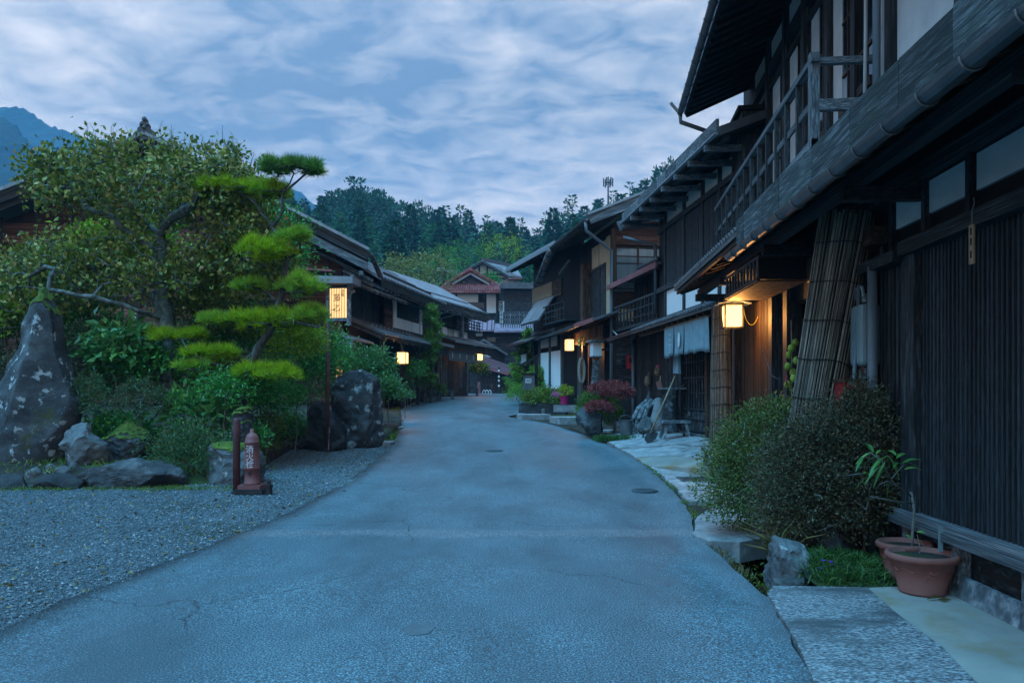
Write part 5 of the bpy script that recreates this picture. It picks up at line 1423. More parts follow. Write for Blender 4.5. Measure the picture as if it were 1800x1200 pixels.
MB().prism([(PX(830, Y), PZ(640, Y)), (PX(830, Y), PZ(608, Y)), (PX(848, Y), PZ(595, Y)), (PX(886, Y), PZ(618, Y)), (PX(886, Y), PZ(640, Y))], lambda x, z: Z_.L(3.6, x, z), lambda x, z: Z_.L(3.7, x, z)).build('gable_wall', 'black_wood', Z_.o)
MB().prism([(PX(838, Y), PZ(624, Y)), (PX(842, Y), PZ(613, Y)), (PX(862, Y), PZ(624, Y))], lambda x, z: Z_.L(3.5, x, z), lambda x, z: Z_.L(3.58, x, z)).build('plaster_panel', 'plaster', Z_.o)
Z_.slats('wall_board', 0.0, 0.0, 1, 1, 0, 0, 0, 0, 'dark_wood') if False else None
for px in range(826, 892, 8): Z_.box('wall_board', 0.52, 0.59, PX(px, Y), PX(px + 7.4, Y), 1.4, PZ(655, Y), 'dark_wood')
Z_.box('window', 0.46, 0.52, PX(857, Y), PX(866, Y), PZ(684, Y), PZ(672, Y), 'glass')
# banded pole by the shed
g = Vector((PX(877, 58.5), 58.5, zr(58.5)))
bp_ = empty('banded_pole', g); tag(bp_, 'slim dark pole with white bands beside the red-roofed shed', 'pole')
MB().tube([(0, 0, 0), (0, 0, 2.05)], 0.07, 8).build('shaft', 'black_iron', bp_)
for z in (.55, .95, 1.25, 1.7): MB().tube([(0, 0, z), (0, 0, z + .14)], 0.078, 8).build('band', 'white_print', bp_)

# ------------------------------------------------------------------ hills
def hill_z(x, y):
    sky = [(-60, 400), (300, 368), (500, 356), (560, 350), (640, 352), (690, 368), (760, 372), (830, 382), (900, 398), (935, 402), (965, 386), (1000, 362), (1060, 352), (1130, 330), (1250, 290), (1500, 240), (2000, 200)]
    px = CX + F * x / max(y, 60)
    s = np.interp(px, [p[0] for p in sky], [p[1] for p in sky])
    rid = EYE + (HY - s) / F * 200.0 - 15.0
    t = max(0.0, min(1.0, (y - 78) / (196 - 78))); t = t * t * (3 - 2 * t) * .55 + t * .45
    z = zr(min(y, 100)) + (rid - 3.0) * t
    return z + 1.5 * t * mnoise.noise((x * .03, y * .03, 1)) - max(0, y - 230) * .1
hx = np.linspace(-190, 190, 60); hy = np.linspace(78, 320, 40)
grid_sheet('hill', hx, hy, lambda x, y: hill_z(x, y) - 0.4, 'terrain')

def ridge_mesh(name, prof, Yr, depth, seed, rough, mat='mountain'):
    """a mountain range: skyline points (px, py) at distance Yr, falling to the plain towards the camera"""
    pxs = [p[0] for p in prof]; pys = [p[1] for p in prof]
    nx, ny = 260, 26; V = []; Fc = []
    for j in range(ny):
        t = j / (ny - 1); y = Yr - depth * (1 - t)
        for i in range(nx):
            px = pxs[0] + (pxs[-1] - pxs[0]) * i / (nx - 1)
            zt = EYE + (HY - np.interp(px, pxs, pys)) / F * Yr
            x = (px - CX) / F * Yr
            n1 = mnoise.fractal((x * .004, y * .004, seed), 1.0, 2.0, 5) * rough
            n2 = mnoise.noise((x * .09, y * .09, seed + 4)) * 6.0 + mnoise.noise((x * .21, y * .21, seed)) * 5.0
            V.append((x, y, max(-10, zt * t ** .8 + n1 * (1 - t) * 1.2 * t * 3 + n2 * (t > .15))))
    for j in range(ny - 1):
        for i in range(nx - 1):
            k = j * nx + i; Fc.append((k, k + 1, k + nx + 1, k + nx))
    o = link(bpy.data.objects.new(name, np_mesh(name, V, Fc, mat, smooth=False))); o['kind'] = 'structure'
    return o
ridge_mesh('mountain_range', [(-700, 250), (-200, 200), (0, 192), (30, 188), (60, 200), (85, 222), (125, 232), (150, 246), (185, 246), (260, 262), (330, 300), (420, 318), (480, 322), (520, 334), (545, 352), (600, 410), (760, 560), (900, 640)], 1500, 900, 1.0, 60)
ridge_mesh('near_mountain', [(-900, 210), (-300, 190), (-60, 195), (0, 207), (30, 222), (60, 262), (100, 300), (160, 350), (260, 420), (420, 560), (560, 640)], 900, 520, 7.0, 40)

# trees on the hill -------------------------------------------------
def conifer_mesh(name, h, r, n, mat, seed, shape='cone', trunk=True):
    rg = np.random.default_rng(seed)
    if shape == 'cone':          # cedar or cypress: narrow spire of drooping sprays
        t = rg.random(n) ** .8
        lay = np.round(t * 13) / 13 + rg.normal(size=n) * .018
        lay = np.clip(lay, 0.06, 1)
        rad = r * (1.04 - lay) ** .75 * (.35 + .65 * rg.random(n) ** .5) * (1 + .25 * np.sin(lay * 70 + rg.random() * 6))
        a = rg.random(n) * 6.283
        P = np.stack([rad * np.cos(a), rad * np.sin(a), h * (.10 + .90 * lay)], 1)
        D = np.stack([np.cos(a), np.sin(a), -.25 + .9 * (lay > .93) + .3 * rg.normal(size=n)], 1)
        s = (.065 + .06 * rg.random(n)) * h * (1.15 - .6 * lay)
        wd = .42
    elif shape == 'pine':        # red pine: bare stem, flat cloud-like tiers
        k = 9; tc = np.stack([rg.normal(size=k) * r * .45, rg.normal(size=k) * r * .45, h * np.linspace(.45, 1.0, k)], 1)
        i = rg.integers(0, k, n); w = r * (.55 - .25 * (i / k))
        a = rg.random(n) * 6.283; q = np.sqrt(rg.random(n))
        P = tc[i] + np.stack([w * q * np.cos(a), w * q * np.sin(a), h * .022 * rg.normal(size=n)], 1)
        D = np.stack([np.cos(a) * .5, np.sin(a) * .5, .6 + .5 * rg.normal(size=n)], 1)
        s = (.035 + .03 * rg.random(n)) * h; wd = .5
    else:                        # broadleaf: lumpy round crown
        k = 16; d = unit(rg.normal(size=(k, 3))); d[:, 2] = np.abs(d[:, 2]) * 1.1 - .25
        tc = d * np.array([r * .75, r * .75, h * .36]) + np.array([0, 0, h * .58])
        i = rg.integers(0, k, n); dd = unit(rg.normal(size=(n, 3)))
        P = tc[i] + dd * r * .42 * (.6 + .4 * rg.random((n, 1))); D = dd + np.array([0, 0, .2])
        s = (.045 + .045 * rg.random(n)) * h; wd = .7
    global RNG
    keep_ = RNG; RNG = rg
    V, Fc = leaf_arrays(P, D, s, wd, .10)
    RNG = keep_
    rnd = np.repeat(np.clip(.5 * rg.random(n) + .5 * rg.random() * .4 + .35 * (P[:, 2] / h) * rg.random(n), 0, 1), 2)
    tb = MB().tube([(0, 0, -1.0), (0, 0, h * .5), (0, 0, h * .97)], [h * .018, h * .013, h * .003], 6, cap=False)
    tf = []
    for f in tb.f: tf += [(f[0], f[1], f[2]), (f[0], f[2], f[3])]
    k0 = len(V); V = np.concatenate([V, np.array(tb.v)]); Fc = np.concatenate([Fc, np.array(tf) + k0])
    mi = np.concatenate([np.zeros(len(rnd), int), np.ones(len(tf), int)])
    return np_mesh(name, V, Fc, [mat, 'bark'], np.concatenate([rnd, np.zeros(len(tf))]), midx=mi)
random.seed(51)
kinds = []
for i in range(4): kinds.append(('conifer', conifer_mesh('cedar', 15, 2.9, 1300, 'conifer', 60 + i), 'dark pointed cedar on the wooded hill', 'cedar_tree'))
for i in range(3): kinds.append(('conifer_green', conifer_mesh('cypress', 12, 2.9, 800, 'conifer_green', 70 + i), 'green cypress on the wooded hill', 'cypress_tree'))
for i in range(3): kinds.append(('pine', conifer_mesh('hill_pine', 15, 5.0, 800, 'conifer', 80 + i, 'pine'), 'flat-topped pine on the wooded hill', 'hill_pine'))
for i in range(3): kinds.append(('broad', conifer_mesh('broadleaf', 9, 4.2, 900, 'wood_green', 90 + i, 'round'), 'round green broadleaf tree on the wooded hill', 'broadleaf_tree'))
cand = []
for _ in range(6000):
    y = random.uniform(92, 214); x = random.uniform(-.36, .36) * y * 1.15
    px = CX + F * x / y
    if px < 330 or px > 1330: continue
    cand.append((x, y, px))
placed = []
for (x, y, px) in cand:
    md = 3.0 if y > 186 else 4.6
    if all((x - a) ** 2 + (y - b) ** 2 > md * md for a, b, _ in placed):
        placed.append((x, y, px))
placed.sort(key=lambda p: (0 if p[1] > 186 or p[1] < 120 else 1, p[1]))
solo, rest = [], []
for (x, y, px) in placed:
    (solo if 470 < px < 1190 and len(solo) < 290 else rest).append((x, y, px))
for (x, y, px) in solo:
    z = hill_z(x, y) - .5
    r = random.random()
    if y > 186 and 585 < px < 675: k = 7 + random.randrange(3); sc = random.uniform(.9, 1.15)
    elif y > 180: k = random.choice([0, 1, 2, 3, 0, 1, 2, 3, 5, 8, 9]); sc = random.uniform(.62, 1.05)
    elif y < 115: k = random.choice([4, 5, 10, 11, 12, 10, 11]); sc = random.uniform(.42, .85)
    else: k = random.choice([0, 1, 2, 3, 4, 5, 6, 6, 10, 11]); sc = random.uniform(.6, 1.05)
    nm = kinds[k][3]
    o = bpy.data.objects.new(nm, kinds[k][1]); o.location = (x, y, z); o.rotation_euler.z = random.random() * 6.28
    o.scale = (sc * random.uniform(.85, 1.2), sc * random.uniform(.85, 1.2), sc * random.uniform(.9, 1.12))
    link(o); tag(o, kinds[k][2], 'tree', nm.replace('_', ' ') + 's on the wooded hill')
# the rest of the wood as one mass
big = []
bm_all_V, bm_all_F, bm_all_r, off = [], [], [], 0
low = [conifer_mesh('wood', 14, 2.8, 170, 'conifer', 101), conifer_mesh('wood', 9, 4.0, 170, 'conifer', 102, 'round')]
for me in low:
    v = np.empty(len(me.vertices) * 3, dtype=np.float32); me.vertices.foreach_get('co', v); 
    f = np.empty(len(me.loops), dtype=np.int32); me.loops.foreach_get('vertex_index', f)
    a = np.empty(len(me.polygons), dtype=np.float32); me.attributes['rnd'].data.foreach_get('value', a)
    big.append((v.reshape(-1, 3), f.reshape(-1, 3), a))
for (x, y, px) in rest + [(random.uniform(-200, -75), random.uniform(120, 215), 0) for _ in range(220)] + [(random.uniform(70, 200), random.uniform(100, 215), 0) for _ in range(260)]:
    v, f, a = big[0 if random.random() < .7 else 1]
    sc = random.uniform(.75, 1.15); an = random.random() * 6.28
    R = np.array([[math.cos(an), -math.sin(an), 0], [math.sin(an), math.cos(an), 0], [0, 0, 1]]) * sc
    bm_all_V.append(v @ R.T + np.array([x, y, hill_z(x, y) - .5])); bm_all_F.append(f + off); bm_all_r.append(a); off += len(v)
wood = link(bpy.data.objects.new('forest', np_mesh('forest', np.concatenate(bm_all_V), np.concatenate(bm_all_F), 'conifer', np.concatenate(bm_all_r))))
tag(wood, 'dense dark conifer wood covering the hillside', 'forest', None, 'stuff')

# phone mast on the ridge
p = at(1069, 352, 205); base = hill_z(p.x, p.y)
top = PZ(311, 205)
t = empty('phone_mast', (p.x, p.y, base)); tag(t, 'tall steel phone mast rising above the wooded ridge', 'mast')
MB().tube([(0, 0, -.5), (0, 0, top - base)], [0.32, 0.18], 8).build('mast', 'antenna_metal', t)
for k in range(6):
    a = k * math.pi / 3
    MB().bar((math.cos(a) * 1.2, math.sin(a) * 1.2, top - base - 2.6), (math.cos(a) * 1.2, math.sin(a) * 1.2, top - base - .4), 0.32, 0.2).build('antenna_panel', 'antenna_metal', t)
    MB().bar((0, 0, top - base - 1.5), (math.cos(a) * 1.2, math.sin(a) * 1.2, top - base - 1.5), 0.12, 0.12).build('arm', 'antenna_metal', t)
for k in range(10): MB().box((0.5, 0, 1 + k * (top - base - 4) / 10), (0.9, 0.1, 0.12)).build('rung', 'antenna_metal', t)

# hedge-like trees just behind the roofs
def bush_tree(name, label, c, r, n, leaf, mat, cat='tree', per=14, spread=.10, stem=True, group=None, lower=-.6, width=.5):
    base = Vector((c[0], c[1], c[2] - r[2]))
    t = empty(name, base); tag(t, label, cat, group)
    P, out, cr = clumps((0, 0, r[2]), r, max(8, n // per), per, spread, lower=lower)
    D = out + RNG.normal(size=P.shape) * .7
    rnd = np.clip(.55 * RNG.random(len(P)) + .45 * cr, 0, 1)
    leaf_obj('crown', P, D, leaf * (.7 + .6 * RNG.random(len(P))), mat, t, width=width, rnd=rnd)
    if stem:
        b = MB()
        for k in range(7):
            a = random.random() * 6.28; q = random.uniform(.3, .8)
            b.tube([(0.05 * math.cos(a), 0.05 * math.sin(a), -.05), (r[0] * q * .4 * math.cos(a), r[1] * q * .4 * math.sin(a), r[2] * .7), (r[0] * q * math.cos(a), r[1] * q * math.sin(a), r[2] * 1.3)], [.035 * r[2], .02 * r[2], .006 * r[2]], 5)
        s_ = b.build('stem', 'bark', t); s_['kind'] = 'stuff'
    return t
for (px, py, Y, w, h, mat, lab) in [(745, 486, 60, 2.6, 2.0, 'hedge_yellow', 'pale yellow-green feathery tree behind the long grey roof'), (712, 484, 56, 1.9, 1.6, 'hedge_yellow', 'small pale tree at the ridge end of the long grey roof'),
                                (776, 470, 78, 2.3, 2.2, 'wood_green', 'bright green tree behind the red tiled roof'), (882, 440, 100, 3.0, 2.2, 'lime_leaf', 'light green tree above the grey tiled roof'),
                                (820, 452, 100, 2.6, 2.4, 'wood_green', 'leafy tree left of the half-timbered gable'), (860, 494, 82, 1.0, .7, 'camellia_leaf', 'small bush tucked between red and grey roofs')]:
    p = at(px, py, Y)
    bush_tree('garden_tree', lab, p, (w, w * .8, h), 1500, .20, mat, per=10, spread=.22)
# ------------------------------------------------------------------ the garden on the left
random.seed(61)
def bed_right(y):
    return float(np.interp(y, [11.9, 12.6, 13.5, 17.2, 17.6, 18.2, 22, 27], [-3.95, -4.05, -4.5, -4.9, -3.2, -3.05, -3.15, -3.9]))
def bed_z(x, y):
    t = max(0.0, min(1.0, (bed_right(y) - x) / 2.5)); f = max(0.0, min(1.0, (y - 12.0) / 3.0))
    return zr(y) + 0.06 + 0.30 * min(1.0, .35 + .65 * f) * (.25 + .75 * t) + 0.06 * mnoise.noise((x * 1.1, y * 1.1, 2))
by = np.arange(11.95, 27, .35); V = []; Fc = []
for y in by:
    r = bed_right(y)
    for i in range(25):
        t = i / 24; x = -19 + (r + 19) * (1 - (1 - t) ** 2)
        V.append((x, y, bed_z(x, y) - (.18 if i == 24 or y < 12 else 0)))
for j in range(len(by) - 1):
    for i in range(24):
        k = j * 25 + i; Fc.append((k, k + 1, k + 26, k + 25))
gb_ = link(bpy.data.objects.new('garden_bed', np_mesh('garden_bed', V, Fc, 'soil', smooth=True))); gb_['kind'] = 'structure'

def rock(name, label, px0, px1, py0, py1, Y, depth, mat, seed, prof=None, cuts=11, moss=0.0, lump=.10, sink=.12, cat='rock', lean=0.0, sub=5):
    """a boulder filling a box of the view at distance Y; prof(t) narrows it with height"""
    rg = random.Random(seed)
    w = (px1 - px0) / F * Y; h = (py1 - py0) / F * Y
    c = at((px0 + px1) / 2, py1, Y)
    bm = bmesh.new(); bmesh.ops.create_icosphere(bm, subdivisions=sub, radius=1.0)
    planes = []
    for _ in range(cuts):
        a = rg.random() * 6.283; e = rg.uniform(-.5, .9)
        planes.append((Vector((math.cos(a) * math.cos(e), math.sin(a) * math.cos(e), math.sin(e))), rg.uniform(.52, .82)))
    for v in bm.verts:
        p = v.co.copy()
        for n_, d in planes:
            k = p.dot(n_) - d
            if k > 0: p -= n_ * k * .93
        v.co = p
    xs = [v.co.x for v in bm.verts]; ys_ = [v.co.y for v in bm.verts]; zs = [v.co.z for v in bm.verts]
    xlo, xhi, ylo, yhi, zlo, zhi = min(xs), max(xs), min(ys_), max(ys_), min(zs), max(zs)
    bx0 = [9.0] * 24; bx1 = [-9.0] * 24; by0 = [9.0] * 24; by1 = [-9.0] * 24
    if prof:
        for v in bm.verts:
            kc = min(23, int((v.co.z - zlo) / (zhi - zlo) * 24))
            for k_ in range(max(0, kc - 1), min(24, kc + 2)):
                bx0[k_] = min(bx0[k_], v.co.x); bx1[k_] = max(bx1[k_], v.co.x); by0[k_] = min(by0[k_], v.co.y); by1[k_] = max(by1[k_], v.co.y)
    for v in bm.verts:
        x = (v.co.x - xlo) / (xhi - xlo) - .5; y = (v.co.y - ylo) / (yhi - ylo) - .5; z = (v.co.z - zlo) / (zhi - zlo)
        if prof:
            zc = [(q_ + .5) / 24 for q_ in range(24)]; ib = lambda arr: float(np.interp(z, zc, arr)); x0_, x1_, y0_, y1_ = ib(bx0), ib(bx1), ib(by0), ib(by1); x = .12 * x + .88 * ((v.co.x - x0_) / max(x1_ - x0_, .05) - .5); y = .12 * y + .88 * ((v.co.y - y0_) / max(y1_ - y0_, .05) - .5)
            a, b_ = prof(z); xm = (a + b_) / 2; x = xm - .5 + x * (b_ - a); y *= .45 + .55 * (b_ - a)
        q = Vector((x * w, y * depth, z * (h + sink) - sink))
        s = min(w, h)
        q += Vector((mnoise.noise(q * (2.2 / s) + Vector((seed, 0, 0))), mnoise.noise(q * (2.2 / s) + Vector((0, seed, 0))), mnoise.noise(q * (2.2 / s) + Vector((0, 0, seed))))) * lump * s
        q += Vector((mnoise.noise(q * (9 / s) + Vector((seed, 3, 0))), mnoise.noise(q * (9 / s) + Vector((3, seed, 0))), mnoise.noise(q * (9 / s) + Vector((3, 0, seed))))) * lump * .30 * s
        v.co = q
    t = empty(name, c); tag(t, label, cat)
    bm.normal_update()
    me = bpy.data.meshes.new(name); 
    caps = [f for f in bm.faces if f.normal.z > .45 and f.calc_center_median().z > h * (1 - moss) + .06 * mnoise.noise(f.calc_center_median() * 5)] if moss else []
    capv = [[(v.co + v.normal * .014) for v in f.verts] for f in caps]
    bm.to_mesh(me); bm.free()
    me.materials.append(MATS[mat]); me.polygons.foreach_set('use_smooth', [False] * len(me.polygons))
    link(bpy.data.objects.new('boulder', me), t)
    if capv:
        b = MB()
        for f in capv: b.add(f, [(0, 1, 2)])
        o = b.build('moss_cap', 'moss', t); o['kind'] = 'stuff'
    return t
tall = lambda z: (float(np.interp(z, [0, .3, .6, .85, .95, 1], [.20, .17, .28, .44, .52, .57])), float(np.interp(z, [0, .3, .6, .85, .95, 1], [.86, .97, .93, .85, .80, .74])))
rock('standing_stone', 'tall pointed lichen-covered standing stone at the edge of the garden', -60, 140, 500, 838, 13.2, 1.1, 'lichen_stone', 3, prof=tall, moss=.22, lump=.06, cuts=9)
rock('boulder', 'round grey boulder beside the tall standing stone', 108, 192, 742, 828, 12.9, .8, 'stone', 5, moss=0)
rock('boulder', 'dark mossy stone in the shade behind the round boulder', 192, 268, 742, 800, 13.4, .6, 'dark_stone', 6, moss=.5)
rock('edging_stone', 'squared dark edging stone touching the base of the standing stone', -30, 63, 832, 880, 11.75, .55, 'dark_stone', 7, cuts=6, lump=.05)
rock('edging_stone', 'squared speckled edging stone left of the long dark rock', 65, 153, 830, 880, 11.75, .55, 'dark_stone', 8, cuts=6, lump=.05)
rock('long_rock', 'long low dark rock at the front of the garden', 147, 330, 806, 872, 11.95, .8, 'dark_stone', 9, cuts=8)
rock('boulder', 'undercut grey rock behind the red hydrant', 360, 486, 776, 862, 12.25, .8, 'stone', 12, prof=lambda z: (.06 * (1 - z), 1 - .22 * (1 - z)), moss=.16)
rock('boulder', 'upright rock with a green moss top behind the hydrant', 400, 452, 717, 800, 13.2, .7, 'dark_stone', 13, moss=.35, prof=lambda z: (.1 * z, 1 - .15 * z))
rock('boulder', 'large pale blue-grey garden rock beside the road', 574, 676, 652, 784, 17.4, 1.0, 'lichen_stone', 14, prof=lambda z: (.12 * z, 1 - .06 * z), lump=.07)
rock('boulder', 'dark slanting rock behind the thin brown pole', 542, 622, 704, 784, 16.9, .9, 'dark_stone', 15, prof=lambda z: (.02, 1 - .55 * z))
for i, (a, b_, c_, d_) in enumerate([(556, 580, 772, 786), (584, 606, 770, 786), (606, 626, 774, 786), (520, 550, 770, 784), (490, 518, 772, 786)]):
    rock('edging_stone', ['flat chip of stone at the foot of the brown pole', 'pale edging stone below the large blue-grey rock', 'small rounded stone ending the gravel edge', 'low dark stone under the camellia', 'low stone left of the camellia trunk'][i], a, b_, c_, d_, 17.0, .3, 'pale_stone' if i < 3 else 'dark_stone', 20 + i, sub=3)
for i, (px, py, Y_) in enumerate([(60, 832, 12.2), (92, 826, 12.3), (112, 830, 12.2), (130, 824, 12.4)]):
    rock('loose_stone', ['small flat stone lying before the standing stone', 'angular pale stone lying before the standing stone', 'little stone leaning on the round boulder', 'thin stone wedged beside the round boulder'][i], px - 14, px + 14, py - 12, py + 4, Y_, .25, 'stone', 40 + i, sub=3)
for i, (a, b_, py, Y_) in enumerate([(628, 690, 778, 17.8), (668, 705, 752, 21.5), (672, 706, 738, 24)]):
    g = at((a + b_) / 2, py, Y_); w = (b_ - a) / F * Y_
    o = slab_poly('step_stone', [(-w / 2, -.35), (w / 2, -.35), (w / 2, .4), (-w / 2, .35)], 0, .25, 'pale_stone', None, .04, lambda x, y: 0.05)
    o.location = (g.x, g.y, zr(g.y) + .02); tag(o, ['pale flat slab between gravel yard and road', 'pale step slab beside the flowering bush', 'far pale step slab beside the flowering bush'][i], 'slab')

# ---- branching skeletons
def grow(paths, targets, seg=.22, jit=.05, up=.05):
    """paths: list of polylines (trunk and limbs); every target is joined to the nearest node. returns positions, parents"""
    pos, par = [], []
    buf = np.empty((60000, 3)); st = [0]
    def near(p):
        while st[0] < len(pos): buf[st[0]] = pos[st[0]]; st[0] += 1
        return int(np.argmin(((buf[:st[0]] - np.array(p)) ** 2).sum(1)))
    for pl in paths:
        pl = [Vector(p) for p in pl]
        last = near(pl[0]) if pos else -1
        for i in range(len(pl) - 1):
            n = max(1, int((pl[i + 1] - pl[i]).length / seg))
            for k in range(n + 1):
                if i > 0 and k == 0: continue
                p = pl[i].lerp(pl[i + 1], k / n) + Vector((random.uniform(-1, 1), random.uniform(-1, 1), random.uniform(-1, 1))) * jit * .5
                pos.append(tuple(p)); par.append(last); last = len(pos) - 1
    base = Vector(pos[0]); ends = []
    _sk = np.array(pos); targets = sorted(targets, key=lambda p: float(((_sk - np.array(p)) ** 2).sum(1).min()))
    for tg in targets:
        k = near(tg); a = Vector(pos[k]); b_ = Vector(tg); d = (b_ - a).length
        n = max(1, int(d / seg)); last = k
        for i in range(1, n + 1):
            t = i / n
            p = a.lerp(b_, t) + Vector((random.uniform(-1, 1), random.uniform(-1, 1), random.uniform(-1, 1))) * jit * (1 if i < n else 0) + Vector((0, 0, up * math.sin(math.pi * t) * d))
            pos.append(tuple(p)); par.append(last); last = len(pos) - 1
        ends.append(last)
    return np.array(pos), np.array(par), ends
def branch_mesh(pos, par, tip, power, rmax, name, mat, parent, n=6):
    cnt = np.zeros(len(pos)); ch = np.zeros(len(pos), int)
    for i in range(len(pos) - 1, -1, -1):
        if ch[i] == 0: cnt[i] += 1
        if par[i] >= 0: cnt[par[i]] += cnt[i]; ch[par[i]] += 1
    r = np.minimum(tip * cnt ** power, rmax)
    idx = np.where(par >= 0)[0]; a = pos[par[idx]]; b_ = pos[idx]; ra = np.minimum(r[par[idx]], r[idx] * 1.35); rb = r[idx]
    d = unit(b_ - a); ref = np.where(np.abs(d[:, 2:3]) < .9, np.array([[0, 0, 1.]]), np.array([[1., 0, 0]]))
    x = unit(np.cross(d, ref)); y = np.cross(d, x)
    an = np.arange(n) * 2 * math.pi / n
    ring = x[:, None] * np.cos(an)[None, :, None] + y[:, None] * np.sin(an)[None, :, None]
    A_ = a[:, None] + ring * ra[:, None, None]; B_ = b_[:, None] + d[:, None] * (rb * .3)[:, None, None] + ring * rb[:, None, None]
    V = np.concatenate([A_, B_], 1).reshape(-1, 3); k = np.arange(len(idx))[:, None] * 2 * n
    Fc = []
    for j in range(n):
        q = np.concatenate([k + j, k + (j + 1) % n, k + n + (j + 1) % n, k + n + j], 1); Fc.append(q)
    o = bpy.data.objects.new(name, np_mesh(name, V, np.concatenate(Fc), mat, smooth=True)); o['kind'] = 'stuff'
    return link(o, parent)
def el_targets(c, r, n, shell=.3):
    d = unit(RNG.normal(size=(n, 3))); q = (shell + (1 - shell) * RNG.random((n, 1)) ** .5)
    return (np.array(c) + d * q * np.array(r))

# the old plum tree with lichen-grey limbs
YU = 14.8
base = at(292, 705, YU); t = empty('plum_tree', base); tag(t, 'old spreading plum tree with lichen-grey limbs and yellowing leaves', 'tree')
def lp(px, py, dy=0.0): return at(px, py, YU + dy) - base
trunk = [lp(292, 715), lp(300, 650), lp(296, 590), lp(286, 530), lp(284, 455), lp(279, 412)]
limbs = [trunk,
         [lp(284, 450), lp(240, 418, -.2), lp(200, 385, -.3), lp(152, 368, -.5), lp(126, 330, -.6)],
         [lp(279, 412), lp(250, 380, .3), lp(236, 340, .4), lp(215, 300, .5)],
         [lp(279, 412), lp(300, 385, -.3), lp(322, 370, -.4), lp(350, 345, -.6), lp(380, 300, -.7)],
         [lp(322, 370, -.4), lp(335, 330, .2), lp(330, 280, .4)],
         [lp(290, 560), lp(245, 545, -.5), lp(190, 528, -.8), lp(110, 515, -1.1), lp(40, 505, -1.2)],
         [lp(285, 500), lp(340, 478, .3), lp(395, 455, .4), lp(425, 430, .5)],
         [lp(290, 540), lp(240, 500, .6), lp(150, 470, .9), lp(80, 450, 1.0)]]
T = np.concatenate([el_targets(lp(245, 322), (2.15, 1.5, .82), 420), el_targets(lp(385, 330), (.95, 1.2, .85), 200), el_targets(lp(440, 430), (.95, .8, .95), 200), el_targets(lp(110, 315), (.75, 1.0, .5), 80),
                    el_targets(lp(190, 470), (2.0, 1.3, .75), 230), el_targets(lp(60, 500), (.9, 1.0, .65), 110), el_targets(lp(370, 480), (.9, 1.0, .6), 100)])
pos, par, ends = grow(limbs, [tuple(p) for p in T], seg=.20, jit=.055, up=.06)
branch_mesh(pos, par, .0085, .49, .20, 'trunk', 'lichen_bark', t)
E_ = pos[np.array(ends)]; n = 15
P = np.repeat(E_, n, axis=0) + RNG.normal(size=(len(E_) * n, 3)) * np.array([.13, .13, .11])
D = RNG.normal(size=P.shape) * .8; D[:, 2] -= .55
leaf_obj('crown', P, D, .065 + .065 * RNG.random(len(P)), 'ume_leaf', t, width=.62, fold=.06)
# upright whips on the top of the crown
tops = E_[np.argsort(-E_[:, 2])][:90]
b = MB()
for p in tops:
    q = Vector(p); h = random.uniform(.12, .34); b.tube([q, q + Vector((random.uniform(-.04, .04), 0, h * .6)), q + Vector((random.uniform(-.06, .06), 0, h))], [.006, .005, .003], 4)
o = b.build('water_shoots', 'twig', t); o['kind'] = 'stuff'

# the cloud-pruned pine
def tufts(name, P, A, mat, parent, n=24, L=.13, wd=.008, spread=.85, rnd=None):
    """needle tufts: at P, along A"""
    N = len(P); A = unit(A)
    Q = np.repeat(P, n, axis=0); D = unit(np.repeat(A, n, axis=0) + RNG.normal(size=(N * n, 3)) * spread * .55)
    ln = L * (.75 + .5 * RNG.random((N * n, 1)))
    S = unit(np.cross(D, RNG.normal(size=D.shape))) * wd
    V = np.stack([Q - S, Q + S, Q + D * ln], 1).reshape(-1, 3)
    Fc = np.arange(N * n * 3).reshape(-1, 3)
    if rnd is None: rnd = RNG.random(N)
    r = np.clip(np.repeat(rnd, n) * .75 + .25 * RNG.random(N * n), 0, 1)
    o = bpy.data.objects.new(name, np_mesh(name, V, Fc, mat, r)); o['kind'] = 'stuff'
    return link(o, parent)
YP = 14.0
base = at(425, 715, YP); t = empty('pine_tree', base); tag(t, 'cloud-pruned garden pine with bright yellow-green needle pads', 'tree')
def lp(px, py, dy=0.0): return at(px, py, YP + dy) - base
trunk = [lp(425, 722), lp(434, 645), lp(455, 612), lp(472, 588), lp(488, 545), lp(500, 500), lp(506, 455), lp(494, 420), lp(478, 398), lp(496, 372), lp(500, 335), lp(515, 308)]
pads = [(498, 290, 36, 17, .35, 0), (545, 296, 28, 13, .3, 0), (425, 328, 72, 14, .5, 1), (484, 340, 30, 12, .3, 2), (455, 442, 58, 17, .5, 1), (518, 420, 30, 13, .3, 2), (530, 505, 36, 22, .4, 2), (548, 555, 28, 18, .35, 2),
        (490, 564, 92, 14, .55, 1), (318, 592, 46, 9, .4, 1), (385, 624, 46, 11, .45, 1), (465, 653, 52, 12, .45, 1), (400, 560, 34, 10, .35, 2), (440, 500, 30, 12, .35, 2), (352, 645, 34, 9, .35, 2)]
T = []; TP, TA, TK = [], [], []
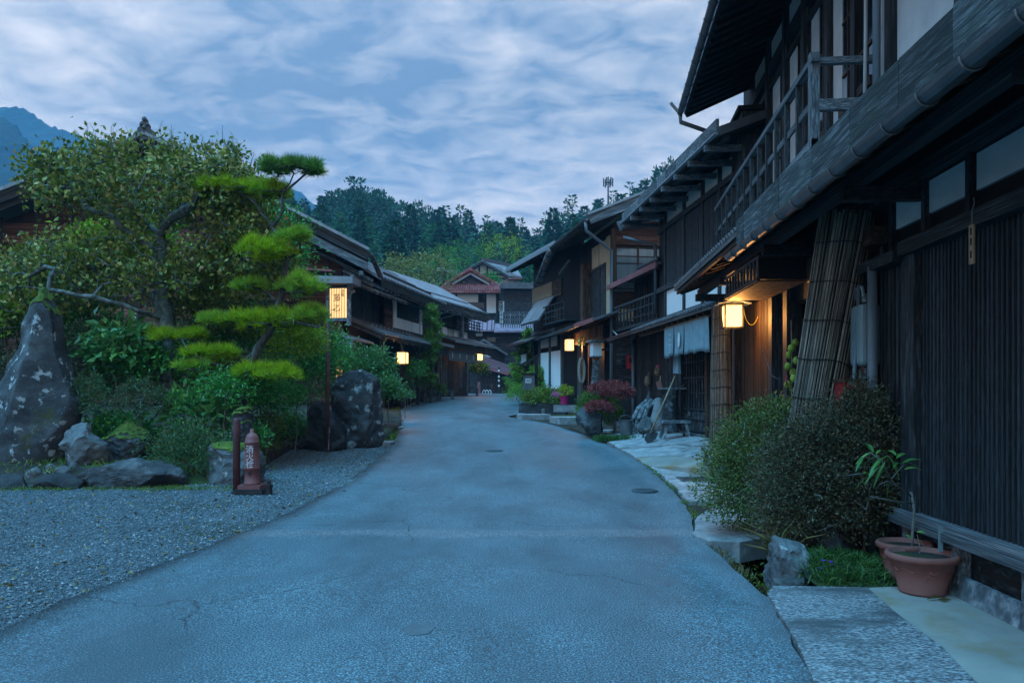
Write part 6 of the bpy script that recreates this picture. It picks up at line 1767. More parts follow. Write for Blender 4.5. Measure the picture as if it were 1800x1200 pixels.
for (px, py, hw, hh, dp, kind) in pads:
    c = lp(px, py, random.uniform(-.25, .35)); rx, rz = hw / F * YP, (1.25 if kind == 1 else .95) * hh / F * YP
    n = int(9 + rx * 26)
    for _ in range(n):
        a = random.random() * 6.283; q = math.sqrt(random.random())
        T.append((c.x + rx * q * math.cos(a) * .92, c.y + dp * q * math.sin(a), c.z - rz * .5 + random.uniform(-.02, .03)))
    m = int(50 + 300 * rx)
    lob = [(random.uniform(-.75, .75), random.uniform(-.5, .5), random.uniform(.30, .62), random.uniform(-.5, .9)) for _ in range(3 + int(rx * 7))]
    for _ in range(m):
        lx, ly, lr, lz = random.choice(lob)
        a = random.random() * 6.283; q = math.sqrt(random.random()); e = (1 - q * q) ** .5
        ox, oy, oz = c.x + rx * lx, c.y + dp * ly, c.z - rz * .5 + rz * lz * .8
        TP.append((ox + rx * lr * q * math.cos(a), oy + dp * lr * q * math.sin(a) * 1.2, oz + rz * .9 * e * random.uniform(.1, 1)))
        TA.append((math.cos(a) * q * 1.0, math.sin(a) * q * 1.0, .8)); TK.append(kind if kind != 2 or random.random() > .15 else 1); continue
        TP.append((c.x + rx * q * math.cos(a), c.y + dp * q * math.sin(a), c.z - rz * .5 + (rz * 1.1 * e) * random.uniform(.25, 1)))
        TA.append((math.cos(a) * q * .8, math.sin(a) * q * .8, .9)); TK.append(kind)
limb2 = [trunk, [lp(455, 612), lp(420, 640), lp(370, 640, -.2), lp(330, 615, -.3)], [lp(488, 545), lp(520, 568, -.2), lp(560, 575, -.3)], [lp(506, 455), lp(530, 440, -.1), lp(527, 410)], [lp(500, 335), lp(520, 320), lp(540, 305)], [lp(478, 398), lp(440, 350, .1), lp(400, 335, .2)]]
pos, par, ends = grow(limb2, T, seg=.16, jit=.05, up=-.05)
branch_mesh(pos, par, .0075, .50, .115, 'trunk', 'bark', t, n=8)
TP, TA, TK = np.array(TP), np.array(TA), np.array(TK)
hi = np.clip(RNG.random(len(TP)), 0, 1)
for k, (mat, nm) in {1: ('pine_bright', 'bright_needles'), 0: ('pine_dark', 'dark_needles'), 2: ('pine_mid', 'green_needles')}.items():
    if mat not in MATS: leafmat('pine_mid', [(0, (0.13, 0.27, 0.04)), (0.5, (0.28, 0.46, 0.05)), (1.0, (0.55, 0.66, 0.06))], trans=.4)
    s_ = TK == k
    tufts(nm, TP[s_], TA[s_], mat, t, n=20, L=.17, wd=.0065, spread=1.0)

# generic shrub with stems reaching its clumps
def shrub(name, label, px, py, Y, rx, ry, rz, n, leaf, mat, per=12, spread=.05, cat='shrub', lower=-.7, width=.5, droop=0.0, zbase=None, twigs=40, group=None, lump=.25, shell=.5, gloss_up=False, fold=.12, tw_mat='twig', blobs=None):
    c = at(px, py, Y); zb = bed_z(c.x, c.y) if zbase is None else zbase
    t = empty(name, (c.x, c.y, zb)); tag(t, label, cat, group)
    if blobs is None:      # a few overlapping lobes give the bush an uneven outline
        blobs = [(0, 0, 1, 1)] + [(random.uniform(-.5, .5), random.uniform(-.3, .4), random.uniform(.45, .7), random.uniform(.45, .75)) for _ in range(4)]
    wt = sum(b_[2] * b_[3] for b_ in blobs); parts_ = []
    for bx_, bz_, sx_, sz_ in blobs:
        parts_.append(clumps((bx_ * rx, random.uniform(-.3, .3) * ry if (bx_, bz_) != (0, 0) else 0, c.z - zb + bz_ * rz), (rx * sx_, ry * sx_, rz * sz_), max(4, int(n * sx_ * sz_ / wt) // per), per, spread, lump=lump, lower=lower, shell=shell))
    P, out, crn = (np.concatenate(q) for q in zip(*parts_))
    D = out + RNG.normal(size=P.shape) * .75; D[:, 2] += .15 - droop
    keep = P[:, 2] > 0.01
    P, D, crn = P[keep], D[keep], crn[keep]
    leaf_obj('foliage', P, D, leaf * (.65 + .7 * RNG.random(len(P))), mat, t, width=width, fold=fold, rnd=np.clip(.65 * RNG.random(len(P)) + .35 * crn, 0, 1))
    if twigs:
        cc = P[RNG.integers(0, len(P), twigs)]
        pos, par, e = grow([[(0, 0, -.05), (0, 0, max(.08, (c.z - zb - rz) * .8 + .1))]], [tuple(p) for p in cc], seg=.12 + rz * .05, jit=.03, up=.02)
        branch_mesh(pos, par, .004, .5, .05, 'stems', tw_mat, t, n=5)
    return t
shrub('camellia', 'glossy dark green camellia behind the thin brown pole', 540, 640, 18.6, 1.02, 0.92, 1.21, 8840, .075, 'camellia_leaf', per=10, spread=.07, twigs=60, cat='shrub')
shrub('camellia', 'low leafy camellia branches above the moss-topped rock', 470, 700, 15.5, 0.84, 0.69, 0.52, 2890, .075, 'camellia_leaf', per=10, spread=.07)
shrub('clipped_shrub', 'rounded grey-green clipped shrub behind the long dark rock', 250, 706, 13.6, .50, .45, .38, 5200, .032, 'azalea_leaf', per=16, spread=.028, shell=.8, lump=.08)
shrub('nandina', 'feathery nandina with red leaf tips beside the hydrant', 335, 795, 12.35, 0.70, 0.46, 0.48, 4420, .06, 'nandina_leaf', per=12, spread=.06, width=.35)
shrub('nandina', 'small nandina with red berries by the standing stone', 160, 700, 13.4, 0.42, 0.34, 0.46, 1530, .06, 'nandina_leaf', per=10, spread=.06, width=.35)
shrub('aspidistra', 'broad-leaved plant with big upright green leaves under the pine', 362, 725, 13.8, 0.72, 0.46, 0.39, 561, .19, 'broad_leaf', per=3, spread=.06, width=.42, twigs=20)
shrub('big_leaf_sapling', 'sapling with large oval leaves behind the standing stone', 205, 605, 14.2, 0.60, 0.46, 0.48, 561, .17, 'broad_leaf', per=4, spread=.08, width=.55, droop=.3)
shrub('lime_shrub', 'lime green large-leaved shrub at the standing stone tip', 30, 545, 15.5, 0.90, 0.57, 0.40, 714, .15, 'lime_leaf', per=4, spread=.1, width=.6, droop=.3)
shrub('lime_shrub', 'lime green leafy shrub under the plum limbs', 215, 445, 16.5, 1.44, 0.57, 0.86, 2550, .13, 'lime_leaf', per=5, spread=.12, width=.6, droop=.3)
shrub('low_azalea', 'low brownish azalea between moss rock and camellia', 468, 750, 14.8, 0.46, 0.34, 0.38, 3060, .035, 'olive_leaf', per=12, spread=.03)
shrub('leafy_shrub', 'shiny green shrub under the plum trunk', 250, 640, 14.6, 0.84, 0.57, 0.52, 2550, .085, 'camellia_leaf', per=8, spread=.08)
shrub('leafy_shrub', 'dark leafy shrub hugging the right side of the standing stone', 150, 640, 14.4, 0.48, 0.46, 0.86, 3400, .06, 'azalea_leaf', per=10, spread=.06)
shrub('leafy_shrub', 'dark shrub filling the corner left of the standing stone', -5, 610, 14.6, .7, .5, .9, 2400, .07, 'azalea_leaf', per=10, spread=.07)
shrub('maple_shrub', 'fine-leaved shrub with orange-brown tints beneath the pine', 400, 560, 16.4, 1.20, 0.69, 0.69, 4080, .06, 'olive_leaf', per=10, spread=.08)
shrub('leafy_shrub', 'green shrub filling the gap beneath the lowest pine pads', 420, 690, 15.0, 1.08, 0.57, 0.57, 4420, .07, 'camellia_leaf', per=10, spread=.07)
shrub('leafy_shrub', 'bright leaved shrub between plum and pine trunks', 360, 520, 16.0, 0.84, 0.57, 0.80, 2720, .09, 'ume_leaf', per=8, spread=.1, droop=.3)
shrub('leafy_shrub', 'tangle of green leaves on the left under the plum crown', 90, 470, 15.8, 1.08, 0.57, 0.63, 3060, .085, 'ume_leaf', per=8, spread=.1, droop=.3)
shrub('flowering_bush', 'tall bush with pale flower heads behind the blue-grey rock', 650, 645, 20.5, .62, .55, .52, 3600, .075, 'flower_bush', per=9, spread=.07)
shrub('flowering_bush', 'low bush with pale flowers at the edge of the road', 682, 682, 20.0, .42, .40, .32, 2200, .07, 'flower_bush', per=9, spread=.06)
shrub('roadside_bush', 'small leafy bush at the road edge beside the entrance', 712, 694, 25.0, .26, .25, .16, 800, .06, 'flower_bush', per=9, spread=.05, zbase=zr(25))

shrub('leafy_shrub', 'broad green shrub between standing stone and plum trunk', 130, 560, 16.0, .9, .5, .55, 2600, .085, 'camellia_leaf', per=8, spread=.09)
shrub('leafy_shrub', 'low green leaves around the moss-topped rock', 440, 770, 13.6, .35, .3, .2, 900, .06, 'camellia_leaf', per=8, spread=.06)
shrub('leafy_shrub', 'green foliage under the lit sign', 590, 632, 20.5, .62, .55, .55, 2400, .08, 'camellia_leaf', per=9, spread=.08)
shrub('leafy_shrub', 'bright fresh shrub between pine trunk and sign pole', 520, 600, 15.8, .6, .5, .5, 2400, .075, 'lime_leaf', per=9, spread=.07)
shrub('leafy_shrub', 'fern-like green plant in front of the pine trunk', 395, 680, 13.6, .55, .4, .3, 1500, .08, 'camellia_leaf', per=8, spread=.07, width=.3)
shrub('leafy_shrub', 'yellow-green leaves beside the upper left of the standing stone', 5, 560, 14.8, .5, .4, .5, 900, .12, 'lime_leaf', per=5, spread=.09, width=.6)
shrub('leafy_shrub', 'low glossy plants on the bare soil behind the long rock', 215, 765, 13.9, .7, .5, .35, 1700, .09, 'camellia_leaf', per=7, spread=.08)
shrub('leafy_shrub', 'mid-green shrub behind the rounded clipped shrub', 250, 670, 15.2, .9, .5, .55, 2600, .075, 'camellia_leaf', per=8, spread=.08)
shrub('leafy_shrub', 'dense dark shrub beside the dark slanting rock', 500, 745, 17.4, .45, .4, .35, 1700, .07, 'camellia_leaf', per=8, spread=.07)
shrub('leafy_shrub', 'low leafy shrub in front of the gable wall', 300, 620, 18.0, 1.6, .6, .8, 3600, .09, 'camellia_leaf', per=8, spread=.1)
for i_, (px_, py_, w_, h_) in enumerate([(-110, 650, .9, .9), (-220, 680, 1.0, .8), (-330, 640, 1.1, 1.0)]):
    shrub('garden_shrub', ['dark shrub left of the standing stone', 'second dark shrub beyond the standing stone', 'large shrub at the far left garden edge'][i_], px_, py_, 14.5, w_, .6, h_, 2600, .08, 'camellia_leaf', per=9, spread=.08)
shrub('leafy_tree', 'dark leafy tree filling the space behind the pine pads', 470, 460, 17.0, 1.05, .7, 1.25, 6500, .085, 'camellia_leaf', per=8, spread=.10, cat='tree')
shrub('leafy_tree', 'low dark leafy tree behind the lower pine pads', 430, 600, 16.6, 1.25, .6, .75, 5200, .08, 'camellia_leaf', per=8, spread=.10, cat='tree')
# ground cover: ferns, moss tufts and weeds along the bed
def tuft_grass(name, label, pts, n, h, mat, cat='grass', spread=.12, wd=.006, lean=.5, parent=None):
    P = np.repeat(np.array(pts), n, axis=0) + RNG.normal(size=(len(pts) * n, 3)) * np.array([spread, spread, 0])
    D = RNG.normal(size=P.shape) * lean; D[:, 2] = 1
    D = unit(D); S = unit(np.cross(D, RNG.normal(size=D.shape))) * wd * (.7 + .6 * RNG.random((len(P), 1)))
    L = h * (.5 + .8 * RNG.random((len(P), 1))); mid = P + D * L * .55; bend = np.concatenate([D[:, :2] * .5, np.zeros((len(P), 1))], 1)
    tip = P + D * L + bend * L * .6 - np.array([0, 0, .12]) * L
    V = np.stack([P - S, P + S, mid + S * .8, mid - S * .8, tip], 1).reshape(-1, 3); k = np.arange(len(P))[:, None] * 5
    Fc = np.concatenate([k + np.array([[0, 1, 2]]), k + np.array([[0, 2, 3]]), k + np.array([[3, 2, 4]])], 1).reshape(-1, 3)
    o = link(bpy.data.objects.new(name, np_mesh(name, V, Fc, mat, np.repeat(RNG.random(len(P)), 3))), parent)
    o['kind'] = 'stuff'
    if label: tag(o, label, cat)
    return o
pts = []
for _ in range(420):
    y = random.uniform(12.1, 18); x = random.uniform(-9.2, bed_right(y) - .05); pts.append((x, y, bed_z(x, y) - .02))
tuft_grass('bed_weeds', 'low weeds and grass tufts over the garden soil', pts, 14, .14, 'weed_leaf', 'weeds')
pts = []
for _ in range(260):
    x = random.uniform(-8, -3.7); pts.append((x, 11.55 + random.uniform(-.25, .2), zr(11.5)))
tuft_grass('gravel_weeds', 'sparse weeds along the stones edging the gravel', pts, 7, .055, 'weed_leaf', 'weeds', spread=.05, wd=.004)
P = []
for _ in range(1500):
    y = random.uniform(12.0, 17.5); x = random.uniform(-9.2, bed_right(y)); P.append((x, y, bed_z(x, y) + .01))
P = np.array(P); D = RNG.normal(size=P.shape); D[:, 2] *= .2
tag(leaf_obj('leaf_litter', P, D, .03 + .04 * RNG.random(len(P)), 'litter', None, width=.6), 'brown leaf litter on the garden soil', 'leaves')

# ---- hydrant, posts
g = ground_at(443, 866)
t = empty('fire_hydrant', g); tag(t, 'dull red fire hydrant post with white characters by the gravel', 'hydrant')
MB().box((0, 0, .035), (.40, .34, .07)).build('base_plate', 'black_iron', t)
b = MB().box((0, 0, .095), (.32, .30, .055)); b.build('flange', 'hydrant_red', t)
MB().lathe([(.112, .12), (.118, .15), (.105, .165), (.105, .34), (.112, .345), (.112, .375), (.104, .38), (.100, .72), (.104, .725), (.104, .74), (.098, .745), (.092, .80), (.070, .845), (.040, .865), (.030, .87), (.030, .91), (.022, .925), (.01, .928)], n=28).build('body', 'hydrant_red', t, True)
for a in range(4): MB().tube([(.125 * math.cos(a * 1.57 + .78), .115 * math.sin(a * 1.57 + .78), .11), (.125 * math.cos(a * 1.57 + .78), .115 * math.sin(a * 1.57 + .78), .145)], .014, 6).build('bolt', 'hydrant_red', t)
MB().tube([(0, -.10, .30), (0, -.118, .30)], .028, 14).build('valve_plug', 'black_iron', t)
for i, ch_ in enumerate('消火栓'):
    o = link(bpy.data.objects.new('lettering', text_mesh(ch_, .118, 'hydrant_letter', .003)), t); o.location = (0.003, -.106, .63 - .105 * i)
g = ground_at(416, 866)
t = empty('bollard', g); tag(t, 'slim rusty red-brown post beside the hydrant', 'post')
MB().lathe([(.052, -.05), (.052, 1.02), (.045, 1.06), (.03, 1.08), (.005, 1.085)], n=16).build('shaft', 'rust_red', t, True)
MB().lathe([(.075, -.02), (.075, .02), (.055, .03)], n=16).build('collar', 'black_iron', t)
g = ground_at(473, 868)
t = empty('valve_stub', g); tag(t, 'short black iron stub right of the hydrant', 'valve')
MB().lathe([(.05, -.02), (.045, .10), (.055, .10), (.055, .14), (.02, .145)], n=14).build('stub', 'black_iron', t)
MB().box((0, 0, .16), (.05, .05, .05)).build('cap', 'black_iron', t)
p = at(576, 780, 16.4); t = empty('sign_pole', (p.x, p.y, zr(16.4))); tag(t, 'thin brown pole rising into the pine beside the dark rock', 'pole')
MB().tube([(0, 0, -.05), (0, 0, 2.75)], .045, 10).build('shaft', 'rust_red', t, True); MB().tube([(.03, -.06, 0), (.05, -.03, .55)], .014, 6).build('stake', 'grey_wood', t)
MB().tube([(0, 0, .0), (0, 0, .05)], .07, 10).build('collar', 'black_iron', t)
# ------------------------------------------------------------------ lit lanterns and signs
random.seed(71)
def lantern(name, label, c, w, h, rz, hood=True, power=5.0, paper='lamp_paper', group=None, frame='dark_wood', d=None):
    """square paper lantern: c = centre"""
    d = d or w
    t = empty(name, (c[0], c[1], c[2] - h / 2), rz); tag(t, label, 'lantern', group)
    MB().box((0, 0, h / 2), (w * .86, d * .86, h * .88)).build('paper', paper, t)
    for sx in (-1, 1):
        for sy in (-1, 1): MB().box((sx * w * .46, sy * d * .46, h / 2), (w * .08, d * .08, h)).build('frame_post', frame, t)
    for z in (0.0, h):
        for sx in (-1, 1):
            MB().box((sx * w * .46, 0, z), (w * .09, d * 1.0, h * .05)).build('frame_rail', frame, t)
            MB().box((0, sx * d * .46, z), (w * 1.0, d * .09, h * .05)).build('frame_rail', frame, t)
    if hood:
        MB().prism([(-w * .85, h * 1.03), (0, h * 1.22), (w * .85, h * 1.03), (w * .85, h * .98), (0, h * 1.14), (-w * .85, h * .98)], lambda x, z: Vector((x, -d * .75, z)), lambda x, z: Vector((x, d * .75, z))).build('hood', 'grey_wood', t)
    L = bpy.data.lights.new('bulb', 'POINT'); L.energy = power * 1.6; L.color = (1.0, .42, .10); L.shadow_soft_size = w * .4
    lo = bpy.data.objects.new('bulb', L); lo.location = (0, -d * .62, h * .35); link(lo, t)
    return t
c = A.W(11.9, -.34, 2.70)
t = lantern('lantern', 'large glowing square lantern under the near eave beside the reed bundle', c, .29, .36, -.06, power=10.9)
MB().bar((0.0, 0, .46), (.36, 0.02, .58), .03, .03).build('arm', 'dark_wood', t)
MB().tube([(.285 - .125 * math.cos(a), -.05, .40 - .36 * math.sin(a)) for a in np.linspace(0, math.pi, 13)], .005, 6).build('cable', 'cable_yellow', t)
MB().bar((-.21, -.05, .45), (-.15, -.05, .0), .02, .02).build('stay', 'brown_wood', t)
c = E.W(3.05, -.62, 3.22)
t = lantern('lantern', 'glowing lantern hanging beside the brass bells at the inn', c, .30, .42, .1, power=9.2, hood=False)
MB().bar((0, 0, .42), (.1, 0, .75), .03, .03).build('arm', 'dark_wood', t)
bl = empty('brass_bells', E.W(1.9, -.5, 3.3)); tag(bl, 'cluster of shiny brass bells under the inn eave', 'bells')
for k in range(4): MB().lathe([(.001, .12), (.05, .10), (.06, .0), (.08, -.05), (.075, -.05)], ((k % 2) * .17 - .06, 0, -.12 * (k // 2)), n=12).build('bell', 'brass', bl)
MB().bar((-.1, 0, .10), (.2, 0, .10), .03, .03).build('hanger', 'dark_wood', bl)
MB().tube([(0, 0, .1), (0, 0, .38)], .012, 6).build('cord', 'rope', bl)
p = at(708, 629, 28.2)
t = lantern('lantern', 'glowing square lantern at the entrance of the left row', p, .36, .44, -.18, power=9.2, hood=False)
MB().bar((0, 0, .43), (-.10, .03, .92), .03, .03).build('hanger', 'dark_wood', t)
MB().bar((-.5, .12, .90), (0, 0, .90), .05, .05).build('arm', 'dark_wood', t)
p = at(842, 625, 44.5)
t = lantern('lantern', 'small glowing lantern hanging at the end of the far house', p, .42, .56, 0.2, power=7.6)
MB().bar((-.9, .3, .85), (0, 0, .75), .05, .05).build('arm', 'dark_wood', t)
# the lit sign box of the inn on the left
p = at(594, 531, 25.6)
t = empty('lit_sign', (p.x, p.y, p.z - .95), -.12); tag(t, 'lit paper sign box with brushed characters under a small roof', 'sign')
sw, sh_ = .56, .98
MB().box((0, .08, .92), (sw, .14, sh_)).build('paper', 'sign_paper', t)
for x in np.linspace(-sw / 2 + .06, sw / 2 - .06, 6): MB().box((x, -.002, .92), (.014, .012, sh_)).build('muntin', 'brown_wood', t)
for x in (-.36, .36): MB().box((x, .06, .85), (.12, .12, 1.35)).build('post', 'grey_wood', t)
for z in (.38, 1.46): MB().box((0, .06, z), (.62, .13, .10)).build('rail', 'grey_wood', t)
MB().prism([(-.70, 1.56), (-.68, 1.80), (.62, 1.74), (.62, 1.52)], lambda x, z: Vector((x, -.35, z)), lambda x, z: Vector((x, .55, z))).build('small_roof', 'roof_metal', t)
for body, size, x, z in (('藤', .27, -.03, 1.08), ('乙', .24, -.03, .74), ('旅籠', .13, .17, 1.25)):
    o = link(bpy.data.objects.new('lettering', text_mesh(body, size, 'ink', .003, True, .95)), t); o.location = (x, -.012, z)

# ------------------------------------------------------------------ things along the near house
def reed_roll(name, label, p0, p1, rad, n, seed, flat=.75):
    """a rolled reed screen: many thin canes around an axis, tied with dark cords"""
    rg = random.Random(seed)
    p0, p1 = Vector(p0), Vector(p1); ax = (p1 - p0).normalized(); x = ax.orthogonal().normalized()
    x = Vector((1, 0, 0)) - ax * ax.x; x.normalize(); y = ax.cross(x)
    t = empty(name, p0); tag(t, label, 'reed screen')
    core = MB().tube([Vector((0, 0, 0)), p1 - p0], [rad[0] * .84, rad[1] * .84], 14).build('core', 'black_wood', t)
    for k in range(n):
        a = 2 * math.pi * k / n + rg.uniform(-.03, .03); q = rg.uniform(.90, 1.03)
        e0, e1 = rg.uniform(-.04, .04), rg.uniform(-.05, .03)
        A0 = (x * math.cos(a) + y * math.sin(a)) * rad[0] * q + ax * e0; A1 = (p1 - p0) + (x * math.cos(a + .06) + y * math.sin(a + .06)) * rad[1] * q + ax * e1
        MB().tube([A0, A0.lerp(A1, .5) + x * rg.uniform(-.006, .006), A1], rg.uniform(.0035, .0075) * (.6 + .4 * rad[0] / .18), 5).build('cane', 'reed', t)
    ln = (p1 - p0).length
    for k in range(8):
        f = (k + .6) / 8.4; c = (p1 - p0) * f; r = (rad[0] + (rad[1] - rad[0]) * f) * 1.07
        pts = [c + (x * math.cos(a) + y * math.sin(a)) * r + ax * (.012 * math.sin(3 * a)) for a in np.linspace(0, 2 * math.pi, 17)]
        MB().tube(pts, .006, 4, cap=False).build('cord', 'black_iron', t)
    return t
reed_roll('reed_screen', 'wide rolled reed screen leaning against the doorway of the lattice house', A.W(7.75, -.64, .05), A.W(7.75, -.10, 3.28), (.20, .27), 150, 1)
reed_roll('reed_screen', 'thin loose roll of reeds leaning behind the wide reed screen', A.W(7.65, -.30, .05), A.W(7.75, .02, 2.6), (.07, .10), 40, 2)
reed_roll('reed_pillar', 'upright post wrapped in reeds under the large near lantern', A.W(12.6, -.36, .60), A.W(12.62, -.36, 2.95), (.185, .135), 110, 3)
# low bench the wrapped post stands on
t = empty('low_bench', A.W(12.5, -.30, .12), -A.a); tag(t, 'low weathered plank bench carrying the reed-wrapped post', 'bench')
MB().box((0, 0, .44), (.62, 1.1, .07)).build('seat', 'grey_wood', t)
for y in (-.45, .45):
    for x in (-.24, .24): MB().box((x, y, .19), (.07, .07, .44)).build('leg', 'grey_wood', t)
# white jerrycan hung behind the reeds, poles, red box
t = empty('water_tank', A.W(7.42, -.06, 1.72), -A.a); tag(t, 'pale blue plastic tank hung behind the grey downpipe', 'tank')
b = MB().box((0, 0, .34), (.20, .30, .60)); o = b.build('body', 'plastic_white', t); md = o.modifiers.new('round', 'BEVEL'); md.width = .05; md.segments = 3
MB().tube([(0, 0, .66), (0, 0, .74)], .05, 10).build('cap', 'plastic_white', t); MB().tube([(-.05, -.1, .70), (-.05, -.06, .80), (-.05, .1, .80), (-.05, .12, .70)], .016, 6).build('handle', 'plastic_white', t)
MB().tube([(0, .1, .02), (0, .1, -.10)], .018, 6).build('spout', 'plastic_white', t)
for i, (p0, p1, m, lab) in enumerate(((A.W(7.35, -.28, .05), A.W(7.40, -.12, 2.55), 'pipe_blue', 'long blue pole leaning in the doorway beside the tank'), (A.W(7.32, -.35, .05), A.W(7.36, -.06, 1.75), 'grey_wood', 'short wooden pole leaning behind the downpipe'))):
    b = MB().tube([Vector((0, 0, 0)), p1 - p0], .02 + .008 * i, 8); o = b.build('leaning_pole', m, None, True, loc=p0); tag(o, lab, 'pole')
t = empty('red_box', A.W(7.40, -.16, 1.30), -A.a); tag(t, 'small red crate behind the downpipe above the shrub', 'crate')
MB().box((0, 0, .16), (.30, .30, .30)).build('body', 'plastic_red', t); MB().box((0, 0, .325), (.34, .36, .03)).build('lid', 'brown_wood', t)
for y in (-.12, .12): MB().box((0, y, -.65), (.3, .05, 1.30)).build('leg', 'brown_wood', t)
# string of gourds and chillies beside the door
t = empty('gourd_string', A.W(9.05, -.28, 1.12)); tag(t, 'hanging string of green gourds and red chillies beside the door', 'gourds')
MB().tube([(0, 0, 1.25), (0.01, 0, .6), (0, 0, .2)], .006, 5).build('string', 'rope', t)
for k in range(9): MB().lathe([(.005, -.045), (.03, -.035), (.045, 0), (.03, .035), (.008, .05)], (.05 * math.cos(k * 2.4), .05 * math.sin(k * 2.4) - .02, .42 + .07 * k), n=10).build('gourd', 'gourd', t, True)
for k in range(10):
    x, y, z = -.14 + .3 * random.random(), random.uniform(-.05, .1), random.uniform(.05, .65)
    MB().tube([(x, y, z + .09), (x + .012, y, z + .04), (x - .006, y, z)], [.012, .011, .002], 6).build('chilli', 'chilli', t, True)
MB().tube([(-.28, .2, .95), (-.20, .1, .60), (-.12, .05, .55)], .005, 5).build('stem', 'twig', t)
# hanging wooden tag under the beam
t = empty('hanging_tag', A.W(5.30, -.16, 2.40)); tag(t, 'narrow wooden tag hanging on a wire hook before the lattice', 'tag')
MB().box((0, 0, .13), (.012, .055, .27)).build('tag_board', 'pale_wood', t)
for z in (.06, .15, .22): MB().box((-.007, 0, z), (.004, .014, .05)).build('tag_slot', 'ink', t)
MB().tube([(0, 0, .26), (0, 0, .36), (0, -.03, .41), (0, -.02, .45)], .005, 5).build('hook', 'metal_grey', t)

# ------------------------------------------------------------------ pots
def pot(name, label, c, s, parent=None):
    t = empty(name, c); tag(t, label, 'plant pot')
    MB().lathe([(.105 * s, 0), (.125 * s, .005), (.128 * s, .02), (.124 * s, .025), (.134 * s, .05), (.130 * s, .055), (.178 * s, .245), (.192 * s, .25), (.200 * s, .262), (.200 * s, .285), (.192 * s, .298), (.176 * s, .30), (.170 * s, .26), (.02 * s, .255)], n=40).build('body', 'terracotta', t, True)
    MB().lathe([(.171 * s, .262), (.10 * s, .275), (.01, .27)], n=20).build('soil', 'soil', t)
    b = MB()                        # moulded garland on the side
    for k in range(5):
        a0 = k * 2 * math.pi / 5 + 4.45
        for (da, z, r) in [(.02 * i - .12 + .04 * (j % 2), .195 - .016 * j, .0085) for j in range(5) for i in range(0, 12 - 2 * j, 4)]:
            a = a0 + da + .03; R = .152 * s + (z - .15) * .22 * s
            b.lathe([(.001, -r), (r, 0), (.001, r)], (R * math.cos(a), R * math.sin(a), z), n=6)
        pts = [((.162 * s + .004 * math.sin(q * 9)) * math.cos(a0 + .3 + q * .55), (.162 * s) * math.sin(a0 + .3 + q * .55), .19 + .016 * math.sin(q * 6.28)) for q in np.linspace(-.5, .9, 9)]
        b.tube(pts, .006, 4)
    o = b.build('relief', 'terracotta', t, True); o['kind'] = 'stuff'
    return t
g1 = ground_at(1621, 1040, .02); g2 = Vector((PX(1590, 6.15), 6.03, .02))
pot('plant_pot', 'round terracotta pot with moulded garland holding a plant label', (g1.x, g1.y, .019), 1.28)
pot('plant_pot', 'second terracotta pot half hidden behind the first', (g2.x, g2.y + .12, .019), 1.06)
t = empty('plant_label', (g1.x + .16, g1.y + .04, .36)); tag(t, 'pale plastic label stuck in the front terracotta pot', 'label')
MB().box((0, 0, .04), (.035, .006, .17)).build('stick', 'plastic_white', t); MB().box((0, 0, .135), (.028, .0055, .022)).build('tip', 'plastic_white', t)
o = MB().box((0, 0, 0), (.12, .03, .006)).box((.05, .02, .002), (.05, .05, .005)).build('dead_leaf', 'brown_wood', None, loc=(g1.x - .03, g1.y - .27, .026)); 
me = o.data; bpy.data.objects.remove(o)
o = leaf_obj('dead_leaf', np.array([(g1.x - .10, g1.y - .24, .03), (g1.x - .03, g1.y - .25, .03)]), np.array([(1, .1, .1), (.9, -.2, .05)]), np.array([.13, .10]), 'litter', None, width=.35); tag(o, 'curled brown leaf lying in front of the terracotta pot', 'leaf')
if 'kind' in o: del o['kind']
# sapling in the pot
YS = g2.y + .1
t = empty('sapling', (at(1606, 968, YS).x, YS, .34)); tag(t, 'leaning sapling with long drooping leaves in the rear pot', 'sapling'); o0 = Vector(t.location)
def sp(px, py, dy=0): return at(px, py, YS + dy) - o0
br = [[sp(1605, 985), sp(1604, 940), sp(1607, 895), sp(1602, 864)], [sp(1602, 872), sp(1580, 855, -.05), sp(1560, 845, -.1), sp(1545, 852, -.12)], [sp(1604, 884), sp(1570, 880, -.05), sp(1530, 872, -.12)], [sp(1580, 855, -.05), sp(1566, 842, -.08), sp(1590, 815, -.05)], [sp(1566, 842, -.08), sp(1550, 810, -.1), sp(1530, 795, -.12)]]
for k, pl in enumerate(br):
    MB().tube(pl, [.013, .012, .011, .009][:len(pl)] if k == 0 else [.007, .005, .004, .003][:len(pl)], 7).build('trunk' if k == 0 else 'branch', 'twig', t, True)
lv = [(1588, 812, 1608, 818), (1586, 814, 1612, 805), (1575, 806, 1590, 795), (1562, 800, 1548, 812), (1560, 800, 1572, 820), (1550, 805, 1536, 822), (1556, 812, 1545, 835), (1566, 818, 1552, 830), (1545, 800, 1525, 812), (1535, 795, 1528, 782), (1532, 795, 1515, 806), (1528, 790, 1520, 776), (1520, 800, 1510, 815), (1540, 798, 1552, 790), (1570, 822, 1582, 812), (1590, 825, 1612, 822), (1525, 838, 1512, 850), (1528, 836, 1520, 828), (1566, 845, 1562, 862), (1545, 822, 1530, 838), (1575, 800, 1562, 790)]
P = np.array([sp(a, b_, random.uniform(-.14, 0)) for a, b_, c_, d_ in lv]); Q = np.array([sp(c_, d_, random.uniform(-.16, .04)) for a, b_, c_, d_ in lv])
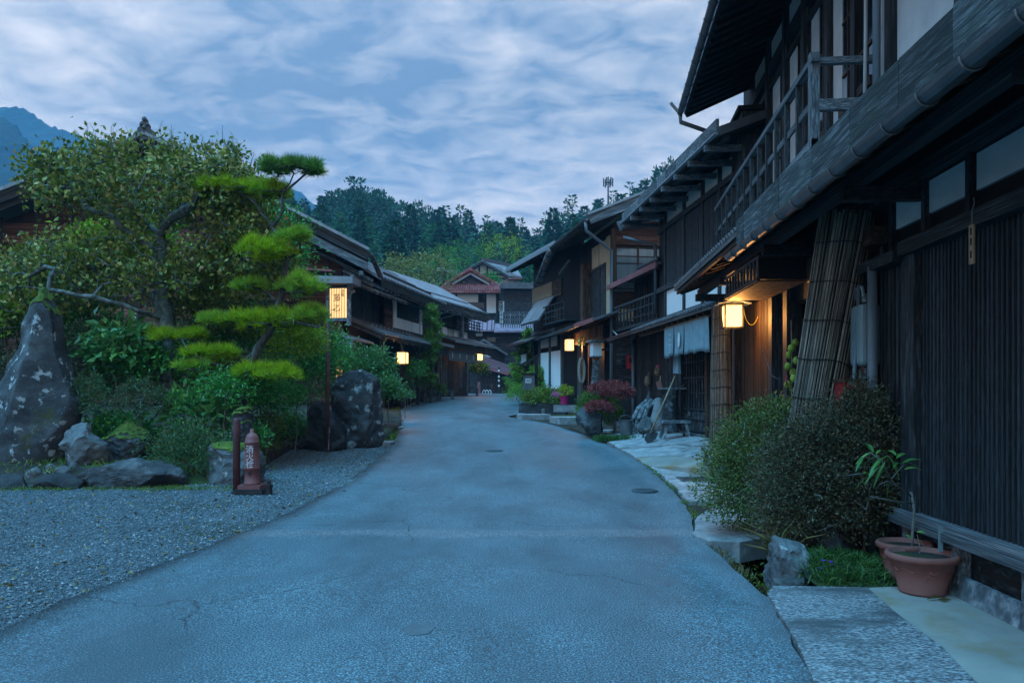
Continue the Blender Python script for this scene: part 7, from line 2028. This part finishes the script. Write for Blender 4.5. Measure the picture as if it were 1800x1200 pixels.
def long_leaf(p, d, L, w, parent, rnd):
    """one slender pointed leaf, folded along its rib and drooping to the tip"""
    d = Vector(d).normalized(); side = d.cross(Vector((random.uniform(-.3, .3), random.uniform(-.6, -.2), 1))).normalized(); up_ = side.cross(d)
    V = []; Fc = []; n_ = 7
    for k in range(n_ + 1):
        f = k / n_; ww = w * math.sin(math.pi * min(1, f * .92 + .04)) ** .8 * (1 - .35 * f)
        c = Vector(p) + d * L * f + Vector((0, 0, -.38 * L * f * f))
        V += [c + side * ww + up_ * ww * .35, c, c - side * ww + up_ * ww * .35]
    for k in range(n_):
        a = k * 3; Fc += [(a, a + 1, a + 4, a + 3), (a + 1, a + 2, a + 5, a + 4)]
    o = bpy.data.objects.new('leaf', np_mesh('leaf', [tuple(v) for v in V], Fc, 'broad_leaf', [rnd] * len(Fc), smooth=True))
    return link(o, parent)
for i in range(len(P)):
    dd = Vector(Q[i] - P[i]); long_leaf(P[i], dd + Vector((0, 0, .25 * dd.length)), max(dd.length * 1.45, .115), .017, t, random.uniform(.35, 1))
for i, (px, py, qx, qy) in enumerate([(1602, 948, 1590, 938), (1612, 935, 1632, 938), (1615, 948, 1622, 962)]):
    a = sp(px, py, -.3); long_leaf(a, sp(qx, qy, -.3) - a + Vector((0, 0, .03)), .08, .016, t, .9)
MB().tube([sp(1612, 985, -.3), sp(1618, 965, -.3), sp(1612, 938, -.3)], [.004, .004, .003], 5).build('shoot', 'twig', t)

# ------------------------------------------------------------------ planting along the near house
zb0 = .0
def rshrub(name, label, px, py, Y, rx, ry, rz, n, leaf, mat, root, cat='shrub', **kw):
    t = shrub(name, label, px, py, Y, rx, ry, rz, n, leaf, mat, zbase=root, cat=cat, **kw); return t
rshrub('azalea', 'big dense olive-green azalea bush overhanging the stone slab', 1372, 812, 8.1, .86, .60, .70, 46000, .034, 'olive_leaf', .0, per=18, spread=.05, twigs=160, shell=.66, lump=.2, lower=-.85, blobs=[(0, 0, .85, .85), (-.45, -.3, .6, .6), (.1, -.75, .8, .5), (.75, -.1, .6, .8), (.5, .25, .55, .65), (.15, .45, .5, .5), (-.2, .25, .6, .6), (.4, -.3, .55, .5)])
rshrub('azalea', 'brown-tinged azalea bush against the dark slatted wall', 1475, 818, 6.95, .54, .42, .70, 36000, .031, 'russet_leaf', .0, per=18, spread=.048, twigs=160, shell=.62, lump=.22, lower=-.9, blobs=[(0, -.1, .8, .85), (-.75, -.3, .6, .8), (-.4, -.45, .6, .5), (.45, .35, .5, .6), (-.15, .4, .5, .45), (.35, -.4, .55, .5), (-.5, .1, .5, .5)])
rshrub('azalea', 'slim upright azalea shoot beside the grey downpipe', 1522, 728, 7.0, .20, .20, .32, 3200, .028, 'russet_leaf', .0, per=14, spread=.035, twigs=40, lump=.2)
# ground cover with violet flowers
pts = []
for _ in range(900):
    x = random.uniform(2.45, 3.2); y = random.uniform(6.0, 7.1); pts.append((x, y, -.02 + .16 * max(0, 1 - ((x - 2.75) / .55) ** 2) * max(0, 1 - ((y - 6.5) / .7) ** 2) * random.random()))
tuft_grass('ground_cover', 'mat of fine green ground cover beside the terracotta pots', pts, 9, .085, 'grass_leaf', 'ground cover', spread=.05, wd=.004, lean=.8)
md_ = MB()
for j in range(9):
    for i in range(9): pass
hv = [(2.42 + .09 * i, 5.93 + .14 * j, -.04 + .13 * max(0, 1 - ((i - 4) / 4.6) ** 2) * max(0, 1 - ((j - 4) / 4.6) ** 2)) for j in range(9) for i in range(10)]
hf = [(j * 10 + i, j * 10 + i + 1, j * 10 + i + 11, j * 10 + i + 10) for j in range(8) for i in range(9)]
o = link(bpy.data.objects.new('planting_mound', np_mesh('planting_mound', hv, hf, 'soil', smooth=True))); o['kind'] = 'structure'
for i, (px, py) in enumerate([(1442, 1000), (1460, 988), (1464, 993), (1447, 986)]):
    p = at(px, py, 6.2); t = empty('violet_flower', (p.x, p.y, p.z - .05)); tag(t, 'tiny violet flower in the ground cover beside the pots', 'flower', 'violet flowers')
    MB().tube([(0, 0, -.06), (0, 0, .05)], .003, 4).build('stalk', 'twig', t)
    for k in range(5):
        a = k * 1.257; MB().add([(0, 0, .05), (.014 * math.cos(a - .5), .014 * math.sin(a - .5), .062), (.024 * math.cos(a), .024 * math.sin(a), .06), (.014 * math.cos(a + .5), .014 * math.sin(a + .5), .062)], [(0, 1, 2, 3)]).build('petal', 'flower_purple', t)
# gutter channel: boulder, blades, weeds
rock('boulder', 'grey boulder in the open gutter below the azaleas', 1345, 1428, 948, 1050, 6.55, .5, 'stone', 83, sink=.35, lump=.12, prof=lambda z: (.05 * z, 1 - .05 * z))
rock('boulder', 'dark rock under the russet azalea at the wall', 1425, 1500, 905, 985, 7.0, .4, 'dark_stone', 82, sink=.2)
pts = [(at(1375, 955, 6.9).x + random.uniform(-.12, .12), 6.9 + random.uniform(-.1, .1), .05) for _ in range(10)]
tuft_grass('strap_leaves', 'long drooping strap leaves over the gutter', pts, 7, .38, 'dry_grass', 'plant', spread=.04, wd=.010, lean=.9)
pts = []
for _ in range(300):
    y = random.uniform(5.9, 8.3); pts.append((road_right(y) + random.uniform(.02, .12), y, -.05))
tuft_grass('kerb_weeds', 'weeds and dry grass along the asphalt edge of the gutter', pts[:70], 7, .06, 'dry_grass', 'weeds', spread=.03, wd=.004)
pts = []
for _ in range(120):
    y = random.uniform(6.0, 8.2); x = random.uniform(2.1, 2.65); pts.append((x, y, -.58 + .3 * random.random()))
P = np.repeat(np.array(pts), 9, axis=0) + RNG.normal(size=(len(pts) * 9, 3)) * .06; D = RNG.normal(size=P.shape); D[:, 2] = np.abs(D[:, 2])
tag(leaf_obj('gutter_weeds', P, D, .03 + .03 * RNG.random(len(P)), 'weed_leaf', None, width=.55), 'leafy weeds growing inside the open gutter', 'weeds')
pts = []
for _ in range(60):
    y = random.uniform(8.6, 14.5); pts.append((road_right(y) + random.uniform(-.02, .08), y, zr(y) - .01))
tuft_grass('edge_weeds', 'thin weeds between asphalt and stone flags', pts, 7, .06, 'weed_leaf', 'weeds', spread=.03, wd=.004)
pts = []
for _ in range(150):
    y = random.uniform(17.5, 29); pts.append((road_left(y) - random.uniform(.0, .25), y, zr(y) + .0))
tuft_grass('verge_weeds', 'weeds along the left edge of the road', pts, 8, .12, 'weed_leaf', 'weeds', spread=.06, wd=.006)

# ------------------------------------------------------------------ in front of the shop
# the split cloth over the door
n0, n1 = C.U(1168, -.52), C.U(1245, -.52)
t = empty('noren', C.W((n0 + n1) / 2, -.52, 2.98), -C.a); tag(t, 'faded blue cloth curtain with white crest hanging over the shop door', 'curtain')
half = (n1 - n0) / 2
MB().tube([(0, -half - .1, .03), (0, half + .1, .03)], .018, 8).build('rod', 'pale_wood', t)
for k in range(4):
    a, b_ = -half + half / 2 * k + .008, -half + half / 2 * (k + 1) - .008
    nx = 22; V = []; Fc = []
    for j in range(9):
        for i in range(nx):
            s_ = i / (nx - 1); f = j / 8
            V.append((.022 * math.sin(s_ * 17 + k) * (.25 + f) + .012 * math.sin(s_ * 41 + 2 * k) * (.2 + f), a + (b_ - a) * s_, .02 - f * (.67 + .025 * math.sin(s_ * 5 + k))))
    for j in range(8):
        for i in range(nx - 1): q = j * nx + i; Fc.append((q, q + 1, q + nx + 1, q + nx))
    pn = link(bpy.data.objects.new('cloth_panel', np_mesh('cloth_panel', V, Fc, 'noren_cloth', smooth=True)), t)
    so = pn.modifiers.new('thick', 'SOLIDIFY'); so.thickness = .006
crest = MB()
crest.lathe([(.001, -.004), (.10, -.004), (.10, .004), (.001, .004)], n=20)
o = crest.build('crest', 'white_print', t); o.rotation_euler = (0, math.radians(90), 0); o.location = (-.045, .25, -.32); o.scale = (1.6, .72, 1)
o = link(bpy.data.objects.new('lettering', text_mesh('一二三', .17, 'white_print', .002, True, 1.0)), t); o.rotation_euler = (0, 0, math.radians(-90)); o.location = (-.045, -half * .62, -.34)
# white cloth bag
t = empty('cloth_bag', C.W(C.U(1190, -.35), -.35, 1.95), -C.a); tag(t, 'pale cloth bag hung beneath the blue door cloth', 'bag')
MB().prism([(-.20, 0), (.20, .02), (.17, .42), (-.15, .42)], lambda y, z: Vector((-.03, y, z)), lambda y, z: Vector((.03, y, z))).build('sack', 'noren_cloth', t); MB().tube([(0, -.12, .42), (0, 0, .62), (0, .12, .42)], .012, 6).build('strap', 'noren_cloth', t)
def floor_at(px, Y): 
    x = PX(px, Y); return Vector((x, Y, apron_z(x, Y) + .004))
# stool
p = floor_at(1186, 16.9); t = empty('stool', p, .1); tag(t, 'weathered wooden stool with splayed legs on the shop forecourt', 'stool')
MB().box((0, 0, .36), (.62, .36, .055)).build('seat', 'grey_wood', t)
for sx in (-1, 1):
    for sy in (-1, 1): MB().bar((sx * .22, sy * .12, .34), (sx * .27, sy * .16, -.01), .055, .055).build('leg', 'grey_wood', t)
MB().bar((-.24, 0, .12), (.24, 0, .12), .04, .03).build('stretcher', 'grey_wood', t)
# wooden mortar tub with handle
p = floor_at(1178, 17.9); t = empty('wooden_mortar', p); tag(t, 'tall dark wooden mortar stump with a board on top behind the stool', 'mortar')
MB().lathe([(.20, 0), (.19, .25), (.18, .7), (.20, .98), (.205, 1.0), (.15, 1.0), (.13, .9)], n=16).build('stump', 'dark_wood', t)
MB().box((.05, -.05, 1.03), (.62, .26, .045)).build('board', 'grey_wood', t); MB().tube([(.2, 0, 1.04), (.32, -.05, 1.12)], .015, 6).build('peg', 'grey_wood', t)
# shovel leaning on the mortar
p0 = floor_at(1142, 16.8)
t = empty('shovel', p0); tag(t, 'shovel with long wooden shaft leaning against the wooden mortar', 'shovel')
tip = at(1195, 642, 17.7) - p0
MB().tube([Vector((.02, .02, .22)), tip], .018, 8).build('shaft', 'pale_wood', t, True)
sx_ = tip.normalized()
bl = MB(); ring = [(-.12, .22), (-.13, .06), (-.07, -.02), (0, -.05), (.07, -.02), (.13, .06), (.12, .22), (0, .26)]
bl.prism(ring, lambda x, s: Vector((x - .02, .01, 0)) + sx_ * (s + .05), lambda x, s: Vector((x - .02, .03, 0)) + sx_ * (s + .05)); bl.build('blade', 'black_iron', t)
t2 = empty('carpet_beater', floor_at(1160, 18.1) + Vector((0, 0, 1.05))); tag(t2, 'small red dustpan standing on the mortar board', 'dustpan')
MB().prism([(-.06, 0), (.06, .02), (.03, .18), (-.09, .16)], lambda x, z: Vector((x, 0, z)), lambda x, z: Vector((x, .03, z))).build('pan', 'terracotta', t2); MB().tube([(0, .01, .15), (.02, .01, .3)], .012, 6).build('handle', 'pale_wood', t2)
# log rounds, slabs and a flagstone leaning on the wall
for i, (px, Y_, w, h, m, nm, lab, cat) in enumerate([(1142, 19.0, .36, .95, 'dark_wood', 'log', 'dark log section standing against the shop wall', 'log'), (1132, 18.5, .38, .42, 'stone', 'stone_block', 'grey stone block in front of the standing log', 'stone'), (1158, 18.6, .42, .80, 'pale_stone', 'leaning_stone', 'pale flat stone leaning beside the wooden mortar', 'stone')]):
    p = floor_at(px, Y_); rock(nm, lab, px - w / 2 * F / Y_, px + w / 2 * F / Y_, HY + (EYE - p.z - h) * F / Y_, HY + (EYE - p.z) * F / Y_, Y_, .26, m if m != 'dark_wood' else 'dark_stone', 90 + i, cat=cat, cuts=7, lump=.05, sub=4, sink=.05)
for i in range(3):
    p = floor_at(1112 + 9 * i, 18.8 - .1 * i); t = empty('curved_plank', p); tag(t, 'curved weathered plank leaning on the shop wall', 'plank', 'curved planks leaning on the shop wall')
    MB().tube([(-.05, 0, 0), (.0, .03, .3), (.14, .1, .6), (.38, .2, .82)], [.045, .05, .05, .035], 8, flat=.4).build('plank', 'grey_wood', t)
    MB().tube([(.0, .0, .32), (.03, .02, .36)], .055, 8, flat=.45).build('band', 'black_iron', t)
p = floor_at(1100, 18.6); t = empty('bucket', p); tag(t, 'grey bucket behind the red topped bush', 'bucket')
MB().lathe([(.13, 0), (.17, .36), (.185, .37), (.165, .36), (.12, .02)], n=18).build('pail', 'metal_grey', t); MB().tube([(.17, 0, .36), (.12, 0, .46), (0, 0, .5), (-.12, 0, .46), (-.17, 0, .36)], .008, 5).build('handle', 'metal_grey', t)
# baskets on the wall
for i, (px, py, w, h) in enumerate([(1140, 668, .18, .36), (1159, 652, .22, .30)]):
    u = WG.U(px, .18); t = empty('straw_basket', WG.W(u, .16, WG.Zp(py, u, .18) - h / 2), -WG.a); tag(t, ['narrow straw basket hung on the dark board wall', 'wide straw basket with a cloth hung on the dark board wall'][i], 'basket')
    MB().lathe([(w * .25, 0), (w * .5, h * .2), (w * .55, h * .5), (w * .42, h * .8), (w * .46, h * .84), (w * .36, h * .8)], n=14).build('weave', 'straw', t)
    MB().tube([(0, -w * .4, h * .8), (0.04, 0, h * 1.15), (0, w * .4, h * .8)], .010, 6).build('handle', 'rope', t)
    if i: MB().box((0, 0, h * .9), (w * .5, w * .6, h * .3)).build('cloth', 'flower_pink', t)

# red topped clipped bush with green skirt
Yb = 19.6
t0 = Vector((at(1055, 700, Yb).x, Yb, zr(Yb)))
shrub('clipped_bush', 'clipped round green bush below the red leaf pads', 1052, 722, Yb, .58, .5, .52, 6500, .045, 'weed_leaf', per=14, spread=.04, zbase=zr(Yb), shell=.8, lump=.1)
t = empty('red_leaf_bush', (at(1075, 740, 19.2).x, 19.2, zr(19.2))); tag(t, 'tiered bush with three flat red leaf pads beside the inn', 'shrub')
T = []; PP, DD = [], []
for (px, py, hw, hh) in ((1072, 684, 38, 14), (1085, 692, 30, 10), (1055, 716, 24, 10)):
    c = at(px, py, 19.2 + (-.3 if py > 700 else 0)) - t.location; rx, rz = hw / F * 19.2, hh / F * 19.2
    P, out, cr = clumps(c, (rx, rx * .8, rz), 110, 22, .03, lump=.08, lower=-.4, shell=.75); PP.append(P); DD.append(out + RNG.normal(size=P.shape) * .7)
    T += [tuple(c + Vector((random.uniform(-rx, rx) * .8, random.uniform(-rx, rx) * .6, -rz * .3))) for _ in range(14)]
leaf_obj('foliage', np.concatenate(PP), np.concatenate(DD), .035 + .02 * RNG.random(sum(map(len, PP))), 'red_leaf', t, width=.5)
pos, par, e = grow([[(.05, 0, -.05), (.07, 0, .35), (0, 0, .6)]], T, seg=.12, jit=.03); branch_mesh(pos, par, .008, .5, .06, 'stems', 'bark', t)
pts = [(at(1085, 752, 18.4).x + random.uniform(-.5, .5), 18.4 + random.uniform(-.35, .35), zr(18.4) + .02) for _ in range(120)]
tuft_grass('grass_patch', 'bright green grass patch at the foot of the red topped bush', pts, 26, .16, 'grass_leaf', 'grass', spread=.05, wd=.006)
for i, (px, py, w, h) in enumerate([(1040, 752, 40, 28), (1030, 742, 36, 30), (1088, 748, 22, 8)]):
    rock('boulder', ['rough stone below the clipped green bush', 'square-cut stone at the inn step', 'small pale stone in the grass patch'][i], px - w / 2, px + w / 2, py - h, py + 3, 19.0 + i * .2, .4, ['dark_stone', 'stone', 'pale_stone'][i], 100 + i, sub=4)
# low notice roof next to the inn post
p = at(1062, 700, 21.5); t = empty('notice_stand', (p.x, p.y, zr(21.5)), .1); tag(t, 'low slanted wooden notice stand behind the red topped bush', 'stand')
MB().prism([(-.35, .98), (.35, 1.12), (.35, 1.17), (-.35, 1.03)], lambda x, z: Vector((x, -.18, z)), lambda x, z: Vector((x, .18, z))).build('top_board', 'grey_wood', t)
for x in (-.25, .25): MB().box((x, 0, .5), (.07, .07, 1.05)).build('post', 'dark_wood', t)
# lamp box on a leaning plank, by the inn
u = E.U(1047, -.5); t = empty('box_lamp', E.W(u, -.5, 2.6), -E.a); tag(t, 'unlit white box lamp with wooden cap beside the inn door', 'lamp')
MB().box((0, 0, .30), (.28, .40, .42)).build('shade', 'paper', t); MB().box((0, 0, .56), (.42, .60, .07)).build('cap', 'grey_wood', t); MB().box((0, 0, .07), (.32, .44, .04)).build('base', 'grey_wood', t); MB().box((.3, 0, .3), (.34, .06, .06)).build('arm', 'dark_wood', t)
p0 = E.W(E.U(1038, -.45), -.45, .6); p1 = E.W(E.U(1048, -.3), -.3, 2.6); o = MB().bar(Vector((0, 0, 0)), p1 - p0, .2, .04).build('leaning_plank', 'grey_wood', None, loc=p0); tag(o, 'weathered grey plank leaning under the white box lamp', 'plank')
# red meter box on the gable boards
v = 0.45; t = empty('meter_box', E.W(-.08, .58, 2.30), -E.a); tag(t, 'small red alarm box on the inn gable boards', 'box')
MB().box((0, 0, .2), (.32, .14, .42)).build('case', 'plastic_red', t); MB().box((.0, -.075, .26), (.16, .012, .16)).build('window', 'glass', t)
t = empty('junction_box', E.W(-.06, 1.02, 2.22), -E.a); tag(t, 'flat grey junction box right of the red alarm box', 'box')
MB().box((0, 0, .22), (.36, .08, .46)).build('case', 'dark_wood', t); MB().tube([(0, -.045, .05), (.04, -.05, -.05), (0, -.045, -.08)], .01, 6).build('loop', 'black_iron', t)
# rope coil
t = empty('rope_coil', E.W(2.15, -.42, 1.75)); tag(t, 'coil of pale rope hanging on the inn post', 'rope')
for k in range(4): MB().tube([(.02 * k - .03 + .09 * math.cos(a) , -.02 * k, .55 + .42 * math.sin(a)) for a in np.linspace(0, 2 * math.pi, 18)], .017, 6).build('strand', 'rope', t)
MB().tube([(0, 0, .95), (.02, 0, 1.2)], .016, 6).build('hanger', 'rope', t)
# flowers at the inn
p = at(992, 704, 25.6); t = empty('flower_pot', (p.x, p.y, p.z - .12)); tag(t, 'magenta pot of yellow and pink flowers on a stone by the inn', 'flower pot')
MB().lathe([(.10, 0), (.15, .26), (.16, .27), (.13, .26)], n=16).build('pot', 'pot_magenta', t)
P, out, cr = clumps((0, 0, .42), (.26, .24, .20), 50, 10, .03); leaf_obj('foliage', P, out + RNG.normal(size=P.shape) * .6, .06, 'lime_leaf', t)
P, out, cr = clumps((-.22, -.02, .30), (.14, .12, .10), 18, 8, .03); leaf_obj('blooms', P, out + RNG.normal(size=P.shape) * .6, .06, 'bloom_pink', t) if 'bloom_pink' in MATS else None
b = MB().box((0, 0, -.10), (.9, .5, .22)); o = b.build('planter_stone', 'pale_stone', None, loc=(p.x + .1, p.y, p.z - .16)); tag(o, 'pale rectangular stone under the magenta flower pot', 'stone')
p = at(955, 712, 27.5); t = empty('stone_planter', (p.x, p.y, zr(27.5)), -.2); tag(t, 'long dark stone planter full of leaves before the white panels', 'planter')
MB().box((0, 0, .12), (1.7, .5, .42)).build('trough', 'dark_stone', t); MB().box((0, 0, .335), (1.55, .38, .03)).build('soil', 'soil', t)
P, out, cr = clumps((0, 0, .55), (.8, .35, .35), 160, 10, .05); P[:, 2] = np.maximum(P[:, 2], .34); leaf_obj('foliage', P, out + RNG.normal(size=P.shape) * .6, .08, 'weed_leaf', t)

# letter box on a post, feathery larch behind it
p = at(933, 700, 30.5); t = empty('letter_box', (p.x, p.y, zr(30.5))); tag(t, 'dark wooden letter box on a post under a gabled cap', 'letter box')
MB().box((.22, 0, .95), (.14, .14, 2.1)).build('post', 'black_wood', t); MB().box((-.08, 0, .95), (.46, .3, .60)).build('box', 'roof_tile', t); MB().box((-.10, -.155, 1.02), (.24, .012, .18)).build('label_plate', 'plaster', t)
MB().bar((-.42, 0, 1.62), (.34, 0, 2.05), .1, .1).build('cap_beam', 'black_wood', t); MB().box((-.08, 0, 1.30), (.54, .38, .07)).build('box_lid', 'black_wood', t); MB().box((-.08, 0, .58), (.5, .34, .12)).build('shelf', 'black_wood', t)
o = link(bpy.data.objects.new('lettering', text_mesh('手紙', .09, 'ink', .002)), t); o.location = (-.10, -.163, 1.02)
def larch(name, label, px, top, bot, Y, w, n):
    p = at(px, bot, Y); zb = zr(Y); t = empty(name, (p.x, p.y, zb)); tag(t, label, 'tree')
    h = at(px, top, Y).z - zb; PP, DD = [], []
    b = MB().tube([(0, 0, -.1), (.04, 0, h * .5), (-.02, 0, h)], [.07, .045, .012], 7)
    for k in range(n):
        f = .15 + .82 * (k / n); a = random.random() * 6.283; ln = w * (1.05 - f) * random.uniform(.7, 1.1) + .12
        q0 = Vector((0, 0, h * f)); q1 = q0 + Vector((math.cos(a) * ln, math.sin(a) * ln, ln * random.uniform(-.05, .45)))
        b.tube([q0, q0.lerp(q1, .5) + Vector((0, 0, .06)), q1], [.018, .012, .005], 5)
        m = int(30 + 80 * ln)
        for _ in range(m):
            s_ = random.random() ** .7; c = q0.lerp(q1, s_); PP.append((c.x + random.gauss(0, .05), c.y + random.gauss(0, .05), c.z - abs(random.gauss(0, .08)))); DD.append((math.cos(a) + random.gauss(0, .7), math.sin(a) + random.gauss(0, .7), random.gauss(-.3, .5)))
    s_ = b.build('trunk', 'bark', t); s_['kind'] = 'stuff'
    PP, DD = np.array(PP), np.array(DD); leaf_obj('crown', PP, DD, .10 + .07 * RNG.random(len(PP)), 'larch_leaf', t, width=.28)
larch('larch', 'feathery bright green young conifer behind the letter box', 926, 572, 700, 34.0, 1.05, 75)
larch('larch', 'lower yellow-green conifer boughs right of the letter box', 944, 640, 702, 32.0, .75, 40)
shrub('roadside_bush', 'grassy green bush under the letter box', 912, 692, 31.0, .6, .5, .34, 2200, .07, 'larch_leaf', per=10, spread=.06, zbase=zr(31), width=.25)
shrub('roadside_bush', 'rounded bush behind the stone planter', 958, 695, 29.0, .55, .4, .30, 1500, .07, 'weed_leaf', per=10, spread=.06, zbase=zr(29))

# ------------------------------------------------------------------ left row: benches, plants, climbing pine
for i, (px, py, Y_, w) in enumerate([(757, 683, 33.5, 1.0), (782, 682, 35.0, .9), (820, 684, 42.0, 1.5)]):
    p = at(px, py, Y_); zb = zr(Y_) ; t = empty('bench', (p.x, p.y, zb), -.25); tag(t, ['small grey bench before the shutter house beside green plants', 'grey bench next to the downpipe of the long house', 'low dark bench before the far house'][i], 'bench', )
    MB().box((0, 0, .42), (w, .32, .06)).build('seat', 'grey_wood', t)
    for x in (-w * .4, w * .4): MB().box((x, 0, .2), (.07, .28, .42)).build('leg', 'grey_wood', t)
shrub('doorstep_plant', 'leafy plant beneath the entrance lantern', 722, 650, 30.3, .55, .4, .40, 900, .14, 'camellia_leaf', per=6, spread=.1, zbase=zr(30), width=.3, droop=.4)
shrub('doorstep_plant', 'reddish potted plant beside the entrance', 716, 676, 30.0, .35, .3, .28, 700, .08, 'nandina_leaf', per=8, spread=.06, zbase=zr(30))
shrub('doorstep_plant', 'green plant clump under the small grey bench', 768, 686, 33.8, .45, .35, .28, 1100, .08, 'weed_leaf', per=9, spread=.06, zbase=zr(33.8))
shrub('doorstep_plant', 'thin flowering plant against the long house', 750, 672, 34.0, .5, .3, .35, 700, .07, 'flower_bush', per=7, spread=.08, zbase=zr(34))
shrub('hanging_vine', 'leafy vine hanging at the corner of the far house', 838, 645, 45.5, .75, .5, .32, 900, .16, 'weed_leaf', per=7, spread=.1, zbase=zr(45.5), droop=.6)
p = at(756, 694, 32.5); t = empty('slender_pine', (p.x, p.y, zr(32.5))); tag(t, 'slender dark pine trained against the long house front', 'tree')
h = at(756, 535, 32.5).z - zr(32.5); pl = [(0, 0, 0), (.08, 0, h * .3), (-.06, 0, h * .6), (.02, 0, h)]
PP, AA, T = [], [], []
for k in range(26):
    f = .22 + .78 * k / 26; w = .55 * (1 - .45 * f); c = Vector((random.uniform(-w, w), random.uniform(-.3, .3), h * f)); T.append(tuple(c))
    for _ in range(26): PP.append(tuple(c + Vector((random.gauss(0, .13), random.gauss(0, .13), random.gauss(0, .09))))); AA.append((random.gauss(0, .5), random.gauss(0, .5), .5))
pos, par, e = grow([pl], T, seg=.2, jit=.04); branch_mesh(pos, par, .012, .5, .08, 'trunk', 'bark', t)
tufts('needles', np.array(PP), np.array(AA), 'pine_dark', t, n=18, L=.16, wd=.014, spread=1.2)
# far hydrant, bicycle rack hoops
p = at(842, 691, 57.5); t = empty('fire_hydrant', (p.x, p.y, zr(57.5))); tag(t, 'small far red hydrant in front of the dark shed', 'hydrant')
MB().lathe([(.16, 0), (.16, .08), (.115, .1), (.11, .72), (.08, .84), (.03, .87), (.03, .92)], n=14).build('body', 'hydrant_red', t); MB().box((0, 0, .04), (.4, .36, .08)).build('base_plate', 'hydrant_red', t)
for k in range(3):
    p = at(851 + 5 * k, 690, 57.8); t = empty('low_hoop', (p.x, p.y, zr(57.8))); tag(t, 'low white hoop beside the far red hydrant', 'hoop', 'low white hoops')
    MB().tube([(-.1, 0, 0), (-.1, 0, .2), (0, 0, .3), (.1, 0, .2), (.1, 0, 0)], .03, 6).build('hoop', 'white_print', t); MB().box((0, 0, .02), (.3, .1, .04)).build('foot', 'white_print', t)
# overhead wires across the far trees
for i, (a, b_) in enumerate((((700, 430, 95), (1000, 400, 60)), ((730, 452, 95), (1000, 412, 60)), ((860, 470, 92), (985, 428, 45)))):
    p, q = at(*a), at(*b_); mid = p.lerp(q, .5) - Vector((0, 0, .8)); o = MB().tube([Vector((0, 0, 0)), mid - p + Vector((0, 0, .2)), q - p], .012, 5).build('overhead_wire', 'black_iron', None, loc=p); tag(o, ['upper thin wire crossing before the wooded hill', 'middle thin wire crossing before the wooded hill', 'lowest thin wire running to the corner house'][i], 'wire')
# ------------------------------------------------------------------ evening air
m, n, l = newmat('haze')
out = n.new('ShaderNodeOutputMaterial'); pv_ = n.new('ShaderNodeVolumePrincipled')
pv_.inputs['Color'].default_value = (0.22, 0.60, 1.0, 1)
pv_.inputs['Density'].default_value = 0.00045
pv_.inputs['Anisotropy'].default_value = 0.0
l.new(pv_.outputs[0], out.inputs['Volume'])
hz = MB().box((-150, 760, 220), (3400, 1720, 446)).build('haze', 'haze')
hz['kind'] = 'stuff'
